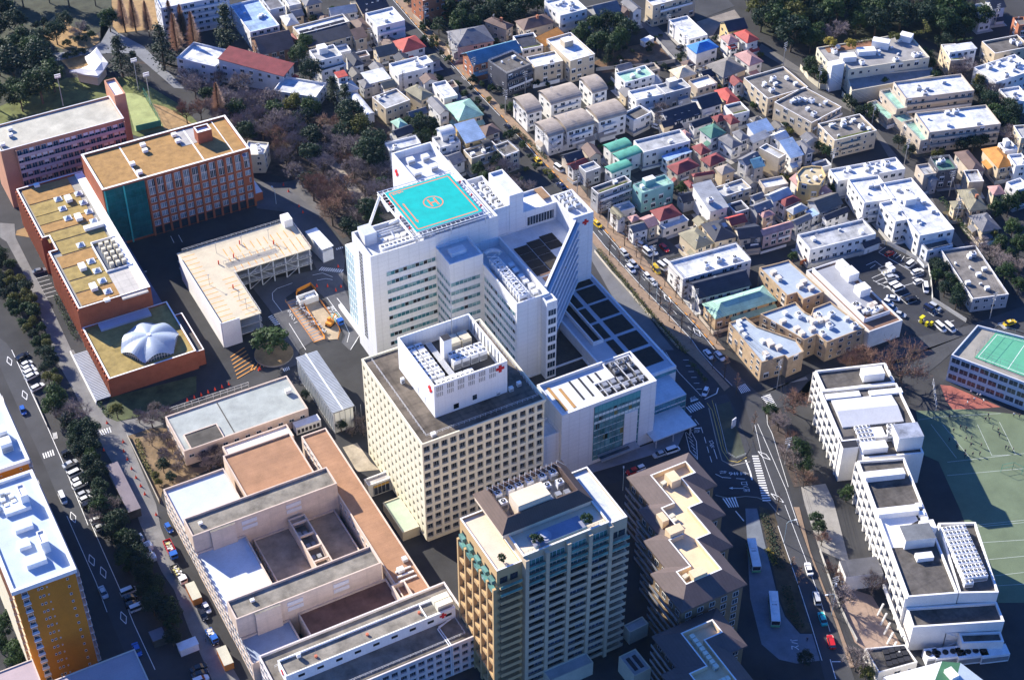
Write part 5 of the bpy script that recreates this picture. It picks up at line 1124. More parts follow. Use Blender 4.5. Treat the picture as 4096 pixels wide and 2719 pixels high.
B4|460,502|520,645|1058,472|6.5|F|W|l|g u3|second row of white terrace houses with deep roof courts
B4|930,592|990,635|1142,582|3.2|Gx|W|d||low dark navy shed behind the car park fence
B4|860,35|985,240|1242,192|9|F|W|w|A b u4|left wing of the big white clinic
B4|1105,75|1465,522|1762,466|9.2|F|W|w|A p u9|long main wing of the big white clinic with round roof vents
B4|1130,237|1255,402|1372,368|9.1|F|W|w|u1|middle wing of the big white clinic
B4|1470,592|1530,655|1752,605|6|F|L|x|g|front terrace of the big white clinic with a slatted rail
B4|1665,640|1920,1067|2222,1012|5.6|F|G|y|u9|long grey building with a mottled flat roof beside the car park
B4|1790,127|1890,312|2052,290|5.5|H|C|v|k|house with a grey brown hip roof and a red chimney
B4|1720,225|1755,300|1860,290|5|H|C|v||low wing with a grey brown roof beside the red chimney house
B4|1880,352|2000,495|2168,462|5|H|C|g||house with a slate hip roof beside the dense right hand garden
B4|2065,95|2095,175|2200,150|6|H|C|p||cream house with stepped pink brown roofs at the right
B4|2210,62|2300,135|2420,95|8|F|W|w||plain white box house at the right edge
B4|1450,-40|1560,60|1640,50|6|H|G|g||dark house behind the white clinic's lane
B4|1860,-40|1890,60|2010,40|6.5|F|C|l|b|cream flats above the grey brown hip roofs
'''.strip().split('\n')
for r_ in ROWS: house(r_)
FOOT = [(o.location.x, o.location.y, (o.get('category') == 'house' and 6.2 or 10)) for o in COL.objects if o.type == 'EMPTY' and o.get('category') in ('house', 'building', 'apartment block')]
def infill(quads, label, group, n):
    random.seed(3); Q = [[at(k, x, y, 4) for x, y in pts] for k, pts in quads]; made = []; g = 0
    while len(made) < n and g < 6000:
        g += 1; q = random.choice(Q); a, b_ = random.random(), random.random(); p = (q[0]*(1-a)+q[1]*a)*(1-b_)+(q[3]*(1-a)+q[2]*a)*b_
        if any((p.x-x)**2+(p.y-y)**2 < (r+1.4)**2 for x, y, r in FOOT) or any((p.x-m.x)**2+(p.y-m.y)**2 < 70 for m in made): continue
        made.append(p); c_, s_ = math.cos(R(-3)), math.sin(R(-3)); w, d = random.uniform(4.5, 6.5), random.uniform(4, 6); h = random.uniform(3.2, 6); ty = random.choice(['Gx', 'Gy', 'H', 'F', 'S'])
        def pix(X, Y):
            v = Vector((p.x+X*c_-Y*s_, p.y+X*s_+Y*c_, h-CAM_H)); z = v.dot(_f); return 'A1:%.2f,%.2f' % ((v.dot(_r)/z*FPX+2048)*2.24, (v.dot(_d)/z*FPX+1359.5)*2.24)
        t = house('A1|%s|%s|%s|%.2f|%s|%s|%s||%s' % (pix(-w/2, d/2), pix(-w/2, -d/2), pix(w/2, -d/2), h, ty, random.choice('WWCBG'), random.choice('lggdnuxpyv'), label)); t.e['group'] = group
infill([('A3', [(1000, 620), (2100, 560), (2200, 1500), (1500, 1500)]), ('A4', [(-100, 1000), (500, 1180), (700, 1500), (-100, 1500)]), ('B4', [(-100, 60), (500, 30), (850, 300), (100, 480)]), ('B3', [(900, 100), (2200, 60), (2240, 500), (1300, 500)])], 'small house squeezed between bigger ones in the dense quarter right of the road', 'small infill houses right of the road', 44)
infill([('A2', [(100, 100), (1100, 60), (1500, 900), (1000, 900)]), ('A2', [(1000, 500), (1600, 450), (1950, 1000), (1300, 1000)])], 'small house squeezed between bigger ones left of the main road', 'small infill houses left of the road', 18)
def poly_b(label, pts, h, wm_, rm, par=.6, name='building', cat='building', nz=None, uc=0, um=None):
    P_ = [at(k, x, y, h) for k, x, y in pts]
    if sum(P_[i-1].x*p.y-p.x*P_[i-1].y for i, p in enumerate(P_)) < 0: P_ = P_[::-1]
    c = sum(P_, Vector())/len(P_); t = T(name, label, cat, (c.x, c.y, 0)); pl = [(p.x, p.y) for p in P_]
    block(t, pl, 0, h, wm_, rm, par, .3); nz = nz or max(1, int(round(h/3)))
    for i in range(len(pl)):
        p, q = Vector(pl[i]), Vector(pl[(i+1) % len(pl)]); d = q-p
        if d.length > 3 and (d.y < 1 or d.x > 0): facade(t, p, q, .2, (h-.6)/nz, nz, max(1, int(d.length/3.2)), 1.6, 1.4, meshes=SMALLW, prob=.9)
    random.seed(len(label)); xs = [p[0] for p in pl]; ys = [p[1] for p in pl]
    return t, pl, c
def scatter(t, pl, z, n, meshes, rz=0.0, m=1.2):
    def ins(x, y):
        s = False
        for i in range(len(pl)):
            (a, b_), (c, d) = pl[i-1], pl[i]
            if (b_ > y) != (d > y) and x < (c-a)*(y-b_)/(d-b_)+a: s = not s
        return s
    q = inset(pl, m); pl = q; xs = [p[0] for p in pl]; ys = [p[1] for p in pl]; g = 0
    while n and g < 4000:
        g += 1; x, y = random.uniform(min(xs), max(xs)), random.uniform(min(ys), max(ys))
        if ins(x, y): t.inst('roof_unit', random.choice(meshes), (x, y, z), rz+random.choice([0, math.pi/2])); n -= 1
CB = unitmesh(1.9, 1.5, 1.5, 0, mat((.70, .62, .52), .08)); BLR = mat((.36, .42, .48), .1, .9, .3)
t, pl, c = poly_b('brick walled flats with pale blue flat roofs and cream roof boxes, rear block', [('B4', 80, 795), ('B4', 240, 757), ('B4', 335, 730), ('B4', 640, 1005), ('B4', 460, 1070), ('B4', 405, 1012), ('B4', 320, 1037)], 8, WC['S'], BLR, .5, 'apartment_block', 'apartment block'); scatter(t, pl, 7.4, 5, [CB]); t.done()
t, pl, c = poly_b('brick walled flats with pale blue roofs, middle block crowded with cream roof boxes', [('B4', 88, 1197), ('B4', 392, 1092), ('B4', 475, 1180), ('B4', 525, 1205), ('B4', 545, 1145), ('B4', 692, 1088), ('B4', 990, 1315), ('B4', 665, 1440), ('B4', 575, 1372), ('B4', 470, 1420)], 8.2, WC['S'], BLR, .5, 'apartment_block', 'apartment block'); scatter(t, pl, 7.6, 18, [CB, ACB, ACF]); t.done()
t, pl, c = poly_b('brick walled flats with pale blue roofs, corner block nearest the crossing', [('B3', 2050, 1322), ('C4', 100, 105), ('C4', 300, 45), ('C4', 330, 70), ('C4', 465, 10), ('B4', 400, 1420), ('B4', 60, 1300), ('B4', -40, 1222)], 8, WC['S'], BLR, .5, 'apartment_block', 'apartment block'); scatter(t, pl, 7.4, 10, [CB, ACB]); t.done()
# shop with brown roof margin
P_ = [at('B4', *p, 7) for p in ((475, 825), (1030, 1350), (1325, 1257))]; c, W_, D_, a = rect3(*P_); t = T('building', 'long white shop with a brown roof margin, a grey roof terrace and white roof huts beside the car park', 'building', (c.x, c.y, 0), a, None, True); x, y = W_/2, D_/2
b = MB(); q = b.shell(rc(-x, -y, x, y), 0, 7, WC['W'], .6, .35); t.add(b, 'wall'); b = MB(); b.prism(q, 6.2, 6.4, mat((.20, .115, .08), .15)); t.add(b, 'roof')
b = MB(); b.box(-x+1.6, -y+9, 6.41, x-2.2, y-1.5, 6.7, mat((.30, .31, .34), .1)); b.box(-x+1.4, -y+5, 6.41, -x+1.55, y-1.2, 8.6, LTMETAL); b.box(-x+1.56, -y+4.8, 6.41, x-1.4, -y+5, 8.0, LTMETAL); t.add(b, 'roof_terrace')
for px_, py_, w_, d_ in ((x-2.2, y*.35, 4, 4.4), (x-3.5, -y*.12, 4, 3.6), (x-2, y*.62, 2.5, 4)): b = MB(); b.box(px_-w_/2, py_, 6.42, px_+w_/2, py_+d_, 9.6, PLASTER); t.add(b, 'roof_hut')
for i in range(16): t.inst('roof_unit', random.choice([ACB, ACF, CB]), (random.uniform(-x*.55, x*.7), random.uniform(-y+5.8, -y+13), 6.4), 0)
t.done()
# terraced garden flats
HEDGE = None
t, pl, c = poly_b('stepped garden apartments with planted terraces and a brown roof deck below the wood', [('A4', 575, 410), ('A4', 690, 560), ('A4', 810, 545), ('A4', 850, 600), ('A4', 1550, 495), ('A4', 1410, 335), ('A4', 1300, 290), ('A4', 1060, 335)], 10, CREAM, mat((.30, .29, .28), .2), .6, 'apartment_block', 'apartment block'); scatter(t, pl, 9.4, 16, [ACB, ACF, ACU])
for (k0, x0, y0, x1, y1, h0, h1) in (('A4', 1060, 335, 1205, 360, 9.4, 12.4), ('A4', 1300, 285, 1400, 310, 9.4, 12), ('A4', 790, 480, 910, 470, 9.4, 11.6), ('A4', 925, 430, 1080, 420, 9.4, 11.4)):
    a0, a1 = at(k0, x0, y0, h1), at(k0, x1, y1, h1); b = MB(); d = (a1-a0); L_ = d.length; b.obox(((a0.x+a1.x)/2, (a0.y+a1.y)/2), L_, 3.6, h0+.01, h1, math.atan2(d.y, d.x), PLASTER); t.add(b, 'roof_hut')
a0 = at('A4', 640, 420, 9.4); a1 = at('A4', 1050, 360, 9.4); d = a1-a0; b = MB(); b.obox(((a0.x+a1.x)/2, (a0.y+a1.y)/2-1), d.length, 5, 9.41, 9.55, math.atan2(d.y, d.x), mat((.26, .13, .07), .2)); t.add(b, 'roof_deck')
p1_ = [at('A4', *p, 7) for p in ((840, 640), (1570, 565), (1610, 630), (880, 765))]; b = MB(); q = b.shell([(p.x, p.y) for p in (p1_[0], p1_[3], p1_[2], p1_[1])], 0, 6, CREAM, .6, .3); b.prism(q, 5, 5.4, mat((.25, .25, .25), .2)); t.add(b, 'lower_terrace')
a0 = at('A4', 660, 770, 0); b = MB(); c_ = at('A4', 745, 545, 11.5); b.obox((c_.x, c_.y), 5.5, 3.2, 0, 11.8, R(-8), PLASTER); t.add(b, 'stair_tower'); t.done()
t, pl, c = poly_b('curved ochre block of flats among the white houses', [('A4', 400, 1500), ('A4', 450, 1442), ('A4', 530, 1428), ('A4', 620, 1435), ('A4', 655, 1515), ('B4', 600, 85), ('B4', 520, 85), ('B4', 420, 60)], 8.5, WC['Y'], mat((.50, .42, .26), .2), .6, 'apartment_block', 'apartment block'); scatter(t, pl, 7.9, 5, [ACB, ACU]); t.done()
t, pl, c = poly_b('small beige house tucked behind the brick college', [('A2', -20, 1262), ('A2', 168, 1278), ('A2', 125, 1385), ('A2', -60, 1390)], 8, CREAM, mat((.6, .6, .6), .1), .6, 'house', 'house'); scatter(t, pl, 7.3, 2, [ACF]); t.done()
# pavilion with a curved white roof
P_ = [at('A1', *p, 5) for p in ((620, 640), (880, 690), (970, 572), (868, 432), (760, 520), (800, 592))]; c = sum(P_, Vector())/6; t = T('pavilion', 'garden pavilion with an L shaped white upswept roof', 'pavilion', (c.x, c.y, 0))
pl = [(p.x, p.y) for p in P_]
if sum(pl[i-1][0]*p[1]-p[0]*pl[i-1][1] for i, p in enumerate(pl)) < 0: pl = pl[::-1]
b = MB(); b.prism(inset(pl, 1.2), 0, 4.4, CREAM); t.add(b, 'wall'); b = MB(); k = len(pl); q = inset(pl, 2.2)
for i in range(k): j = (i+1) % k; m_ = ((pl[i][0]+pl[j][0])/2, (pl[i][1]+pl[j][1])/2); b.face([(*pl[i], 5.4), (*m_, 4.8), (*pl[j], 5.4), (*q[j], 6.0), (*q[i], 6.0)], PLASTER)
b.face([(*p, 6.0) for p in q], PLASTER); b.prism(pl, 4.4, 4.75, PLASTER, None, True); t.add(b, 'roof'); t.done()
# ---------------------------------------------------------------- the school on the right
SW = mat((.74, .72, .68), .06, .8, .3); SDK = mat((.11, .10, .09), .4, .95, .2, .2, ('grid', 4.2, .1))
sc_ = T('school', 'long white concrete school with ribbed side walls and dark flat roofs beside the sports field', 'school', (265, 250, 0))
def sblock(L, F, Rr, h, rm=SDK, par=.8, z0=0, ribs=True, cap=None):
    P_ = [at(*p, h) for p in (L, F, Rr)]; c, W_, D_, a = rect3(*P_); ca, sa = math.cos(a), math.sin(a)
    poly = [(c.x+x*ca-y*sa, c.y+x*sa+y*ca) for x, y in ((-W_/2, -D_/2), (W_/2, -D_/2), (W_/2, D_/2), (-W_/2, D_/2))]
    block(sc_, poly, z0, h, SW, rm, par, .5, 'wall', 'roof', PLASTER)
    if ribs:
        n = max(3, int(D_/3.4)); deepgrid(sc_, poly[3], poly[0], 2.6, h-.6, n, 3, .6, .6, 1.0, SW); pil(sc_, poly[3], poly[0], 0, 2.55, n, .6, .7, SW)
        facade(sc_, poly[1], poly[2], .4, 3.2, 4, n, 1.9, 1.7)
    return poly, c, W_, D_, a
sblock(('C4', 525, 180), ('C4', 640, 348), ('C4', 1262, 302), 12.4)
poly, c, W_, D_, a = sblock(('C4', 636, 346), ('C4', 790, 785), ('C4', 1460, 690), 13.5)
gq = inset(poly, [6, 3, 4, 2.2]); b = MB(); n = len(gq); rid = [((gq[0][0]+gq[3][0])/2, (gq[0][1]+gq[3][1])/2), ((gq[1][0]+gq[2][0])/2, (gq[1][1]+gq[2][1])/2)]; GYM = mat((.52, .53, .55), .06, .6)
b.prism(gq, 12.6, 13.1, GYM); b.face([(*gq[0], 13.104), (*gq[1], 13.104), (*rid[1], 14.0), (*rid[0], 14.0)], GYM); b.face([(*rid[0], 14.0), (*rid[1], 14.0), (*gq[2], 13.104), (*gq[3], 13.104)], GYM)
b.face([(*gq[1], 13.104), (*gq[2], 13.104), (*rid[1], 14.0)], GYM); b.face([(*gq[3], 13.104), (*gq[0], 13.104), (*rid[0], 14.0)], GYM); sc_.add(b, 'gym_roof')
def atw(k, x, y, z): p = at(k, x, y, z); return (p.x, p.y)
SA = a
def sbox(k, x, y, z0, z1, w, d, m=PLASTER, mt=None, name='roof_hut'):
    p = atw(k, x, y, z1); b = MB(); b.obox(p, w, d, z0, z1, SA, m, mt); return sc_.add(b, name)
sbox('C4', 1060, 175, 11.7, 14.6, 6.5, 3.5); sbox('C4', 850, 790, 0, 13.4, 4.6, 4.6, SW, DARK, 'stair_tower')
for x, y, w in ((800, 385, 10.5), (1170, 355, 10)): sbox('C4', x, y, 12.6, 13.4, w, 2.2)
sblock(('C4', 915, 778), ('C4', 975, 930), ('C4', 1500, 885), 12, SDK, .5, 0, False); sbox('C4', 1365, 690, 11.4, 16.6, 7.4, 6.0, SW, mat((.3, .33, .4), .4), 'tank_tower'); sbox('C4', 1070, 815, 11.4, 13.6, 7.5, 3.0); sbox('C4', 1095, 700, 11.4, 13.4, 4, 3.6)
AC4 = unitmesh(4.6, 1.1, 2.0, 4); AC2 = unitmesh(2.4, 1.1, 2.0, 2); AC6 = unitmesh(6.6, 1.3, 2.2, 6)
for x, y in ((965, 670), (980, 705), (995, 740), (1010, 780)): sc_.inst('roof_unit', AC4, (*atw('C4', x, y, 13), 11.5), SA)
for x, y in ((1215, 655), (1215, 700), (1215, 740)): sc_.inst('roof_unit', AC2, (*atw('C4', x, y, 13), 11.5), SA)
sblock(('C4', 920, 952), ('D4', 1360, 792), ('D4', 1800, 762), 13.4); sblock(('D4', 1640, 152), ('D4', 1806, 758), ('D4', 2140, 735), 13.2, SDK, .8, 0, False)
for i in range(11): sc_.inst('roof_unit', AC6, (*atw('D4', 1755+i*18.5, 205+i*41, 14), 12.4), SA)
sc_.inst('roof_unit', AC2, (*atw('D4', 1885, 665, 14), 12.4), SA)
for k, x, y, w in (('C4', 1160, 1055, 11.5), ('C4', 1275, 1370, 11.5)): sbox(k, x, y, 12.6, 14.6, w, 2.4)
sbox('D4', 1445, 230, 12.6, 16.0, 8.4, 5.6, SW, mat((.16, .17, .18), .2), 'stair_head'); sbox('D4', 1535, 165, 12.6, 15, 4, 3.2); sbox('D4', 1505, 430, 12.6, 14, 4.6, 2.2)
for k, x, y in (('C4', 1455, 1330), ('C4', 1480, 1400), ('C4', 1505, 1450)): sbox(k, x, y, 12.6, 13.8, 1.6, 1.6, PLASTER, None, 'roof_vent')
p_ = [atw('D4', *q, 12.62) for q in ((1105, 60), (1220, 370), (1350, 360), (1330, 200), (1450, 130), (1410, 60))]; b = MB(); b.prism(p_ if sum(p_[i-1][0]*q[1]-q[0]*p_[i-1][1] for i, q in enumerate(p_)) > 0 else p_[::-1], 12.6, 12.66, PLASTER); sc_.add(b, 'white_coating')
sblock(('D4', 1345, 882), ('D4', 1405, 1052), ('D4', 2195, 1002), 9.4, SDK, .8, 0, False); sblock(('D4', 1840, 1100), ('D4', 1830, 1190), ('D4', 2180, 1145), 6, SDK, .6, 0, False); sbox('D4', 960, 530, 0, 5.5, 10.5, 6.0, SW, mat((.10, .10, .11), .2), 'porch')
b = MB(); q0 = atw('D4', 1690, 1105, 6); q1 = atw('D4', 1870, 1100, 6)
for s in (0, 1):
    for z in (0, 3, 6): b.tube((*q0, z+.2), (*q1, z+.2), .1, LTMETAL, 4)
    for q in (q0, q1): b.tube((*q, 0), (*q, 6.2), .12, LTMETAL, 4)
b.tube((*q0, .2), (*q1, 3.2), .14, LTMETAL, 4); b.tube((*q1, 3.2), (*q0, 6.2), .14, LTMETAL, 4); sc_.add(b, 'fire_stair')
b = MB()
for i in range(6):
    x, y = atw('D4', 1150+i*28, 850+i*82, 4); b.tube((x-1.2, y, 0), (x, y, 4), .3, SW, 4)
p0, p1 = atw('D4', 1150, 690, 4), atw('D4', 1320, 1130, 4); b.tube((*p0, 4), (*p1, 4), .5, SW, 4); sc_.add(b, 'arcade'); sc_.done()
t, pl, c = poly_b('low building with a dark roof and nine square planters beside the school gate', [('D4', 990, 1232), ('D4', 1110, 1442), ('D4', 1445, 1350), ('D4', 1335, 1200)], 4, SW, SDK, .6, 'building', 'building')
for i in range(4):
    for j in range(3):
        q = atw('D4', 1170+i*50+j*15, 1270+j*50-i*14, 3.5); b = MB(); b.obox(q, 1.5, 1.4, 3.36, 3.9, SA, DARK); t.add(b, 'planter')
t.done()
bt = T('building', 'building with a white and green pitched roof at the bottom edge', 'building', (230, 185, 0)); P_ = [at('D4', *p, z) for p, z in (((1150, 1480), 8), ((1655, 1345), 9.5), ((1815, 1358), 9.5), ((2080, 1560), 8), ((1500, 1760), 8), ((1700, 1800), 8))]
b = MB(); WR = mat((.80, .80, .78), .04, .6); GRN = mat((.06, .17, .09), .12, .6); G2 = mat((.52, .60, .64), .08, .5)
b.face([P_[0], P_[4], P_[1]], WR); b.face([P_[1], P_[4], P_[5], P_[2]], GRN); b.face([P_[2], P_[5], P_[3]], G2); bt.add(b, 'roof'); b = MB(); pl = [(p.x, p.y) for p in (P_[0], P_[4], P_[5], P_[3], P_[2], P_[1])]; b.prism(pl, 0, [7.9, 7.9, 7.9, 7.9, 9.4, 9.4], WC['W']); bt.add(b, 'wall'); u, v = atw('D4', 1735, 1460, 9.5); ventbox(bt, u, v, 8.8, 2.2, 3.2, 1.6); bt.done()
for x, y, w, f in ((1560, 1300, 3.4, 2), (1710, 1290, 8.2, 4), (1905, 1285, 8.2, 4), (2095, 1275, 7.6, 0)):
    p = at('D4', x, y, 2); tt = T('cooling_unit', 'big white rooftop style cooling unit standing in the row behind the school', 'cooling unit', (p.x, p.y, 0), SA, 'cooling units behind the school', True)
    b = MB(); b.box(-w/2, -1.7, .2, w/2, 1.7, 3.2, LTMETAL); tt.add(b, 'casing')
    for i in range(f): b = MB(); xx = -w/2+w*(i+.5)/f; b.cyl(xx, 0, 3.2, 3.5, .8, DARK, 12, BLACK); tt.add(b, 'fan')
    b = MB(); b.box(-w/2+.2, -1.78, .8, w/2-.2, -1.705, 2.4, STEEL); tt.add(b, 'grille')
# school building with a green rooftop court at the right edge
t = T('school', 'white school wing with a green sports court on its roof at the right edge', 'school', (312, 270, 0)); P_ = [at(*p, 10.5) for p in (('C4', 1735, 40), ('C4', 2500, 330), ('B4', 2700, 1480), ('B4', 1960, 1290))]
pl = [(p.x, p.y) for p in P_]
if sum(pl[i-1][0]*p[1]-p[0]*pl[i-1][1] for i, p in enumerate(pl)) < 0: pl = pl[::-1]
i0 = min(range(4), key=lambda i: (pl[i][0]-P_[0].x)**2+(pl[i][1]-P_[0].y)**2); pl = pl[i0:]+pl[:i0]
q = block(t, pl, 0, 10.5, WC['L'], mat((.30, .28, .24), .2), .8, .4); g = inset(pl, [3.5, .8, .8, 6]); b = MB(); b.prism(g, 9.6, 9.9, mat((.10, .36, .22), .06, .8)); t.add(b, 'court'); gc = [sum(p[i] for p in g)/4 for i in (0, 1)]
b = MB(); stroke(b, ((g[0][0]+g[1][0])/2, (g[0][1]+g[1][1])/2), ((g[2][0]+g[3][0])/2, (g[2][1]+g[3][1])/2), .15, 9.91, PAINT)
for i in range(4): a_ = Vector(inset(g, .8)[i]); b_ = Vector(inset(g, .8)[(i+1) % 4]); stroke(b, a_, b_, .15, 9.912+i*.001, PAINT)
t.add(b, 'court_line'); facade(t, pl[0], pl[1], .5, 3.2, 3, 12, 2.6, 1.9); facade(t, pl[3], pl[0], .5, 3.2, 3, 6, 2.2, 1.7)
railing(t, g, 9.9, 3.2, STEEL, 2.5, 'court_fence', True); t.done()
# smaller pieces by the towers
for lab, k, L, F, Rr, h in (('flat grey block with two slots in its roof between the tan tower and brown blocks', 'D3', (1075, 1350), (1205, 1530), (1348, 1450), 6), ('long flat podium roof at the foot of the tan tower', 'D3', (395, 1482), (450, 1575), (832, 1400), 5), ('thin flat link roof between the tan tower and the brown stepped block', 'D3', (1110, 1075), (1165, 1140), (1330, 1060), 5)):
    c, W_, D_, a = rect3(*[at(k, *p, h) for p in (L, F, Rr)]); t = T('low_building', lab, 'building', (c.x, c.y, 0), a, None, True); b = MB(); q = b.shell(rc(-W_/2, -D_/2, W_/2, D_/2), 0, h, CREAM, .3, .25); t.add(b, 'wall'); b = MB(); b.prism(q, h-.5, h-.3, CONC)
    t.add(b, 'roof')
    if 'slots' in lab:
        for s in (-.18, .18): b = MB(); b.box(s*W_-.5, -D_*.3, h-.29, s*W_+.5, D_*.3, h-.1, DARK); t.add(b, 'roof_slot')
    t.done()
# ================================================================ ground, roads, paths, fields and painted markings
def PT(s, z=0.0):
    out = []; k = None
    for w in s.split():
        if ',' in w: out.append(at(k, *map(float, w.split(',')), z))
        else: k = w
    return out
def ccw(P_): return P_ if sum(P_[i-1].x*p.y-p.x*P_[i-1].y for i, p in enumerate(P_)) > 0 else P_[::-1]
b = MB(); b.box(-700, -100, -.5, 1100, 1500, 0, mat((.045, .045, .047), .3, .95, .05)); structure(b, 'ground')
GN = [0]
def G(name, s, z, m, z0=None):
    GN[0] += 1; z += .0011*(GN[0] % 37); b = MB(); P_ = ccw(PT(s)); b.prism([(p.x, p.y) for p in P_], z-.02 if z0 is None else z0, z, m); return structure(b, name)
RD = mat((.058, .06, .066), .22, .9, .07); TAN_P = mat((.30, .215, .15), .16, .9, .5, .2, ('tile', 1.2, .06)); LCON = mat((.30, .285, .26), .14, .9, .3); BCON = mat((.16, .18, .21), .15, .9, .3)
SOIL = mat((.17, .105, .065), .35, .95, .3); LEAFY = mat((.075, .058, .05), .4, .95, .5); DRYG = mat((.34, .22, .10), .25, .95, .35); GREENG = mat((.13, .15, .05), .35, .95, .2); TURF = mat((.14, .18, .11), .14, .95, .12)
G('road', 'C1 -60,-150 60,-60 105,0 430,700 560,1000 790,1568 D1 920,400 1080,760 1200,1060 1390,1470 1480,1700 1200,1700 1110,1300 960,960 860,700 590,100 C1 590,1490 400,1030 205,610 0,150 -120,-60', .06, RD)
RL = 'A2 1265,-20 1490,240 1700,460 1845,610 2010,800 2240,1040 A3 110,1165 240,1300 400,1480 B3 580,100 760,300 930,500 1060,650 1250,830 1500,1090 1750,1350 1930,1568'
LLN = 'C3 2090,330 1900,140 1780,0 B3 1720,1480 1480,1220 1250,980 1060,770 940,640 820,490 620,250 430,50 A3 300,1470 130,1290 0,1150 A2 2130,1040 1900,800 1720,610 1560,440 1340,220 1200,-20'
G('road', RL+' C3 2210,300 C4 100,395 138,600 190,700 330,1180 420,1509 D4 500,400 610,700 720,980 850,1350 920,1560 660,1560 600,1330 500,1000 420,700 330,420 240,180 210,60 C4 58,815 4,631 C3 2160,400 '+LLN, .064, RD)
G('road', 'C4 95,385 230,500 330,480 500,270 700,160 1030,70 B4 1250,1420 1480,1390 1880,1300 2362,1130 2362,1260 1950,1345 C4 1640,110 1500,220 1330,160 1100,140 540,190 250,330', .068, RD)
G('road', 'B2 40,60 260,70 300,80 640,370 800,600 850,760 830,980 980,1330 960,1500 890,1568 820,1500 850,1440 700,1130 560,1000 450,1010 320,1100 560,1490 C2 440,0 420,130 300,180 100,60 B2 300,1400 170,1200 0,980 60,960 600,850 500,640 300,330 60,300', .072, mat((.10, .10, .108), .2, .92, .1))
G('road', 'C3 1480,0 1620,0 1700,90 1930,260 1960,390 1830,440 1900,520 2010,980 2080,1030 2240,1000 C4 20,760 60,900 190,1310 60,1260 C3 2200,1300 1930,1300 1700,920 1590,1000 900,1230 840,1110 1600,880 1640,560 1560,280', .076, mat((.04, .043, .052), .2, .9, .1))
G('pavement', 'A2 1275,-20 1400,-20 1560,215 1740,400 1900,560 2010,690 2240,950 A3 60,1010 200,1150 330,1290 500,1480 B3 700,80 830,250 980,440 1150,580 1330,790 1480,950 1620,1110 1760,1270 2020,1568 1950,1568 1760,1350 1510,1090 1260,830 1070,650 940,500 770,300 590,100 A3 410,1480 250,1300 120,1165 A2 2250,1040 2020,800 1855,610 1710,460 1500,240', .15, TAN_P)
G('pavement', 'B3 815,490 935,645 1055,775 1245,985 1475,1225 1715,1485 C3 1890,145 2060,330 2010,370 1930,270 1740,80 B3 1640,1568 1390,1270 1180,1020 1000,810 860,650 800,560', .154, TAN_P)
G('pavement', 'D4 375,20 425,20 520,400 640,720 760,1010 900,1400 860,1400 730,1000 615,700 505,400', .158, TAN_P)
G('pavement', 'C4 110,370 260,300 500,255 480,230 230,320', .16, LCON)
G('path', 'C4 440,1180 650,1150 720,1300 D4 850,470 800,480 600,390 470,0', .04, LCON); G('path', 'D4 800,700 1050,780 1300,1200 980,1240 900,1180 820,960', .044, mat((.36, .26, .20), .12, .9, .4, .2, ('tile', 2.2, .06)))
G('path', 'C1 510,100 640,330 760,560 850,700 880,800 1000,1000 1200,1400 1260,1568 D1 1450,600 1560,760 1700,1130 1850,1450 1900,1568 2150,1568 1700,800 1560,500 1440,200 C1 1400,1380 1140,770 1480,660 1300,600 1050,640 950,600 870,440 720,110 660,0 B1 640,1568 450,1160 260,800 140,560 130,440 0,430 0,560 60,600 200,860 340,1200', .048, mat((.19, .185, .18), .18, .92, .2))
G('path', 'D4 -40,30 60,30 120,300 240,800 300,960 430,1110 560,1110 600,1340 400,1365 250,1330 100,1200 0,800', .05, BCON)
G('path', 'B3 820,560 1000,830 1160,1010 1440,1420 1560,1568 C3 1500,20 1440,0 B3 1000,1080 900,900 780,700', .04, mat((.15, .15, .155), .15, .9, .2))
G('car_park', 'B4 1160,625 820,745 770,730 900,880 1325,1250 1400,1380 1700,1390 1860,1275 1570,1085 1540,805 1420,735', .05, mat((.035, .037, .045), .25, .9, .1))
G('car_park', 'B3 1230,600 1480,560 1640,700 1400,780 1330,730', .05, RD); G('car_park', 'B2 280,70 450,40 650,340 500,372', .05, mat((.12, .115, .115), .2))
G('car_park', 'A3 1480,60 2000,-60 2100,60 1760,190 1690,130', .05, RD); G('soil', 'A3 1760,200 2100,90 2160,170 1980,210 1880,370', .04, mat((.24, .21, .18), .2)); G('road', 'A3 1290,160 1370,200 1500,330 1740,610 1850,640 2000,740 1900,760 1620,640 1360,330 1270,230', .06, mat((.12, .12, .13), .15))
G('road', 'A4 100,380 280,490 480,620 600,780 860,900 1000,1010 1150,1200 1310,1400 1500,1560 B4 1620,300 1820,560 1900,700 1700,560 1440,190 1290,10 A4 1250,1450 1120,1230 960,1010 800,930 560,800 400,640 200,520 60,440', .06, mat((.13, .125, .12), .15))
G('soil', 'A3 830,560 1150,420 1400,370 1570,550 1420,600 1080,640 920,660', .04, SOIL); G('soil', 'A2 0,700 300,830 700,830 1250,1150 1262,1568 B2 1290,60 1000,500 830,570 640,380 430,60 60,-40 A2 -300,1150', .036, LEAFY)
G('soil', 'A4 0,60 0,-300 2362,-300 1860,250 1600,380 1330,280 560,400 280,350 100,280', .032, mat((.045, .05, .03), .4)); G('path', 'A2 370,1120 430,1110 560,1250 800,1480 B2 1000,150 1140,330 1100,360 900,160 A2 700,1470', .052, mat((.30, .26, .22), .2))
G('soil', 'C4 110,480 260,500 400,900 620,1150 450,1170 380,1180 190,700', .03, LEAFY); G('soil', 'C1 1150,770 1290,700 1500,700 1720,1050 1900,1050 1640,1190 1460,1240 1430,1380', .03, mat((.22, .15, .08), .4)); G('soil', 'C1 880,640 1000,420 1760,230 1760,380 1380,560 1050,640', .03, mat((.07, .085, .035), .4))
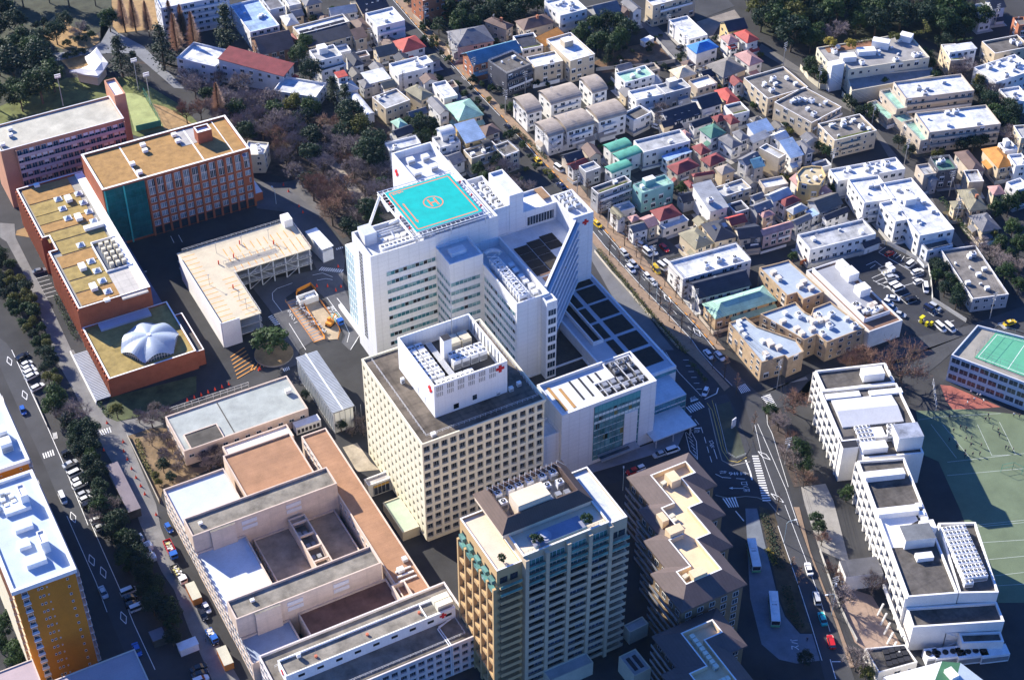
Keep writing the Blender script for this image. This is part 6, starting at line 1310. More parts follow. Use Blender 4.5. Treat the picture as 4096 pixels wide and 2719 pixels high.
G('lawn', 'A1 -60,980 600,700 1200,690 1640,960 1770,1100 1250,1230 560,1000 -60,1160', .03, GREENG); G('lawn', 'A1 1080,835 1200,838 1300,880 1455,1130 1210,1180 1140,930', .036, mat((.33, .37, .15), .2, .95, .2)); G('lawn', 'A1 1360,930 1480,960 1580,1010 1720,1110 1480,1170 1430,1060', .038, DRYG)  # second lawn: the field's sunlit patch, put into a lighter green
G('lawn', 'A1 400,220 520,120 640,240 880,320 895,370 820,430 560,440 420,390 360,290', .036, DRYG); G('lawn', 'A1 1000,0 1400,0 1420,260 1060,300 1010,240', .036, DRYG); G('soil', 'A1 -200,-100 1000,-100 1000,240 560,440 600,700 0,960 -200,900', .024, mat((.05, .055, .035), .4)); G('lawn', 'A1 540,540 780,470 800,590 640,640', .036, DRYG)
G('path', 'A1 390,400 440,480 760,460 900,390 980,250 900,200 1010,270 1290,420 1660,800 1560,790 1200,480 980,480 740,500 470,560', .046, mat((.19, .20, .22), .15))
G('soil', 'A1 1150,560 1400,540 1640,640 1900,1000 2240,1240 2240,700 1700,620', .028, LEAFY)
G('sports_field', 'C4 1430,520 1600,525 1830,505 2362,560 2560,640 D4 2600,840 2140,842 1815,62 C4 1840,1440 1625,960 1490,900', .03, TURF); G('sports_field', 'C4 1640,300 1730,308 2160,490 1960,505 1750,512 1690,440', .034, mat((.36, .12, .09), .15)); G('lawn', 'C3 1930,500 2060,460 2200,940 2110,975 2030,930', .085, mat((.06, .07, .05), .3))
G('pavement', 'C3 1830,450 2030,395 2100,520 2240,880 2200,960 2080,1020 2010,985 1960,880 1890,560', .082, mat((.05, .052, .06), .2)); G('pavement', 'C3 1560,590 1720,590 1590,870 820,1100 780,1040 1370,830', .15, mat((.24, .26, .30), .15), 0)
G('soil', 'B2 470,1130 600,1120 800,1360 790,1470 690,1480 660,1460', .10, mat((.42, .33, .22), .2)); G('soil', 'B2 320,1140 400,1110 470,1140 670,1470 570,1500', .104, mat((.30, .27, .25), .12)); G('soil', 'C2 830,870 960,830 1080,1000 1160,1070 960,1090', .03, mat((.42, .36, .27), .3)); G('lawn', 'B1 140,540 150,500 230,470 260,560', .06, DRYG)
G('soil', 'D4 75,10 200,50 325,420 415,700 495,1000 545,1100 440,1100 310,950 255,790 135,290', .056, mat((.07, .055, .035), .4))
# ---- painted markings
MK = MB(); MZ = .115
def line(s, w=.16, m=None, dash=None, z=MZ):
    P_ = PT(s)
    for p, q in zip(P_, P_[1:]):
        if dash:
            L_ = (q-p).length; n = max(1, int(L_/dash[1]))
            for i in range(n): a = p+(q-p)*(i/n); c = a+(q-p).normalized()*dash[0]; stroke(MK, a[:2], c[:2], w, z, m or PAINT)
        else: stroke(MK, p[:2], q[:2], w, z, m or PAINT)
def zebra(s, n, f=.5):
    a, b_, c, d = PT(s)
    for i in range(n):
        t0, t1 = (i+.5-f/2)/n, (i+.5+f/2)/n
        MK.face([(*(a+(b_-a)*t0)[:2], MZ+.004), (*(a+(b_-a)*t1)[:2], MZ+.004), (*(d+(c-d)*t1)[:2], MZ+.004), (*(d+(c-d)*t0)[:2], MZ+.004)], PAINT)
for s, n in (('C3 1660,515 1790,460 1838,510 1705,567', 7), ('C3 2124,332 2196,300 2248,364 2160,392', 6), ('C4 92,404 177,504 232,484 172,376', 8), ('C4 15,905 110,1308 182,1305 70,905', 19), ('C3 1985,1330 2115,1315 2145,1405 2045,1412', 5),
             ('B2 640,825 845,850 825,877 610,856', 11), ('B2 160,1270 225,1352 272,1340 195,1252', 6), ('C1 880,725 990,690 1005,735 910,768', 5), ('C2 290,170 350,148 360,175 305,197', 4), ('B2 765,662 832,640 840,655 775,678', 4), ('B4 2130,1280 2190,1330 2240,1320 2180,1265', 6), ('C1 375,930 480,890 495,940 390,975', 5), ('C1 470,745 510,735 520,790 480,800', 4)): zebra(s, n)
line('B3 815,485 940,640 1060,770 1250,980 1480,1220 1720,1480 C3 1780,0 1900,140 2080,320'); line('A2 1262,-20 1487,240 1697,460 1842,610 2007,800 2237,1040'); line('A3 107,1165 237,1300 397,1480'); line('B3 577,100 757,300 927,500 1057,650 1247,830 1497,1090 1747,1350 1927,1568')
line('A2 1620,400 1800,590 1990,790', .14, None, (3, 8)); line('B3 880,500 1120,760 1400,1050 1830,1520', .12, None, (3, 9))
line('C1 105,0 430,700 560,1000 790,1568', .18); line('D1 800,130 920,405 1080,765 1200,1065 1390,1475', .18); line('D1 600,100 860,690 960,960', .14)
line('C4 65,635 310,1200 415,1509', .14); line('C4 145,560 150,640 190,720 330,1180', .14); line('C4 40,640 100,900 240,1290', .14); line('D4 300,0 480,470 600,800 690,1090', .14); line('D4 240,180 420,700 520,1010 620,1340', .16); line('D4 690,1330 740,1500', .2); line('D4 705,1350 780,1350', .3)
line('C3 2200,985 2240,1090 C4 18,1120', .45); line('C3 1745,620 1800,690 1830,780 1880,950 1930,1110 1990,1140 2240,1160', .18, None, (2.6, 4)); line('C3 1900,450 1970,700 2000,860 2030,930', .12, mat((.70, .50, .10), .1)); line('C3 1855,475 1900,540 1990,900 2050,990 2130,1005 2210,960', .2, mat((.55, .42, .12), .1))
line('C3 1835,440 1940,390 1955,340', .3); line('C3 1870,520 1950,860 1990,990 2080,1035 2240,1000', .3, LCON); line('C3 1485,20 1600,200 1810,420', .15); line('C3 1450,0 1560,130', .15); line('C3 1660,740 1700,900 1770,980', .16); line('C3 1690,690 1760,820 1770,980', .16)
for i in range(7): line('C3 %d,%d %d,%d' % (1640+i*24, 90+i*52, 1690+i*24, 90+i*52), .15)
for i in range(6): line('C3 %d,%d %d,%d' % (1665+i*16, 735+i*40, 1720+i*10, 785+i*36), .15)
line('C3 1735,702 1795,700', .45); line('C3 1708,462 1775,440', .45); line('D3 2110,55 2185,145', .3); line('C3 1930,1300 2050,1330 2200,1310 C4 60,1270 160,1310 250,1420', .3, LCON); line('C3 2070,1237 2190,1240', .18); line('C3 1915,885 1945,975', .18)
MK.face([(*p[:2], MZ) for p in ccw(PT('C3 2050,1237 2085,1227 2085,1247'))], PAINT)
for s in ('C1 85,100', 'C1 222,405', 'D1 655,112', 'D1 822,495', 'D1 925,605', 'D1 1107,1010', 'C4 122,910', 'C4 235,1275', 'B3 1500,1110', 'B3 1765,1410'):
    c = PT(s)[0]; west = s[0] in 'D' or s[:2] == 'C1'; d = Vector((.03, 1)).normalized() if west else (Vector((-.25, 1)).normalized() if s[0] == 'C' else Vector((.06, 1)).normalized()); n = Vector((d.y, -d.x))
    q = [c.xy+d*2.4, c.xy+n*.8, c.xy-d*2.4, c.xy-n*.8]
    for i in range(4): stroke(MK, q[i], q[(i+1) % 4], .2, MZ+.001*i, PAINT)
for i in range(10): line('B2 %d,%d %d,%d' % (325+i*20, 130+i*27, 465+i*20, 85+i*27), .15, None, None, .06)
for i in range(6): line('B1 %d,%d %d,%d' % (322+i*18, 932+i*34, 428+i*18, 903+i*34), .15)
line('B1 1530,550 1560,610'); line('B1 1600,540 1635,605'); line('B2 200,1060 205,1120 285,1225', .16); line('B2 350,1330 500,1568', .16); line('B2 780,1105 960,1330 980,1440 900,1568', .18); line('B2 690,1100 830,1290 890,1420 870,1500', .14); line('B2 380,970 240,1020 200,1060', .16); line('B2 560,900 650,880 740,915', .15); line('B2 600,945 680,930 740,940', .15)
for a, b_ in (((1110, 665), (1170, 625)), ((1235, 705), (1265, 672)), ((1255, 720), (1300, 690)), ((1300, 745), (1330, 700)), ((1345, 720), (1390, 712)), ((1375, 810), (1440, 760)), ((1395, 890), (1505, 845)), ((1320, 960), (1400, 935)), ((1240, 1010), (1340, 985)), ((1285, 1055), (1380, 1020)), ((1355, 1115), (1440, 1085)), ((1035, 805), (1080, 775)), ((1050, 890), (1140, 850)), ((1085, 920), (1170, 885)), ((1115, 945), (1215, 905)), ((1150, 975), (1190, 955)), ((1580, 1215), (1650, 1175)), ((1490, 1145), (1550, 1105)), ((1700, 1275), (1760, 1255))):
    line('B4 %d,%d %d,%d' % (*a, *b_), .16)
for s in ('B4 1110,670 1440,860 1400,895 1500,860', 'B4 1000,780 1080,745 1290,900 1100,945', 'B4 1060,910 1190,975 1355,1115', 'B4 1490,1148 1580,1215', 'B4 1700,1275 1790,1340'): line(s, .16)
for s in ('C4 1450,600 1640,575 2160,545', 'C4 1560,640 1780,930', 'C4 1660,640 1900,935', 'C4 1960,640 2085,910 2290,900 2150,620', 'C4 1700,965 2362,890', 'C4 1700,1080 2362,1020', 'D4 1830,200 2362,150', 'D4 1900,330 2362,300', 'D4 1950,480 2362,440', 'D4 2010,620 2362,580', 'D4 1880,180 2362,130', 'D4 2060,700 2362,680'): line(s, .12, mat((.50, .55, .5), .1), None, .05)
structure(MK, 'road_marking')
ob_ = MB(); P_ = PT(RL)
for p, q in zip(P_, P_[1:]):
    d = (q-p); L_ = d.length; d.normalize(); n = Vector((d.y, -d.x, 0))
    if n.x < 0: n = -n
    k = 0
    while k < L_-2: 
        c = p+d*(k+1)+n*.5; ob_.obox((c.x, c.y), random.uniform(1.2, 2.6), .45, .151, .24, math.atan2(d.y, d.x), mat((.55, .25, .06), .3)); k += random.uniform(3.2, 6)
structure(ob_, 'kerb_strip')
oh = MB()
for i in range(16):
    f = i/15; a = Vector(at('B2', 322+250*f, 1145+355*f)); c = Vector(at('B2', 440+230*f, 1110+350*f)); d = c-a
    stroke(oh, a[:2], (a+d*.95)[:2], .3, .13, mat((.72, .33, .08), .15))
for i in range(7):
    f = i/6; a = Vector(at('C1', 2065+60*f, 65+190*f)); c = Vector(at('C1', 2190+100*f, -20+180*f)); stroke(oh, a[:2], c[:2], .32, .13, mat((.72, .33, .08), .15))
for i in range(6):
    a = Vector(at('C2', 0+40*i, 190-12*i)); c = Vector(at('C2', 40+40*i, 120-12*i)); stroke(oh, a[:2], c[:2], .25, .13, mat((.72, .33, .08), .15))
structure(oh, 'road_marking')
def rtext(body, k, x1, y1, x2, y2, sy=1.0):
    a, c = at(k, x1, y1), at(k, x2, y2); d = c-a; w = text(body, ((a.x+c.x)/2, (a.y+c.y)/2), math.atan2(d.y, d.x), 1.0, PAINT, 'road_marking', .125); f = d.length/max(.1, w.dimensions.x); w.scale = (f, f*sy, 1); tag(w, kind='structure')
rtext('STOP', 'C3', 1738, 732, 1788, 730, 2.2); rtext('STOP', 'C3', 1752, 422, 1702, 442, 2.0); rtext('OUT', 'B4', 1498, 1243, 1446, 1259, 1.0)
for ch, x, y in (('止', 2180, 1107), ('ま', 2086, 1107), ('れ', 1992, 1095)): rtext(ch, 'C3', x, y-13, x+4, y+13, 2.0)
for ch, x, y in (('口', 2192, 1193), ('入', 2203, 1222), ('出', 2213, 1256)): rtext(ch, 'C3', x+4, y+12, x-2, y-12, 1.6)
for ch, x, y in (('口', 1893, 825), ('出', 1900, 860)): rtext(ch, 'C3', x+14, y-4, x-14, y+3, 1.3)
for ch, x, y in (('出', 739, 1190), ('口', 755, 1217), ('救', 705, 1197), ('急', 722, 1226), ('車', 739, 1254)): rtext(ch, 'B2', x-13, y+5, x+13, y-5, 1.3)
for ch, x, y in (('タ', 356, 1227), ('ク', 372, 1262), ('シ', 392, 1292), ('ー', 412, 1325)): rtext(ch, 'B2', x-14, y+6, x+14, y-6, 1.4)
for ch, x, y in (('バ', 390, 1180), ('ス', 395, 1230)): rtext(ch, 'D4', x, y+20, x-4, y-20, 1.4)
# ================================================================ trees, shrubs, hedges
random.seed(11)
_TP = {}
def proto(me_name, b): o = b.build(me_name); me = o.data; bpy.data.objects.remove(o); return me
def leafquad(b, c, s, nrm, m):
    t = nrm.orthogonal().normalized(); t = Matrix.Rotation(random.random()*6.28, 3, nrm) @ t; u = nrm.cross(t); a = s*random.uniform(.6, 1.2); w = s*random.uniform(.45, .9)
    b.face([c-t*a-u*w*.5, c+u*w*.7-t*a*.1, c+t*a, c-u*w*.8+t*a*.2], m)
def crown(rx, rz, zc, clumps, per, leaf, m, cl=.34, flat=1.0, low=-.55):
    b = MB()
    for _ in range(clumps):
        while True:
            d = Vector((random.gauss(0, 1), random.gauss(0, 1), random.gauss(0, 1))).normalized()
            if d.z > low: break
        r = random.uniform(.45, .92); c = Vector((d.x*rx*r, d.y*rx*r, zc+d.z*rz*r)); s = rx*cl*random.uniform(.7, 1.3)
        for _ in range(per):
            e = Vector((random.gauss(0, 1), random.gauss(0, 1), random.gauss(0, 1)*flat)).normalized(); rr = s*random.uniform(.55, 1.05); p = c+Vector((e.x*rr, e.y*rr, e.z*rr*.8*flat)); n = (e+Vector((random.gauss(0, .5), random.gauss(0, .5), random.gauss(0, .5)+.3))).normalized(); leafquad(b, p, leaf, n, m)
    return b
def limb(b, p, d, L_, r, depth, m, twig, tm, spread=.75, up=.25):
    q = p+d*L_; b.tube(p, q, r, m, 4, r*.7)
    if depth == 0:
        for _ in range(twig):
            e = (d+Vector((random.gauss(0, .75), random.gauss(0, .75), random.gauss(0, .6)+.25))).normalized(); s = q-d*L_*random.random()*.9; l = L_*random.uniform(.5, 1.1); w = e.orthogonal().normalized()*.032; b.face([s-w, s+w, s+e*l], tm)
            for _ in range(2): f = (e+Vector((random.gauss(0, .7), random.gauss(0, .7), random.gauss(0, .6)))).normalized(); s2 = s+e*l*random.uniform(.3, .9); w = f.orthogonal().normalized()*.026; b.face([s2-w, s2+w, s2+f*l*.6], tm)
        return
    for _ in range(random.choice([3, 3, 4])):
        e = (d+Vector((random.gauss(0, spread), random.gauss(0, spread), random.gauss(0, spread*.5)+up))).normalized(); limb(b, p+d*L_*random.uniform(.6, 1), e, L_*random.uniform(.6, .85), r*.6, depth-1, m, twig, tm, spread, up)
BARK = mat((.10, .075, .055), .25, .9, 2.0)
LF = {'ever': leafmat((.008, .028, .012), (.050, .095, .022)), 'dark': leafmat((.006, .020, .014), (.026, .055, .026)), 'olive': leafmat((.05, .06, .012), (.15, .15, .03)), 'yellow': leafmat((.20, .16, .02), (.42, .34, .05)), 'bare': leafmat((.15, .12, .125), (.29, .24, .245), 0), 'rust': leafmat((.17, .09, .065), (.30, .17, .12), 0), 'meta': leafmat((.22, .105, .065), (.36, .20, .13), 0)}
def kinds():
    def tr(h, r): b = MB(); b.tube((0, 0, 0), (0, 0, h), r, BARK, 6, r*.5); return b
    P_ = {}
    for kd, (m, cl, per, lf) in {'ever': ('ever', 40, 56, .36), 'dark': ('dark', 44, 52, .34), 'olive': ('olive', 36, 52, .34), 'yellow': ('yellow', 30, 44, .3)}.items():
        L_ = []
        for v in range(4 if kd in ('ever', 'dark') else 2):
            bt = tr(6, .28)
            for i in range(5): a = i*1.3+v; bt.tube((0, 0, 3+i*.5), (2.2*math.cos(a), 2.2*math.sin(a), 5.5+i*.5), .12, BARK, 4, .05)
            L_.append((proto('trunk', bt), proto('crown', crown(random.uniform(3.3, 4.2), random.uniform(3.2, 4.3), 6.2, cl, per, lf, LF[m]))))
        P_[kd] = L_
    for kd in ('bare', 'rust'):
        L_ = []
        for v in range(4):
            bt = MB(); bc = MB(); bt.tube((0, 0, 0), (0, 0, 2.6), .26, BARK, 6, .2)
            for i in range(6): a = i*1.05+v*.7; d = Vector((math.cos(a)*.8, math.sin(a)*.8, .75+.4*(i % 2))).normalized(); limb(bc, Vector((0, 0, 2.2+.1*i)), d, 2.5, .13, 3, BARK, 6, LF[kd])
            bc.tube((0, 0, 2.4), (0, 0, 6), .16, BARK, 4, .05); limb(bc, Vector((0, 0, 5)), Vector((0, 0, 1)), 1.6, .08, 2, BARK, 7, LF[kd])
            L_.append((proto('trunk', bt), proto('crown', bc)))
        P_[kd] = L_
    L_ = []
    for v in range(3):                                        # bare conical conifers
        bt = tr(14, .3); bc = MB()
        for _ in range(3600):
            t = random.random()**.8; z = 1.5+t*13.5; a = random.random()*6.28; L2 = (1-t)**.75*3.3*random.uniform(.5, 1.05)+.2; d = Vector((math.cos(a), math.sin(a), random.uniform(.1, .6))).normalized(); s = Vector((0, 0, z))+d*L2*random.uniform(.1, .7); w = d.cross(Vector((0, 0, 1))).normalized()*.085; b2 = s+d*L2*.5+Vector((random.gauss(0, .15), random.gauss(0, .15), .2)); bc.face([s-w, s+w, b2], LF['meta'])
        L_.append((proto('trunk', bt), proto('crown', bc)))
    P_['meta'] = L_; L_ = []
    for v in range(3):                                        # cedars: flat sprays in tiers
        bt = tr(12, .32); bc = MB()
        for k in range(54):
            t = random.random(); z = 2.5+t*10.5; a = random.random()*6.28; rr = (1-t*.85)*4.2*random.uniform(.5, 1.0); c = Vector((math.cos(a)*rr*.7, math.sin(a)*rr*.7, z-rr*.1)); s = .9+.7*(1-t)
            for _ in range(34): e = Vector((random.gauss(0, .55)*s, random.gauss(0, .55)*s, random.gauss(0, .2)*s)); leafquad(bc, c+e, .34, Vector((random.gauss(0, .5), random.gauss(0, .5), 1)).normalized(), LF['dark'])
        L_.append((proto('trunk', bt), proto('crown', bc)))
    P_['cedar'] = L_; L_ = []
    for v in range(3):                                        # winter street ginkgos
        bt = MB(); bc = MB(); bt.tube((0, 0, 0), (0, 0, 8.6), .16, BARK, 5, .05)
        for k in range(46):
            z = 2.4+6*random.random(); a = random.random()*6.28; l = (9.4-z)*.24*random.uniform(.6, 1.3)+.25; d = Vector((math.cos(a), math.sin(a), random.uniform(.4, 1.1))).normalized(); p = Vector((0, 0, z)); bc.tube(p, p+d*l, .05, BARK, 3, .02)
            for _ in range(5): e = (d+Vector((random.gauss(0, .6), random.gauss(0, .6), random.gauss(0, .5)))).normalized(); s = p+d*l*random.uniform(.3, 1); w = e.orthogonal().normalized()*.03; bc.face([s-w, s+w, s+e*.6], LF['rust'])
        L_.append((proto('trunk', bt), proto('crown', bc)))
    P_['street'] = L_; L_ = []
    for m in ('ever', 'dark', 'olive', 'yellow'): L_.append(proto('foliage', crown(1.2, 1.0, .9, 14, 34, .2, LF[m], .4, 1, -.3)))
    P_['shrub'] = L_; return P_
TP = kinds(); BASEH = {'ever': 10.2, 'dark': 10.2, 'olive': 10, 'yellow': 10, 'bare': 9.5, 'rust': 9.5, 'meta': 15, 'cedar': 13, 'street': 9}
TREES = []
def tree(kd, p, h, label, group=None, wide=1.0):
    TREES.append((kd, p.copy(), h, label, group, wide))
def build_tree(kd, p, h, label, group, wide):
    tr, cr = random.choice(TP[kd]); s = h/BASEH[kd]; e = thing('tree', label, 'tree', (p.x, p.y, 0), random.random()*6.28, group); e.scale = (s*wide*random.uniform(.9, 1.1), s*wide*random.uniform(.9, 1.1), s)
    for n, me in (('trunk', tr), ('crown', cr)): o = bpy.data.objects.new(n, me); COL.objects.link(o); o.parent = e
    return e
def shrub(i, p, s, label, group=None):
    o = bpy.data.objects.new('shrub', TP['shrub'][i]); COL.objects.link(o); o.location = (p.x, p.y, 0); o.scale = (s, s, s*random.uniform(.8, 1.2)); o.rotation_euler = (0, 0, random.random()*6.28); return tag(o, label, 'shrub', group)
def TR(kd, h, label, group, spots, wide=1.0):
    for w in spots.split():
        k, xy = w.split(':'); x, y = map(float, xy.split(',')); hh = h*random.uniform(.88, 1.12); tree(kd, at(k, x, y, hh*(.6 if kd != 'street' else 0)), hh, label, group, wide)
def inside(P_, x, y):
    s = False
    for i in range(len(P_)):
        a, c = P_[i-1], P_[i]
        if (a.y > y) != (c.y > y) and x < (c.x-a.x)*(y-a.y)/(c.y-a.y)+a.x: s = not s
    return s
def fill(poly, mix, h0, h1, gap, label, group, wide=1.0, z=6, most=400):
    P_ = PT(poly, z); xs = [p.x for p in P_]; ys = [p.y for p in P_]; pts = []; g = 0
    while g < 6000 and len(pts) < most:
        g += 1; x, y = random.uniform(min(xs), max(xs)), random.uniform(min(ys), max(ys))
        if inside(P_, x, y) and all((x-a)**2+(y-c)**2 > gap*gap for a, c in pts): pts.append((x, y))
    for x, y in pts:
        kd = random.choice(mix); tree(kd, Vector((x, y, 0)), random.uniform(h0, h1), label[kd] if isinstance(label, dict) else label, group+' '+kd if isinstance(label, dict) else group, wide)
WOODL = {'bare': 'bare purplish tree in the winter wood left of the white hospital', 'rust': 'bare rust brown tree in the winter wood left of the white hospital', 'ever': 'green tree among the bare winter wood left of the white hospital', 'dark': 'dark evergreen among the bare winter wood left of the white hospital', 'olive': 'olive green tree among the bare winter wood left of the white hospital'}
fill('A2 -60,830 180,860 350,1000 700,1100 900,1150 1180,1330 1200,1568 B2 1120,330 1060,420 950,330 840,150 540,20 A2 330,1500 150,1230', ['bare']*8+['ever', 'rust', 'dark'], 7, 11, 5.6, WOODL, 'winter wood', 1.15)
fill('A1 1650,640 1950,650 2240,730 2240,1200 2000,1150 1900,1000', ['bare']*4+['ever', 'dark'], 7, 11, 6, {'bare': 'bare tree beside the long maroon roofed building', 'ever': 'green tree beside the long maroon roofed building', 'dark': 'dark evergreen beside the long maroon roofed building'}, 'trees by maroon roof')
TWL = {'ever': 'green broadleaf tree in the dense wood at the top right', 'dark': 'dark evergreen tree in the dense wood at the top right', 'bare': 'bare pale tree in the dense wood at the top right', 'olive': 'olive green tree in the dense wood at the top right'}
fill('A4 30,0 150,-160 1900,-200 1860,130 1640,300 1420,170 1280,180 640,300 480,380 330,330 200,260 60,180', ['ever']*4+['dark']*6+['bare', 'olive'], 10, 16, 6.6, TWL, 'top right wood', 1.1)
fill('A1 -200,60 140,110 180,240 400,330 440,560 520,690 480,800 0,930 -250,900', ['ever']*3+['dark']*2, 10, 16, 8, 'big evergreen tree in the park at the upper left', 'upper left park trees', 1.1)
fill('A1 -200,-160 900,-160 900,-60 560,-40 300,-40 -100,-20', ['dark', 'ever'], 10, 15, 8, 'dark park tree along the top edge at the upper left', 'top edge park trees')
fill('C1 600,640 800,690 870,980 960,1240 1050,1440 D1 1150,300 1400,700 1650,1050 1560,1230 1300,820 1000,300 C1 900,1450 740,1050', ['dark']*4+['ever'], 6, 9, 3.6, 'dark evergreen in the shaded tree belt along the west street', 'west street tree belt', .95, 3)
fill('B1 -60,700 60,760 310,1150 420,1480 C1 540,300 460,340 350,60 B1 190,1330 -60,940', ['ever', 'dark', 'olive'], 4, 7, 3.2, 'small green tree in the belt between the brick college and the car park', 'college tree belt', 1.0, 2)
fill('A2 1780,60 2240,-40 A3 380,-40 360,60 A2 2240,150 1850,220', ['dark', 'ever'], 9, 13, 6, 'dark garden tree behind the grey hip roofed villa', 'villa garden trees'); fill('A2 200,90 560,60 640,120 480,150 240,140', ['ever', 'bare', 'dark'], 4, 7, 4.5, 'small garden tree between the houses at the top', 'top garden trees')
fill('A2 1400,1000 1560,1050 1700,1150 1600,1240 1480,1250 1400,1100', ['dark', 'ever'], 6, 9, 4.5, 'dark tree among the houses behind the hospital', 'trees behind the hospital'); fill('A2 1920,1490 2240,1400 A3 60,1480 B3 380,200 240,240 180,100 20,20', ['dark', 'ever', 'bare', 'cedar'], 6, 10, 4.6, 'dark garden tree between the hospital tower and the road', 'hospital garden trees')
fill('A3 700,270 900,200 1060,180 1150,300 1110,440 950,480 820,380', ['dark', 'ever', 'cedar'], 8, 12, 5.5, 'dark tree on the overgrown lot right of the cream flats', 'empty lot trees'); fill('B4 1590,720 1700,880 1850,1080 1800,1130 1640,960 1570,840', ['bare', 'ever', 'dark'], 5, 8, 4, 'tree in the planted strip beside the long grey building', 'grey building trees', 1, 3); fill('B4 1880,560 2362,560 2362,1000 2100,700', ['bare', 'bare', 'ever'], 6, 10, 5.5, 'tree in the wooded garden at the right edge', 'right garden trees')
fill('A4 1960,640 2100,720 2250,900 2330,1000 2260,1180 2180,1080 1990,780', ['dark', 'ever', 'bare'], 7, 11, 5.5, 'tree in the belt beside the front long flats at the right', 'right belt trees'); fill('A4 1480,400 1580,470 1640,600 1600,650 1520,520', ['ever', 'dark'], 5, 8, 4.5, 'tree in the gap beside the stepped garden apartments', 'garden gap trees'); fill('A4 850,800 950,880 1000,960 900,930', ['ever', 'dark'], 5, 8, 4, 'tree by the lane below the stepped garden apartments', 'lane trees')
fill('C4 120,500 240,480 330,620 420,880 560,1080 480,1140 330,960 230,700', ['bare', 'bare', 'dark', 'rust', 'ever'], 5, 9, 4.2, 'tree on the bank between the road and the white school', 'school bank trees', 1, 3); fill('C1 1350,800 1500,760 1640,1000 1560,1160 1450,1100', ['bare', 'bare', 'dark'], 4, 6, 4, 'small bare tree in the tan garden by the salmon wing', 'salmon garden trees', 1, 2); fill('C1 1720,930 1980,880 2000,1000 1800,1060', ['bare'], 5, 7, 3.5, 'bare purplish tree between the grey and white flat roofs', 'bare trees by grey roof', 1, 3)
fill('C1 1140,560 1480,480 1500,600 1300,640', ['bare'], 5, 7, 3.8, 'bare tree in front of the grey roofed ward', 'bare trees by ward corner', 1.1, 3); fill('C2 780,590 960,600 1040,700 1000,780 830,760', ['bare', 'dark'], 4, 6, 3.4, 'bare shrubby tree in the court beside the cream ward block', 'court trees', 1, 2)
TR('cedar', 18, 'tall dark cedar standing right of the white roofed pavilion', None, 'A1:1065,480'); TR('cedar', 19, 'broad dark cedar left of the white flat roofed school house', None, 'A1:1440,390'); TR('cedar', 19, 'big cedar in front of the blue windowed apartment block', None, 'A1:2010,210'); TR('cedar', 12, 'small cedar at the foot of the tall one by the pavilion', None, 'A1:1200,570')
TR('meta', 17, 'tall reddish bare conical conifer in the row at the top left', 'reddish conifers', 'A1:1090,90 A1:1190,110 A1:1310,140 A1:1520,140 A1:1620,170 A1:1560,270 A1:1720,260'); TR('meta', 17, 'lone rust pink conical tree between the sports field and the wood', None, 'A1:1945,880')
TR('ever', 10, 'small round tree at the edge of the park drive', None, 'A1:970,165'); TR('dark', 11, 'round dark tree on the tan island of the park', None, 'A1:490,270'); TR('dark', 9, 'rounded dark tree behind the tan island of the park', None, 'A1:570,170'); TR('bare', 9, 'bare grey tree on the tan island of the park', None, 'A1:700,250')
TR('rust', 10, 'purple brown bare tree beside the roof of the brick college', 'bare trees by college roof', 'A1:1660,980 A1:1790,960'); TR('rust', 12, 'broad bare brown tree by the small car park', 'brown trees by small car park', 'B2:660,170 B2:790,210 B2:560,70 B2:730,300'); TR('dark', 11, 'round dark evergreen just left of the helipad', None, 'B2:1050,300'); TR('dark', 8, 'dark evergreen by the hospital drive', 'evergreens by drive', 'B2:880,450 B2:960,500')
TR('olive', 11, 'olive evergreen in front of the dazzling low white wing', None, 'A2:390,920'); TR('ever', 10, 'green tree right of the olive evergreen', None, 'A2:540,960'); TR('olive', 12, 'yellowish green tree at the right end of the wood', None, 'A2:985,1130'); TR('cedar', 14, 'dark spire tree left of the vaulted shed', 'spire trees by shed', 'A2:740,790 A2:850,880'); TR('rust', 8, 'reddish bare tree below the vaulted shed', None, 'A2:800,1090'); TR('dark', 13, 'dark evergreen against the hospital rear wall', 'evergreens at rear wall', 'A2:1110,1250 A2:1120,1420 A2:1060,1340 A2:900,1010')
TR('ever', 10, 'round green tree beside the road opposite the white flats', None, 'A2:1690,220'); TR('ever', 9, 'tree between the dark fronted cream house and the lower white house', 'trees by cream house', 'A2:490,390 A2:430,480'); TR('dark', 12, 'dark tree behind the white modern house', None, 'A2:530,620'); TR('ever', 4, 'small tree beside the bright flat roofed house on the road', 'small trees by road house', 'A2:1850,760 A2:1920,840 A2:1700,700')
TR('yellow', 8, 'yellow ginkgo beside the wide white complex', None, 'A4:1965,700'); TR('bare', 9, 'bare tree left of the yellow ginkgo', 'bare trees by ginkgo', 'A4:1850,560 A4:1800,620'); TR('dark', 10, 'dark tree above the flower pot terrace', 'trees above flower pots', 'A4:1680,350 A4:1780,270 A4:1730,200'); TR('ever', 11, 'tree at the corner of the wood in the top right', 'corner trees', 'A4:1890,130 A4:2015,130 A4:1860,220'); TR('olive', 6, 'olive tree beside the white cross walled roof', None, 'A4:2040,410')
TR('ever', 8, 'tree by the white stair tower of the stepped garden apartments', 'trees by stair tower', 'A4:560,620 A4:640,660 A4:520,560'); TR('ever', 7, 'tree by the lowest mint deck', 'trees by mint deck', 'A4:1030,930 A4:1060,980 A4:1150,720'); TR('dark', 7, 'tree in front of the front long flats', 'trees before front flats', 'A4:1290,1210 A4:1380,1290 A4:1830,1250 A4:2000,1200 A4:1930,1220'); TR('olive', 5, 'hedge tree behind the green painted roof', 'trees behind green roof', 'A4:1590,1330 A4:1650,1310'); TR('ever', 6, 'tree by the planted balcony flats', 'trees by planted balcony', 'A4:660,1300 A4:600,1260')
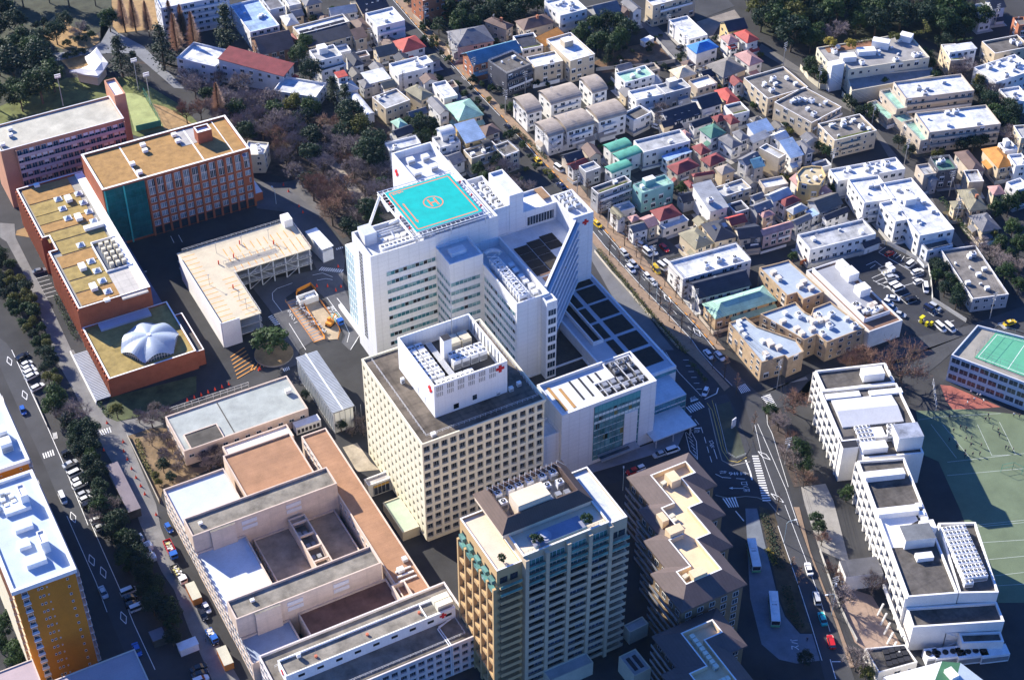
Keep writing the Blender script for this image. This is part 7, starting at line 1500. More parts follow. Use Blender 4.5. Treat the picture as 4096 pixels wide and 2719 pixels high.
TR('ever', 10, 'large round dark green tree at the right edge by the slate houses', 'round trees right edge', 'B4:2130,280 B4:2240,250 B4:2330,200'); TR('ever', 8, 'smaller round tree below the largest one at the right edge', None, 'B4:2270,450'); TR('olive', 6, 'yellowish tree below the slate hip house', None, 'B4:2100,500'); TR('ever', 5, 'bright tree beside the white clinic wing', 'trees by clinic', 'B4:815,80 B4:720,110 B4:370,700')
TR('rust', 15, 'huge bare brown tree between the school and the green roof court', None, 'C4:1330,110', 1.3); TR('rust', 10, 'low russet tree beside the brick flats', 'russet trees by brick flats', 'C4:880,90 C4:1000,60', 1.2); TR('rust', 9, 'bare mauve tree at the corner by the zebra crossing', None, 'C4:390,430', 1.2)
TR('dark', 6, 'round dark tree at the end of the bus bay', None, 'D4:480,1310'); TR('ever', 6, 'green tree by the school drive', 'trees by school drive', 'D4:570,120 D4:600,180'); TR('rust', 6, 'bare tree by the school drive', 'bare trees by school drive', 'D4:625,280 D4:700,545 D4:780,620'); TR('bare', 8, 'bare tree at the pink paved school forecourt', 'bare forecourt trees', 'D4:800,780 D4:1065,660 D4:930,1320'); TR('olive', 6, 'olive hedge tree beside the nine planters roof', None, 'D4:1010,1440'); TR('ever', 6, 'round shrub tree by the school wall', None, 'C4:840,1225')
TR('ever', 9, 'pale green evergreen at the car park end of the west street', 'pale evergreens west', 'C1:500,400 C1:470,480'); TR('bare', 9, 'bare grey tree beside the campus gate', 'bare gate trees', 'C1:570,570 C1:690,550'); TR('olive', 6, 'rounded olive tree by the louvred stair', None, 'C1:1040,530'); TR('olive', 4, 'yellow green bush tree by the salmon wing', 'yellow green bushes', 'C1:1390,1120 C1:1420,1180'); TR('bare', 8, 'bare grey tree over the west street lane', 'bare lane trees', 'C1:950,1400 C1:880,1480')
TR('dark', 3.5, 'small dark tree at the corner of the grey roofed ward', None, 'C2:490,390'); TR('bare', 7, 'bare tree beside the navy roofed houses', 'bare trees by navy roofs', 'A3:1460,1040 A3:1440,960'); TR('ever', 5, 'round tree behind the mint walled flats', None, 'B3:1630,110'); TR('ever', 7, 'garden tree left of the orange tower', 'garden trees left of tower', 'D1:30,1120 D1:60,1010 D1:150,1360 D1:-10,1240 D1:100,1280')
STL = 'B3:895,390 B3:1015,520 B3:1115,640 B3:1220,740 B3:980,720 B3:1065,810 B3:1260,800 B3:1245,1005 B3:1335,1110 B3:1430,1210 B3:1515,1310 B3:1620,1415 B3:1710,1515 B3:1475,1000 B3:1575,1100 B3:1635,1150 B3:1880,1430 B3:1940,1510 B3:780,200 B3:840,300 C3:1905,170 C3:2010,250 C3:2115,390 D4:345,610 D4:410,710 D4:230,80 C4:30,700'
TR('street', 8.5, 'slim leafless street tree on the pavement of the main road', 'street trees along the main road', STL)
# pine in its round kerbed bed
e = T('planter', 'round kerbed bed with dry grass under the big pine by the parking deck', 'planter', (0, 0, 0)); c = at('C2', 215, 40); b = MB(); b.cyl(c.x, c.y, 0, .6, 6.2, LCON, 28, DRYG); e.add(b, 'kerb'); tree('ever', Vector((c.x-.5, c.y+.5, 0)), 10.5, 'big spreading pine in the round bed by the parking deck', None, 1.75)
# hedges
def hedge(s, w, h, label, mk='ever', dens=9, z0=0.0):
    P_ = PT(s); b = MB(); m = LF[mk]
    for p, q in zip(P_, P_[1:]):
        d = q-p; L_ = d.length; n = int(L_*dens*w); dn_ = d.normalized(); s_ = Vector((-dn_.y, dn_.x, 0))
        for _ in range(n): c = p+d*random.random()+s_*random.uniform(-w/2, w/2)+Vector((0, 0, z0+h*random.random()**.6)); leafquad(b, c, .3, Vector((random.gauss(0, .6), random.gauss(0, .6), 1)).normalized(), m)
    c = P_[0]; o = b.build('hedge', None, (c.x, c.y, 0)); o.location = (c.x, c.y, 0); tag(o, label, 'hedge', None)
hedge('B3 865,670 1010,850 1160,1030 1390,1310 1600,1540 C3 1680,40', 1.9, 1.3, 'long clipped hedge between the hospital ramp and the main road pavement', 'olive', 12)
hedge('B1 500,1090 560,1230 690,1480', 1.8, 1.5, 'narrow hedge along the ribbed brick college wall', 'ever', 10); hedge('C3 1700,110 1850,290', 1.4, .9, 'short green hedge in the shaded drive by the zebra crossing', 'ever', 10); hedge('B4 1640,220 1760,370 1900,560', 2.2, 2.2, 'dark hedge along the lane right of the white clinic', 'ever', 10)
hedge('C1 870,460 960,590', 1.4, 1.2, 'small hedge by the foot of the louvred stair', 'ever', 10); hedge('A4 870,690 1150,640', 2.0, 1.5, 'planted hedge on the middle terrace of the garden apartments, yellow half', 'olive', 12, 6); hedge('A4 1180,630 1560,575', 2.0, 1.5, 'planted hedge on the middle terrace of the garden apartments, green half', 'ever', 12, 6)
hedge('A4 840,560 1060,525', 1.6, 1.2, 'planted edge on the upper terrace left of the white opening', 'olive', 12, 9.5); hedge('A4 1200,510 1510,465 1460,370', 1.8, 1.4, 'planted edge on the upper terrace right of the white opening', 'olive', 12, 9.5); hedge('D4 150,380 220,520', 2.0, .6, 'strip of yellow dry shrubs beside the bus bay', 'yellow', 12); hedge('D4 120,90 190,330 260,560', 2.6, 1.2, 'dark low shrubs on the bank between the bus bay and the road, upper part', 'dark', 10); hedge('D4 300,700 360,920 430,1070', 2.6, 1.2, 'dark low shrubs on the bank between the bus bay and the road, lower part', 'dark', 10); hedge('A3 120,1150 280,1300 420,1440', 1.6, 1.3, 'hedge in front of the fawn curved roof flats', 'ever', 10)
hedge('C1 1230,800 1290,1000 1400,1180', 1.6, .9, 'dry grass edge around the tan garden by the salmon wing', 'olive', 12)
hedge('A4 1690,500 1900,470', 1.0, .8, 'row of potted plants on the white terrace', 'ever', 10, 7)
def roofbush(k, x, y, z, i, s, lab): 
    p = at(k, x, y, z); o = shrub(i, p, s, lab); o.location.z = z
roofbush('A4', 690, 395, 10, 3, 2.2, 'yellow round tree on the roof of the garden apartments'); roofbush('A4', 865, 420, 10, 3, 1.9, 'second yellow round bush on the roof of the garden apartments, beside the brown deck'); roofbush('A4', 1250, 345, 10, 2, 1.9, 'olive bush between the roof huts of the garden apartments')
roofbush('D3', 780, 150, 50, 0, 1.4, 'clipped green bush on the roof terrace of the tan tower, right hand'); roofbush('D3', 325, 335, 50, 0, 1.5, 'clipped green bush on the roof terrace of the tan tower, left hand'); roofbush('D3', 20, 500, 47.5, 0, 1.0, 'small bush at the roof corner of the tan tower')
for i, (x, y) in enumerate(((400, 225), (330, 265), (770, 290), (820, 335), (760, 380), (690, 380), (600, 410), (670, 520), (740, 500), (600, 530))): shrub(1 if i % 3 else 0, at('A1', x, y), random.uniform(1.2, 1.9), 'clipped round shrub on the tan lawn of the park', 'clipped park shrubs')
# garden shrubs in the gaps between the small houses
HC = [(o.location.x, o.location.y) for o in COL.objects if o.type == 'EMPTY' and o.get('category') in ('house', 'building', 'apartment block')]
P_ = PT('A2 560,60 1200,0 A3 1280,300 2240,350 A4 560,1200 B4 700,300 B3 2240,560 A2 2240,1500 1250,1100 700,900', 0); xs = [p.x for p in P_]; ys = [p.y for p in P_]; n = 0; g = 0
while n < 150 and g < 5000:
    g += 1; x, y = random.uniform(min(xs), max(xs)), random.uniform(min(ys), max(ys))
    if inside(P_, x, y) and all((x-a)**2+(y-c)**2 > 36 for a, c in HC): shrub(random.choice([0, 0, 1, 1, 2]), Vector((x, y, 0)), random.uniform(.7, 1.7), 'small garden shrub between the tightly packed houses', 'garden shrubs among the houses'); n += 1

import numpy as np
eye = Vector((0, 0, CAM_H))
def seen(t):
    p = t[1]; v = p+Vector((0, 0, t[2]*.5))-eye; z = v.dot(_f); x = v.dot(_r)/z*FPX+2048; y = v.dot(_d)/z*FPX+1359.5
    return (t[2]/z) if -60 < x < 4156 and -60 < y < 2779 else 0
TREES = [t for t in TREES if seen(t) > 0]; TREES.sort(key=lambda t: (t[4] is not None, -seen(t)))
for t in TREES[:292]: build_tree(*t)
V, F, MI, ms, nv = [], [], [], [], 0
for kd, p, h, *_, wide in TREES[292:]:
    tr, cr = random.choice(TP[kd]); s = h/BASEH[kd]; a = random.random()*6.28; M = np.array([[math.cos(a)*s*wide, -math.sin(a)*s*wide, 0], [math.sin(a)*s*wide, math.cos(a)*s*wide, 0], [0, 0, s]])
    for me in (tr, cr):
        co = np.empty(len(me.vertices)*3); me.vertices.foreach_get('co', co); V.append(co.reshape(-1, 3) @ M.T+np.array([p.x, p.y, 0]))
        for m in me.materials:
            if m not in ms: ms.append(m)
        mm = [ms.index(m) for m in me.materials]
        for q in me.polygons: F.append(tuple(i+nv for i in q.vertices)); MI.append(mm[q.material_index])
        nv += len(me.vertices)
if F:
    me = bpy.data.meshes.new('distant_trees'); me.from_pydata(np.concatenate(V).tolist(), [], F)
    for m in ms: me.materials.append(m)
    me.polygons.foreach_set('material_index', MI); me.update(); o = bpy.data.objects.new('distant_trees', me); COL.objects.link(o); tag(o, 'smaller trees filling out the woods and tree belts', 'trees', None, 'stuff')
# ================================================================ vehicles, people, poles, small things
random.seed(5)
CARC = {'w': (.80, .80, .80), 's': (.48, .50, .52), 'g': (.20, .21, .23), 'k': (.012, .012, .015), 'd': (.02, .03, .08), 'r': (.50, .02, .02), 'y': (.72, .48, .02), 'b': (.03, .12, .45), 't': (.02, .42, .42), 'o': (.65, .22, .04)}
def paint(c): return mat(CARC[c], .03, .25, 1, .6, None, 0, .01)
CGL = glassmat((.015, .02, .03)); TYRE = mat((.015, .015, .016), .1, .9); LAMP = mat((.75, .75, .72), .05, .2); TAIL = mat((.45, .02, .02), .05, .3)
SH = {'sedan': (4.6, 1.75, .55, .95, 1.42, (-2.3, 2.3), (-1.75, -1.05, .55, 1.25)), 'hatch': (3.7, 1.6, .55, .95, 1.5, (-1.85, 1.85), (-1.8, -1.5, .35, 1.05)), 'van': (4.6, 1.75, .55, 1.05, 1.95, (-2.3, 2.3), (-2.28, -2.15, 1.05, 1.75)), 'wagon': (4.6, 1.75, .55, .95, 1.5, (-2.3, 2.3), (-2.2, -1.85, .5, 1.2))}
def carmesh(ty, c):
    key = ('car', ty, c)
    if key in _P: return _P[key]
    L_, w, z0, z1, z2, (xr, xf), (c0, c1, c2, c3) = SH[ty]; p = paint(c); y = w/2; b = MB()
    out = [(xr, -y*.86), (xr+.25, -y), (xf-.6, -y), (xf-.12, -y*.8), (xf, -y*.45), (xf, y*.45), (xf-.12, y*.8), (xf-.6, y), (xr+.25, y), (xr, y*.86)]
    b.prism(out, .28, .62, p, p, True); b.prism([(x*.985, yy*.97) for x, yy in out], .621, [z1-.04, z1, z1-.06, z1-.22, z1-.27, z1-.27, z1-.22, z1-.06, z1, z1-.04], p)
    b.face([(c1, -y*.74, z2), (c2, -y*.74, z2), (c2, y*.74, z2), (c1, y*.74, z2)], p); b.box(c1, -y*.74, z2-.08, c2, y*.74, z2-.005, p); body = proto('body', b)
    g = MB(); A = [(c0, -y*.9, z1-.05), (c3, -y*.9, z1-.05), (c3, y*.9, z1-.05), (c0, y*.9, z1-.05)]; B_ = [(c1, -y*.75, z2-.08), (c2, -y*.75, z2-.08), (c2, y*.75, z2-.08), (c1, y*.75, z2-.08)]
    for i in range(4): j = (i+1) % 4; g.face([A[i], A[j], B_[j], B_[i]], CGL)
    glass = proto('window', g); wb = MB(); n = 10
    for s in (-.1, .1): wb.face([(.31*math.cos(6.283*i/n), s, .31*math.sin(6.283*i/n)) for i in (range(n) if s < 0 else range(n-1, -1, -1))], STEEL if 0 else TYRE)
    for i in range(n): a, c_ = 6.283*i/n, 6.283*(i+1)/n; wb.face([(.31*math.cos(a), -.1, .31*math.sin(a)), (.31*math.cos(c_), -.1, .31*math.sin(c_)), (.31*math.cos(c_), .1, .31*math.sin(c_)), (.31*math.cos(a), .1, .31*math.sin(a))], TYRE)
    for s in (-.106, .106): wb.face([(.17*math.cos(6.283*i/8), s, .17*math.sin(6.283*i/8)) for i in (range(8) if s < 0 else range(7, -1, -1))], METAL)
    if ('wheel',) not in _P: _P[('wheel',)] = proto('wheel', wb)
    lm = MB(); lm.box(-.03, -.2, -.08, .02, .2, .08, LAMP); 
    if ('headlight',) not in _P: _P[('headlight',)] = proto('headlight', lm)
    _P[key] = (body, glass, xf, y, L_); return _P[key]
def car(ty, c, k, x1, y1, x2, y2, label, group=None, z=.06):
    body, glass, xf, y, L_ = carmesh(ty, c); a, q = at(k, x1, y1, .7), at(k, x2, y2, .7); m = (a+q)/2; d = q-a
    name = {'y': 'taxi'}.get(c, 'van' if ty == 'van' else 'car'); e = thing(name, label, name, (m.x, m.y, z), math.atan2(d.y, d.x), group)
    for n, me, loc in [('body', body, (0, 0, 0)), ('window', glass, (0, 0, 0))]+[('wheel', _P[('wheel',)], (sx*L_*.31, sy*(y-.08), .31)) for sx in (-1, 1) for sy in (-1, 1)]+[('headlight', _P[('headlight',)], (xf-.06, sy*y*.62, .66)) for sy in (-1, 1)]:
        o = bpy.data.objects.new(n, me); COL.objects.link(o); o.parent = e; o.location = loc
    if c == 'y': b = MB(); b.box(-.15, -.3, 1.43, .1, .3, 1.6, LAMP); b.build('roof_sign', e)
    return e
def slot(spots, group, label, k, dx, dy):
    for ty, c, x, y in spots: car(ty, c, k, x-dx, y-dy, x+dx, y+dy, label % {'w': 'white', 's': 'silver', 'g': 'grey', 'k': 'black', 'd': 'dark blue', 'b': 'blue', 'r': 'red'}[c], group+' '+c)
slot([('hatch', 'w', 240, 122), ('hatch', 'w', 252, 160), ('wagon', 'w', 268, 192), ('wagon', 'w', 285, 230), ('wagon', 'w', 335, 330), ('sedan', 'k', 200, 55)], 'cars in the upper west bays', '%s car parked in the upper shaded bays along the west street', 'C1', 42, -22)
slot([('hatch', 'k', 600, 915), ('sedan', 's', 628, 1015), ('van', 'w', 678, 1100), ('hatch', 'w', 700, 1165), ('wagon', 'w', 715, 1205), ('hatch', 's', 750, 1285), ('hatch', 'w', 770, 1330), ('hatch', 'k', 785, 1385)], 'cars in the middle west bays', '%s car parked in the middle shaded bays along the west street', 'C1', 42, -20)
slot([('van', 'w', 882, 135), ('hatch', 's', 908, 195), ('van', 'w', 1152, 770), ('hatch', 'k', 1165, 828), ('hatch', 'k', 1182, 885), ('van', 'w', 1235, 915), ('sedan', 'k', 1780, 1455), ('sedan', 'k', 1790, 1510), ('wagon', 'w', 1795, 1562)], 'cars in the lower west bays', '%s car parked in the lower shaded bays along the west street', 'D1', 44, -18)
for a in (('hatch', 'b', 'C1', 190, 500, 222, 580, 'blue car driving down the shaded west street'), ('van', 'w', 'C1', 545, 1285, 580, 1365, 'white box van driving down the shaded west street'), ('sedan', 's', 'D1', 905, 740, 945, 820, 'silver car driving down the shaded west street'), ('sedan', 'b', 'D1', 1215, 1262, 1240, 1320, 'deep blue car half hidden behind the mauve roof'), ('sedan', 'g', 'B1', 290, 872, 415, 842, 'grey car parked alone beside the brick college'),
          ('sedan', 'k', 'A3', 105, 1165, 40, 1112, 'black car on the main road by the fawn curved roofs'), ('sedan', 'y', 'A3', 312, 1410, 370, 1468, 'yellow taxi on the main road near the fawn curved roofs'), ('sedan', 'd', 'B3', 590, 130, 502, 62, 'dark blue car on the main road behind the hospital corner tower'), ('sedan', 'y', 'B3', 838, 408, 905, 468, 'yellow taxi on the main road right beside the hospital red cross tower'), ('sedan', 's', 'B3', 1130, 715, 1085, 665, 'silver blue car in the right lane below the yellow taxi'), ('sedan', 's', 'B3', 1175, 772, 1218, 818, 'silver car nose to tail right of the white estate'), ('wagon', 'w', 'B3', 1140, 805, 1202, 870, 'white estate car in the left lane of the main road'),
          ('hatch', 'w', 'B3', 1300, 885, 1345, 935, 'white hatchback in the queue beside a street tree'), ('sedan', 's', 'B3', 1348, 935, 1388, 975, 'silver car right behind the white hatchback'), ('van', 'y', 'B3', 1378, 822, 1420, 872, 'yellow taxi van parked at the kerb by the white vans'), ('sedan', 'w', 'C3', 1845, 10, 1895, 65, 'white car on the main road left of its twin near the junction'), ('sedan', 'w', 'C3', 1940, 25, 1995, 80, 'white car on the main road right of its twin near the junction'), ('sedan', 'w', 'D4', 522, 605, 490, 492, 'white sedan on the sunlit stretch of road by the bus bay'), ('van', 's', 'D4', 588, 860, 560, 742, 'silver van going up the road below the white sedan'), ('sedan', 't', 'D4', 645, 1032, 605, 922, 'turquoise taxi on the road below the silver van'),
          ('wagon', 'r', 'D4', 715, 1230, 685, 1122, 'red car with a pale rear on the road at the bottom right'), ('hatch', 'w', 'C3', 1860, 330, 1822, 415, 'white car waiting by the upside down stop marking'), ('sedan', 'r', 'C3', 1228, 1066, 1160, 1092, 'red car parked in front of the entrance block'), ('hatch', 'w', 'C3', 1272, 1050, 1225, 1070, 'white car tucked behind the red one at the entrance block'), ('sedan', 's', 'C3', 1470, 915, 1396, 942, 'grey car in the dark drive before the white van'), ('van', 'w', 'C3', 1505, 908, 1588, 880, 'white van in the dark drive below the entrance canopy'), ('sedan', 'k', 'C3', 1655, 650, 1715, 700, 'black car leaving under the entrance canopy'),
          ('van', 'w', 'B3', 1290, 665, 1350, 718, 'white van in the yard beside the road'), ('wagon', 'w', 'B3', 1345, 650, 1400, 710, 'white estate in the yard next to the white van'), ('sedan', 'r', 'B3', 1445, 625, 1500, 680, 'red car parked alone in the shaded yard'), ('wagon', 'w', 'B3', 1235, 610, 1300, 640, 'white car at the back of the yard by the houses'), ('van', 'w', 'B3', 1425, 800, 1485, 845, 'white van parked beside the terrace house, left one'), ('van', 'w', 'B3', 1475, 785, 1535, 828, 'white van parked beside the terrace house, right one'), ('sedan', 's', 'A3', 1315, 185, 1360, 228, 'silver car parked at the lane by the grey gable'), ('van', 'w', 'A3', 500, 1490, 555, 1530, 'white van at the kerb beside the maroon roof'), ('sedan', 's', 'A3', 1310, 1050, 1370, 1085, 'silver car in the dark yard behind the concrete grey roof'), ('hatch', 'w', 'A3', 1370, 1125, 1440, 1150, 'white hatchback in the dark yard behind the concrete grey roof'), ('sedan', 'w', 'A3', 1620, 60, 1695, 58, 'white car in the car park of the cream slab'), ('sedan', 'g', 'A3', 1770, 645, 1825, 625, 'grey car parked by the mauve hip roofed house'), ('sedan', 'k', 'A3', 1600, 430, 1640, 410, 'black car beside the blue sheeted roof'),
          ('hatch', 'r', 'B4', 1170, 690, 1238, 662, 'red car at the far corner of the big car park'), ('van', 'w', 'B4', 1348, 795, 1422, 738, 'white van at the upper right row of the big car park'), ('wagon', 'w', 'B4', 1388, 850, 1500, 812, 'white estate below the white van in the car park'), ('hatch', 'w', 'B4', 1405, 935, 1500, 898, 'white hatchback in the middle of the right hand row'), ('van', 'w', 'B4', 1508, 930, 1522, 1018, 'white people carrier parked along the car park wall'), ('wagon', 's', 'B4', 1172, 892, 1275, 868, 'silver car in the centre row next to the trucks'), ('van', 'w', 'B4', 1205, 965, 1280, 932, 'white van of the pair in the centre row, upper one'), ('van', 'w', 'B4', 1242, 990, 1320, 960, 'white van of the pair in the centre row, lower one'), ('sedan', 'w', 'B4', 1182, 1050, 1285, 1070, 'white sedan turned across the centre of the car park'), ('sedan', 'k', 'B4', 1338, 1080, 1440, 1055, 'black car alone in the lower centre bays'), ('hatch', 'w', 'B4', 1160, 1085, 1225, 1110, 'white car half behind the shop, upper'), ('hatch', 's', 'B4', 1190, 1130, 1260, 1155, 'silver car half behind the shop, middle'), ('sedan', 's', 'B4', 1250, 1185, 1325, 1210, 'silver car half behind the shop, lowest'), ('van', 'd', 'B4', 1510, 1135, 1592, 1182, 'navy blue van by the car park wall'), ('wagon', 's', 'B4', 1555, 1110, 1630, 1155, 'silver car close beside the navy blue van'), ('van', 'w', 'B4', 1610, 1285, 1675, 1340, 'white van by the car park exit, left one'), ('van', 'w', 'B4', 1692, 1290, 1752, 1340, 'white van by the car park exit, right one'), ('sedan', 'y', 'B4', 2195, 1285, 2285, 1258, 'olive yellow taxi on the zebra crossing at the right edge'),
          ('sedan', 'k', 'D1', 1790, 915, 1845, 1035, 'black car standing along the salmon wing'), ('hatch', 'w', 'D1', 1828, 880, 1875, 960, 'white car between the black car and the salmon wing'), ('sedan', 'k', 'D1', 1880, 1150, 1930, 1240, 'dark car further down the salmon wing lane'), ('hatch', 'b', 'D1', 1490, 170, 1535, 240, 'pale blue car at the upper end of the salmon wing'), ('hatch', 'w', 'A4', 210, 1480, 300, 1495, 'white car beside the beige three storey house')): car(*a)
# trucks, buses and work vehicles
def truck(k, x1, y1, x2, y2, cab, bed, load, label, name='truck', h=1.1, L_=6.8, w=2.2):
    a, q = at(k, x1, y1, 1), at(k, x2, y2, 1); m = (a+q)/2; d = q-a; e = thing(name, label, name, (m.x, m.y, .06), math.atan2(d.y, d.x)); y = w/2
    b = MB(); b.prism([(L_/2-1.7, -y*.95), (L_/2, -y*.9), (L_/2, y*.9), (L_/2-1.7, y*.95)], .5, 2.3, cab, cab, True); b.build('cab', e); b = MB(); b.box(L_/2-.3, -y*.8, 1.4, L_/2+.03, y*.8, 2.1, CGL); b.build('windscreen', e)
    b = MB(); b.shell([(-L_/2, -y), (L_/2-1.85, -y), (L_/2-1.85, y), (-L_/2, y)], .6, .9+h, bed, h*.8, .12); b.box(-L_/2+.1, -y+.1, .7, L_/2-2, y-.1, .95, DARK); b.build('bed', e)
    if load:
        b = MB()
        for _ in range(60): c = (random.uniform(-L_/2+.4, L_/2-2.3), random.uniform(-y+.35, y-.35)); s = random.uniform(.2, .6); zz = .95+random.uniform(.1, h*.8); b.obox(c, s, s*1.3, zz-.2, zz+s*.4, random.random()*3, random.choice(load))
        b.build('load', e)
    for sx in (-.28, .3):
        for sy in (-1, 1): o = bpy.data.objects.new('wheel', _P[('wheel',)]); COL.objects.link(o); o.parent = e; o.location = (L_*sx, sy*(y-.1), .45); o.scale = (1.45,)*3
RUB = [mat((.55, .50, .42), .2), PLASTER, mat((.35, .28, .2), .2), mat((.6, .55, .2), .2)]
truck('D1', 1470, 285, 1590, 520, paint('b'), paint('r'), RUB, 'red tipper truck with a blue cab loaded with rubble beside the salmon wing'); truck('D1', 1560, 560, 1650, 690, paint('w'), DARK, RUB, 'dark open truck full of pale rubble behind the blue cab'); truck('B4', 1105, 825, 1225, 780, paint('w'), STEEL, None, 'small white flatbed truck in the car park centre row', h=.4, L_=4.6, w=1.7); truck('B4', 1140, 855, 1245, 815, paint('w'), LTMETAL, RUB, 'small white open truck beside the flatbed', h=.4, L_=4.6, w=1.7); truck('B2', 740, 1240, 830, 1345, paint('b'), mat((.3, .55, .5), .1), RUB, 'blue and mint work truck beside the fenced site', h=.5, L_=5.6, w=2); truck('D1', 1870, 1120, 1930, 1220, paint('b'), paint('b'), RUB[:2], 'small blue open truck by the salmon wing lane', h=.5, L_=5, w=1.8)
def skip_(k, x1, y1, x2, y2, label):
    a, q = at(k, x1, y1, 1.3), at(k, x2, y2, 1.3); m = (a+q)/2; d = q-a; e = thing('container', label, 'container', (m.x, m.y, .05), math.atan2(d.y, d.x)); b = MB(); b.box(-3.1, -1.25, .1, 3.1, 1.25, 2.5, paint('o'), mat((.52, .50, .40), .1)); 
    for i in range(9): b.box(-3+i*.72, -1.3, .2, -2.85+i*.72, -1.251, 2.4, paint('o')); b.box(-3+i*.72, 1.251, .2, -2.85+i*.72, 1.3, 2.4, paint('o'))
    b.build('box', e); b = MB(); b.box(-3.2, -1.3, 2.51, 3.2, 1.3, 2.62, mat((.52, .50, .40), .1)); b.build('cover', e)
skip_('D1', 1700, 720, 1775, 870, 'orange container with a cream cover beside the salmon wing, upper one'); skip_('D1', 1985, 1300, 2055, 1450, 'orange container with a cream cover beside the salmon wing, lower one')
def bus(k, x1, y1, x2, y2, label):
    a, q = at(k, x1, y1, 3), at(k, x2, y2, 3); m = (a+q)/2; d = q-a; e = thing('bus', label, 'bus', (m.x, m.y, .06), math.atan2(d.y, d.x)); g = mat((.12, .38, .20), .05, .3); b = MB(); b.box(-5.2, -1.2, .35, 5.2, 1.2, 1.2, g); b.box(-5.2, -1.2, 1.201, 5.2, 1.2, 2.95, LTMETAL); b.build('body', e)
    b = MB(); b.box(-5, -1.23, 1.5, 4.6, -1.205, 2.4, CGL); b.box(-5, 1.205, 1.5, 4.6, 1.23, 2.4, CGL); b.build('window', e); b = MB(); b.box(5.205, -1.1, 1.3, 5.23, 1.1, 2.7, CGL); b.build('windscreen', e)
    b = MB(); b.box(-3.6, -.7, 2.96, -1.4, .7, 3.2, LTMETAL); b.box(1, -.6, 2.96, 2.6, .6, 3.12, LTMETAL)
    for i in range(4): b.box(-.6, -.6+i*.35, 2.955, -.2, -.45+i*.35, 3.0, DARK)
    b.build('roof_unit', e)
    for sx in (-3.2, 3.2):
        for sy in (-1, 1): o = bpy.data.objects.new('wheel', _P[('wheel',)]); COL.objects.link(o); o.parent = e; o.location = (sx, sy*1.08, .48); o.scale = (1.5,)*3
bus('D4', 202, 745, 225, 990, 'city bus with a pale roof and green skirt at the end of the bus bay'); bus('D4', 12, 290, 60, 520, 'pale roofed city bus waiting in the shade further up the bus bay')
# people: one continuous skinned body per pose
def body_mesh(pose, top, legs, skin, hair):
    J = [(0, 0, .95), (0, 0, 1.15), (0, 0, 1.4), (0, 0, 1.52), (0, .02, 1.6), (0, .02, 1.7)]; E = [(0, 1), (1, 2), (2, 3), (3, 4), (4, 5)]; rr = [.15, .13, .16, .06, .095, .085]
    def ch(par, pts, rs):
        p = par
        for q, r in zip(pts, rs): J.append(q); rr.append(r); E.append((p, len(J)-1)); p = len(J)-1
    s = .28 if pose == 1 else (.0 if pose == 0 else -.2)
    for sd_ in (-1, 1):
        f = s*sd_; ch(0, [(sd_*.1, f*.3, .85), (sd_*.11, f*.9+abs(f)*.2, .48), (sd_*.11, f*1.3-.05*abs(sd_*f > 0), .08), (sd_*.12, f*1.3+.14, .04)], [.1, .07, .05, .04]); up = .25 if pose == 2 and sd_ > 0 else 0
        ch(2, [(sd_*.2, 0, 1.4), (sd_*.27, -f*.4+up*.5, 1.12+up*.6), (sd_*.27, -f*.6+.12+up, .88+up*1.6), (sd_*.27, -f*.6+.18+up, .8+up*1.8)], [.065, .05, .04, .04])
    me = bpy.data.meshes.new('person'); me.from_pydata(J, E, []); o = bpy.data.objects.new('person', me); COL.objects.link(o); md = o.modifiers.new('skin', 'SKIN'); sv = me.skin_vertices[0].data
    for i, r in enumerate(rr): sv[i].radius = (r, r)
    sv[0].use_root = True; o.modifiers.new('sub', 'SUBSURF').levels = 1; dg = bpy.context.evaluated_depsgraph_get(); dg.update(); m2 = bpy.data.meshes.new_from_object(o.evaluated_get(dg)); bpy.data.objects.remove(o); m2.materials.clear()
    for m in (top, legs, skin, hair): m2.materials.append(m)
    for p in m2.polygons:
        z, y = p.center.z, p.center.y; p.material_index = 3 if (z > 1.68 or (z > 1.56 and y < -.02)) else (2 if z > 1.47 or (z < .93 and abs(p.center.x) > .21) else (1 if z < .98 else 0))
    return m2
SKIN = mat((.52, .32, .22), .05); HAIR = mat((.015, .012, .01), .05); NAVY = mat((.015, .02, .05), .1); GY = mat((.10, .10, .11), .1); RDC = mat((.35, .05, .06), .1)
PM = {(p, c): body_mesh(p, t_, l_, SKIN, HAIR) for p in range(3) for c, t_, l_ in (('d', NAVY, NAVY), ('w', PLASTER, NAVY), ('r', RDC, GY))}
def person(k, x, y, pose, c, label, group=None, z=.05): p = at(k, x, y, 0); o = bpy.data.objects.new('person', PM[(pose, c)]); COL.objects.link(o); o.location = (p.x, p.y, z); o.rotation_euler = (0, 0, random.random()*6.28); tag(o, label, 'person', group)
for i, (x, y) in enumerate(((2050, 575), (2025, 610), (2057, 612), (1810, 680), (1860, 692), (1750, 707), (2090, 682), (2135, 707), (2145, 747), (1715, 787), (1860, 777), (1905, 772), (1780, 847), (1900, 832), (1990, 837), (1850, 887), (1850, 927), (1915, 912), (1977, 907), (2200, 852), (2225, 857), (2265, 872), (2320, 582), (1715, 590))): person('C4', x, y, i % 3, 'd', 'person in dark clothes playing on the pale green school field', 'dark clad people on the school field')
for i, (x, y) in enumerate(((1900, 378), (1955, 402), (1982, 407), (1930, 440), (1870, 470), (2010, 455))): person('C4', x, y, i % 3, 'w', 'person in a white top on the red brown school court', 'people on the red court')
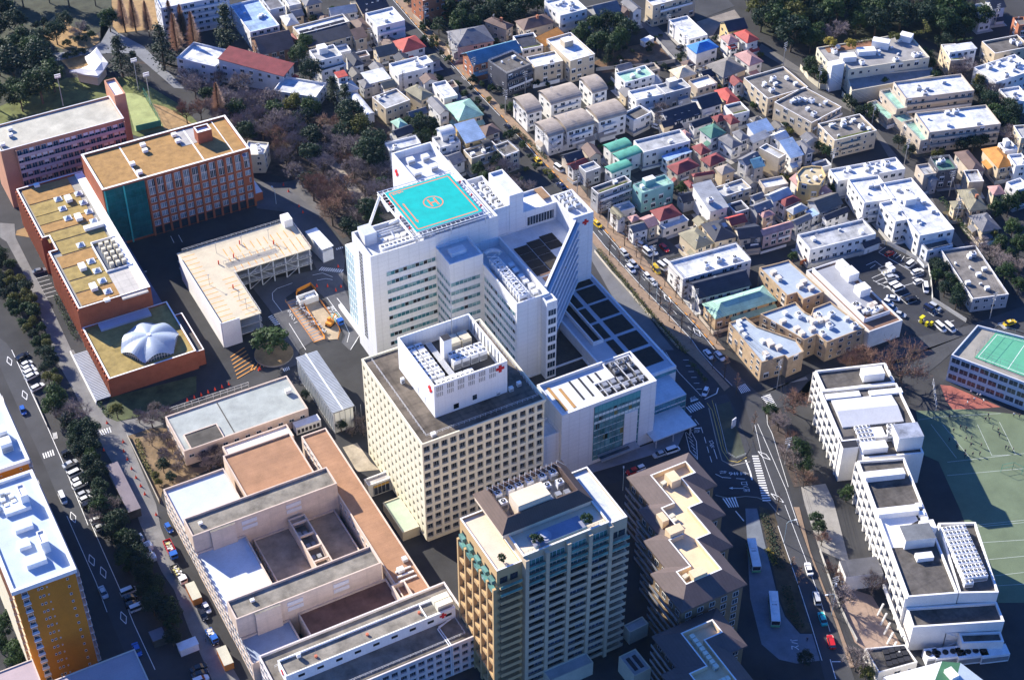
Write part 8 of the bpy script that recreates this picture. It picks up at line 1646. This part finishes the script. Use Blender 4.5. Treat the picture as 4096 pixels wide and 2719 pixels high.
person('C4', 2270, 572, 0, 'w', 'lone person in white near the top of the school field'); person('D4', 490, 1175, 0, 'd', 'person in dark clothes on the blue grey pavement by the bus bay'); person('C3', 1560, 640, 1, 'd', 'person walking by the glass entrance', None, .16); person('B3', 1560, 1392, 1, 'd', 'person walking on the tan pavement by the long hedge', None, .16); person('D1', 1845, 1222, 0, 'd', 'person standing on the lane beside the salmon wing'); person('B3', 1140, 600, 1, 'r', 'person in a red top on the pavement before the pink mauve roofs', None, .16); person('B3', 1700, 1275, 1, 'd', 'person on the right hand pavement opposite the aqua hip roof', None, .16)
# bicycles in the hatched bay
bb = MB(); BK = mat((.12, .12, .13), .2, .4)
for x in (-.52, .52):
    pr_ = [(x+.33*math.cos(6.283*i/12), .33+.33*math.sin(6.283*i/12)) for i in range(12)]
    for i in range(12): a, c = pr_[i], pr_[(i+1) % 12]; bb.tube((a[0], 0, a[1]), (c[0], 0, c[1]), .03, TYRE, 3)
for p, q in (((-.52, .33), (-.15, .85)), ((-.15, .85), (.4, .8)), ((-.15, .85), (0, .3)), ((0, .3), (.4, .8)), ((.4, .8), (.52, .33)), ((-.52, .33), (0, .3)), ((.4, .8), (.36, 1.02))): bb.tube((p[0], 0, p[1]), (q[0], 0, q[1]), .025, BK, 4)
bb.tube((.36, -.26, 1.02), (.36, .26, 1.02), .02, METAL, 4); bb.box(-.3, -.08, .86, -.02, .08, .93, DARK); bb.box(.5, -.16, .78, .8, .16, 1.0, METAL); BM = proto('bicycle', bb); BM2 = BM.copy(); BM2.materials[1] = mat((.25, .22, .3), .1, .4)
for i in range(46):
    f = i/45; x = 385+255*f+random.uniform(-22, 22); y = 1165+270*f+random.uniform(-14, 18); p = at('B2', x+20, y); o = bpy.data.objects.new('bicycle', random.choice([BM, BM2])); COL.objects.link(o); o.location = (p.x, p.y, .13); o.rotation_euler = (0, 0, random.uniform(-.4, .4)+.4); tag(o, 'bicycle parked in the orange hatched bay by the fenced site', 'bicycle', 'bicycles in the hatched bay')
# fenced building site with white cabin, excavator
def fence(s, h, m, label, post=2.0, panel=True, name='fence', z=.0):
    P_ = PT(s); e = thing(name, label, 'fence', (P_[0].x, P_[0].y, 0)); c0 = P_[0]
    for p, q in zip(P_, P_[1:]):
        d = q-p; L_ = d.length; n = max(1, int(L_/post)); b = MB()
        if panel: a_ = math.atan2(d.y, d.x); m_ = (p+q)/2-c0; b.obox((m_.x, m_.y), L_, .08, z+.05, z+h, a_, m)
        else:
            for hz in (h, h*.5): b.tube(tuple(p-c0+Vector((0, 0, z+hz))), tuple(q-c0+Vector((0, 0, z+hz))), .045, m, 4)
        b.build('panel' if panel else 'rail', e); b = MB()
        for i in range(n+1): w = p-c0+d*(i/n); b.cyl(w.x, w.y, z, z+h+.08, .06, m, 5)
        tag(b.build('post', e))
    return e
OF = mat((.80, .30, .04), .08, .6); fence('B2 465,1140 672,1470', 1.3, OF, 'orange panel fence between the bicycle bay and the dug up site'); fence('B2 318,1138 570,1502 672,1472', .9, OF, 'low orange barrier round the bicycle bay', 2.5, False); fence('B2 610,1110 770,1330 810,1410 790,1475', 1.2, OF, 'orange barrier along the drive side of the dug up site', 2.5, False); fence('B2 415,1085 425,1050 545,990 590,1040', 1.4, OF, 'orange panels behind the white site cabin')
r_ = [at('B2', *p, 2.4) for p in ((422, 1085), (445, 1140), (607, 1085))]; c, W_, D_, a = rect3(*[at('B2', 425, 1080, 2.4), at('B2', 448, 1132, 2.4), at('B2', 607, 1068, 2.4)]); t = T('site_cabin', 'open topped white cabin at the head of the orange fenced site', 'cabin', (c.x, c.y, 0), a, None, True); b = MB(); q = b.shell(rc(-W_/2, -D_/2, W_/2, D_/2), 0, 2.4, PLASTER, 2, .15); t.add(b, 'wall'); b = MB(); b.prism(q, .3, .5, mat((.2, .35, .42), .2)); t.add(b, 'floor'); units(t, -W_*.1, -D_*.3, W_*.4, D_*.35, .5, 3, 2, unitmesh(1, .9, 1.2)); t.done()
p = at('B2', 720, 1345); e = thing('excavator', 'orange excavator working in the dug up site', 'excavator', (p.x, p.y, .1), .6); b = MB(); b.box(-1.5, -1.1, 0, 1.5, -.6, .6, DARK); b.box(-1.5, .6, 0, 1.5, 1.1, .6, DARK); b.build('track', e); b = MB(); b.box(-1.4, -1, .7, 1, 1, 1.6, OF); b.box(-.2, .1, 1.61, .9, .95, 2.6, OF); b.build('body', e); b = MB(); b.tube((.9, -.3, 1.4), (2.6, -.3, 3), .2, OF, 5); b.tube((2.6, -.3, 3), (3.8, -.3, 1.2), .16, OF, 5); b.build('arm', e); b = MB(); b.box(3.5, -.7, .5, 4.1, .1, 1.2, STEEL); b.build('bucket', e)
p = at('B4', 1520, 1300); e = thing('parking_gate', 'yellow parking gate machines at the car park exit', 'parking gate', (p.x, p.y, .05), .3)
for dx, dy, h in ((0, 0, 1.6), (1.4, -.9, 1.3), (.2, 2.2, 2.1)): b = MB(); b.box(dx-.5, dy-.4, 0, dx+.5, dy+.4, h, mat((.75, .62, .02), .05, .5)); b.box(dx-.42, dy-.44, h*.5, dx+.42, dy-.401, h*.85, DARK); b.build('machine', e)
b = MB(); b.box(-.6, 1.7, 2.1, 1.4, 2.8, 2.3, mat((.75, .62, .02), .05, .5)); b.build('roof', e)
p = at('B2', 600, 600, 3); e = thing('service_kiosk', 'white two part service kiosk beside the parking deck', 'kiosk', (p.x, p.y, 0), R(5)); b = MB(); b.box(-2, -5, 0, 2, 4, 5.6, PLASTER); b.box(-2, -8, 0, 2, -5.01, 4.4, LTMETAL); b.build('wall', e); b = MB(); b.box(-2.2, -8.2, 5.61, 2.2, 4.2, 5.75, LTMETAL); b.build('roof', e)
# cones
cm = MB(); cm.box(-.2, -.2, 0, .2, .2, .05, mat((.7, .06, .03), .05)); cm.cyl(0, 0, .05, .75, .17, mat((.75, .07, .03), .05), 8, None, .03); CM = proto('traffic_cone', cm); CM.name = 'cone'
for k, x, y in [('C1', 1105, 825), ('C1', 1110, 910), ('C1', 1142, 982), ('C1', 1180, 1065), ('C1', 1220, 1145), ('C1', 1262, 1220), ('C1', 1298, 1292), ('C1', 930, 900), ('C1', 960, 655), ('D1', 1400, 90), ('B2', 770, 1040), ('B2', 815, 1005), ('B2', 790, 825), ('B2', 600, 1000), ('B2', 695, 1000), ('B2', 300, 95), ('B2', 345, 150), ('B2', 440, 285), ('B2', 475, 340), ('C2', 80, 180), ('C2', 90, 172)]+[('C1', 1680+i*62, 455-i*24) for i in range(7)]:
    p = at(k, x, y); o = bpy.data.objects.new('traffic_cone', CM); COL.objects.link(o); o.location = (p.x, p.y, .08); o.scale = (1.6,)*3; tag(o, 'red traffic cone standing on a campus path or drive', 'traffic cone', 'red cones on the campus drives')
# utility poles, lamps, flood lights
def pole(k, x, y, h, label, group, z=0):
    p = at(k, x, y); e = thing('utility_pole', label, 'utility pole', (p.x, p.y, 0), R(random.uniform(-15, 15)), group); b = MB(); b.cyl(0, 0, 0, h, .17, mat((.36, .35, .33), .1), 7, None, .11); b.build('pole', e); b = MB()
    for i in range(3): b.box(-1, -.06, h-.5-i*.9, 1, .06, h-.38-i*.9, STEEL); [b.cyl(xx, 0, h-.38-i*.9, h-.15-i*.9, .06, LTMETAL, 5) for xx in (-.9, -.4, .4, .9)]
    b.build('crossarm', e); b = MB(); b.cyl(.45, .1, h-4.2, h-3.1, .32, METAL, 9); b.build('transformer', e); return Vector((p.x, p.y, 0))
PL = [pole('A2', x, y, 11, 'grey utility pole with crossarms beside the upper main road', 'poles along the upper main road') for x, y in ((1568, 265), (1795, 505), (2005, 735))]+[pole('A3', x, y, 11, 'grey utility pole with crossarms beside the fawn curved roofs', 'poles by the curved roofs') for x, y in ((48, 1030), (385, 1395))]+[pole('B3', x, y, 11, 'grey utility pole with crossarms on the tan pavement', 'poles on the tan pavement') for x, y in ((690, 185), (965, 475), (1362, 862), (1735, 1255))]
pC = pole('C4', 230, 335, 12, 'utility pole at the corner of the brick flats by the crossing', None); P5 = [pole('A4', x, y, 11, 'grey utility pole with crossarms on the right hand lane', 'poles on the right lane') for x, y in ((285, 575), (585, 775), (1048, 1085), (1330, 1415))]+[pole('B4', x, y, 11, 'grey utility pole with crossarms by the slate houses', 'poles by the slate houses') for x, y in ((1712, 185), (1770, 420), (2065, 1240))]
pole('A4', 690, 1500, 11, 'utility pole between the ochre curved block and the lane', None); pole('A4', 2105, 240, 11, 'utility pole at the wood in the top right', None); pole('A3', 1500, 325, 10, 'utility pole beside the white flat roofed hall', None); pole('A3', 1650, 510, 10, 'utility pole beside the blue sheeted roof', None); pole('A3', 225, 840, 10, 'utility pole behind the fawn curved roofs', None); pole('A3', 1445, 190, 10, 'utility pole at the cream slab car park', None); pole('B3', 1500, 235, 9, 'utility pole beside the mint walled flats', None); pole('A2', 1085, 425, 9, 'utility pole beside the red pyramid roof', None)
pole('A2', 1375, 815, 9, 'utility pole in front of the blank fronted box house', None)
def wires(lst, h, label):
    b = MB()
    for p, q in zip(lst, lst[1:]):
        for dx, dz in ((-.9, 0), (.4, -.1), (.9, 0), (-.4, -.9), (0, -2.2)):
            for i in range(6):
                f = [j/6 for j in (i, i+1)]; S_ = [p+(q-p)*u+Vector((dx, 0, h+dz-1.1*4*u*(1-u)*.6)) for u in f]; b.tube(S_[0], S_[1], .032, DARK, 3)
    c = lst[0]; o = b.build('power_line', None, (c.x, c.y, 0)); o.location = (c.x, c.y, 0); tag(o, label, 'power line')
wires(PL, 10.7, 'sagging black power lines along the right side of the main road'); wires([PL[-1], pC], 10.7, 'black power lines from the aqua roofed hall to the crossing'); wires(P5, 10.7, 'sagging black power lines along the right hand lane')
sc2 = [at('C4', 100, 330), at('C4', 300, 980), at('D4', 640, 860), at('D4', 900, 1540)]; wires([pC]+sc2[1:], 10.7, 'bundle of pale power lines above the road beside the school'); pole('C4', 300, 985, 11, 'utility pole on the school bank by the road', None); pole('D4', 700, 850, 11, 'utility pole beside the silver van on the lower road', None)
def lampost(k, x, y, h, ang, label): p = at(k, x, y); e = thing('street_lamp', label, 'street lamp', (p.x, p.y, 0), R(ang)); m = mat((.45, .55, .56), .05, .5); b = MB(); b.cyl(0, 0, 0, h-1, .1, m, 6); b.tube((0, 0, h-1), (.5, 0, h-.2), .08, m, 5); b.tube((.5, 0, h-.2), (2.2, 0, h), .06, m, 5); b.build('pole', e); b = MB(); b.box(2.1, -.18, h-.1, 2.9, .18, h+.06, LTMETAL); b.build('lamp', e)
lampost('D4', 290, 330, 9, -15, 'curved pale street lamp over the sunlit road'); lampost('D4', 700, 950, 9, 165, 'curved street lamp on the school side of the lower road'); lampost('C3', 1100, 1255, 7, 60, 'thin street lamp between the tan tower and entrance block'); lampost('B2', 235, 262, 6, 90, 'street lamp by the small campus car park'); lampost('B3', 1400, 1130, 9, 200, 'street lamp on the left pavement of the main road')
for k, x, y, lab in (('A1', 567, 950, 'tall floodlight behind the dormitory, left one'), ('A1', 1240, 805, 'tall floodlight at the far side of the sports field'), ('A1', 1350, 935, 'tall floodlight at the net fence of the sports field')):
    p = at(k, x, y); e = thing('floodlight', lab, 'floodlight', (p.x, p.y, 0)); b = MB(); b.cyl(0, 0, 0, 13, .18, METAL, 7, None, .12); b.build('pole', e)
    for dx in (-.7, .1, .9):
        for dz in (12.4, 13.3): b = MB(); b.box(dx-.35, -.3, dz, dx+.35, .1, dz+.7, LTMETAL); b.build('lamp', e)
NET = mat((.05, .30, .22), .1, .6); fence('A1 1295,870 1370,1000 1445,1130', 4.0, NET, 'tall green net fence at the right of the small field', 3, False); fence('A1 1225,1180 1445,1130', 2.6, NET, 'green panel net at the near end of the small field', 3); fence('C4 2160,1050 2260,1030 2420,1110', 3, NET, 'green batting cage net at the edge of the school field', 2, False)
fence('B4 660,740 1160,600', 1.8, LTMETAL, 'white wire fence at the far side of the car park', 2, False); fence('B4 1180,600 1340,680 1530,790 1555,900 1570,1085 1860,1270', 1.6, mat((.50, .49, .46), .12, .85), 'long pale wall with a rail at the right of the car park', 2.5); fence('B4 430,775 630,705 650,740', 1.8, mat((.40, .12, .05), .1), 'red brown board fence behind the brick flats', 2)
fence('B3 845,690 1000,880 1150,1045 1390,1325 1600,1560', 1.0, mat((.55, .50, .42), .1), 'low kerb wall along the hospital side of the long hedge', 4); fence('C1 1140,770 1290,1080 1430,1370', 1.3, mat((.50, .46, .40), .12), 'low pale wall along the salmon wing garden', 3); fence('C1 300,405 425,690', 1.0, CONC, 'low grey wall in the shade of the west street', 3); fence('C1 1530,560 1850,455 2230,330', 2.0, LTMETAL, 'white scaffold rail along the rear of the grey roofed ward', 2, False); fence('A4 430,600 500,690 600,770 650,775', 2.4, CREAM, 'curving cream wall below the stepped garden apartments', 4); fence('A4 790,830 865,910', 2.2, CREAM, 'short cream wall at the bend of the lane', 3)
fence('A3 860,640 1080,615 1420,590 1570,560 1400,370', 1.6, CONC, 'grey block wall round the overgrown lot', 3); fence('D4 600,400 730,780 830,1010 920,1180', 1.4, CONC, 'grey wall with a rail between the road and school forecourt', 3); fence('C4 1570,300 1600,520', 2.6, LTMETAL, 'white mesh fence by the red school court', 2, False)
fence('C3 1930,495 1990,740 2035,930 2110,975 2200,940', .8, mat((.45, .47, .48), .1), 'thin rail round the grass island by the stop marking', 3, False)
bp_ = at('C3', 2090, 690); e = thing('signboard', 'white sign pillar on the grass island by the hospital drive', 'sign', (bp_.x, bp_.y, .1), .3); b = MB(); b.box(-.9, -.15, 0, .9, .15, 3.4, LTMETAL); b.build('panel', e)
sh_ = at('A3', 1318, 360, 2); e = thing('shed', 'small white shed standing on the overgrown lot', 'shed', (sh_.x, sh_.y, 0), .2); b = MB(); b.box(-2.6, -1.2, 0, 2.6, 1.2, 2.5, PLASTER); b.build('wall', e); b = MB(); b.box(-2.75, -1.35, 2.51, 2.75, 1.35, 2.65, LTMETAL); b.build('roof', e); b = MB(); b.box(-2, -1.26, .9, -.8, -1.205, 1.8, GLASS); b.build('window', e)
for k, x, y, lab, sx, sy, h in (('D1', 1680, 1240, 'white container hut beside the lower campus lane', 5, 2.6, 2.6), ('D1', 1410, 1155, 'dark square roofed hut in the shaded yard', 3.4, 3.4, 3), ('C1', 1100, 1220, 'long low shed with a grey mauve roof on the campus lane', 3.4, 21, 3.2)):
    p = at(k, x, y, h); e = thing('shed', lab, 'shed', (p.x, p.y, 0)); b = MB(); b.box(-sx/2, -sy/2, 0, sx/2, sy/2, h-.12, PLASTER if 'white' in lab else DKCONC); b.build('wall', e); b = MB(); b.box(-sx/2-.15, -sy/2-.15, h-.119, sx/2+.15, sy/2+.15, h, LTMETAL if 'white' in lab else mat((.20, .17, .19), .1)); b.build('roof', e)
for i, (x, y) in enumerate(((1255, 305), (1240, 330), (1335, 385), (1340, 455), (1370, 480), (1270, 400))): p = at('D1', x, y); o_ = MB(); o_.box(-.9, -1.2, 0, .9, 1.2, random.uniform(1, 1.8), random.choice([STEEL, METAL, PLASTER])); o_.box(-.8, -1.1, 1.81, .2, .6, 2.0, CONC); o = o_.build('equipment_cabinet'); o.location = (p.x, p.y, 0); o.rotation_euler = (0, 0, random.random()*.4); tag(o, 'grey equipment cabinet in the yard between the tree belt and the salmon wing', 'cabinet', 'cabinets in the shaded yard')

# thin winter air between the camera and the far quarter
hz = MB(); hz.box(-480, -60, -2, 760, 1150, 362, mat((.5, .5, .5))); hz_o = hz.build('haze'); tag(hz_o, kind='stuff')
hm_ = bpy.data.materials.new('air'); hm_.use_nodes = True; hn = hm_.node_tree; hn.nodes.clear(); ho = hn.nodes.new('ShaderNodeOutputMaterial'); hv = hn.nodes.new('ShaderNodeVolumePrincipled'); hv.inputs['Color'].default_value = (.45, .7, 1, 1); hv.inputs['Density'].default_value = .000018; hv.inputs['Anisotropy'].default_value = .2
hn.links.new(hv.outputs[0], ho.inputs['Volume']); hz_o.data.materials.clear(); hz_o.data.materials.append(hm_)
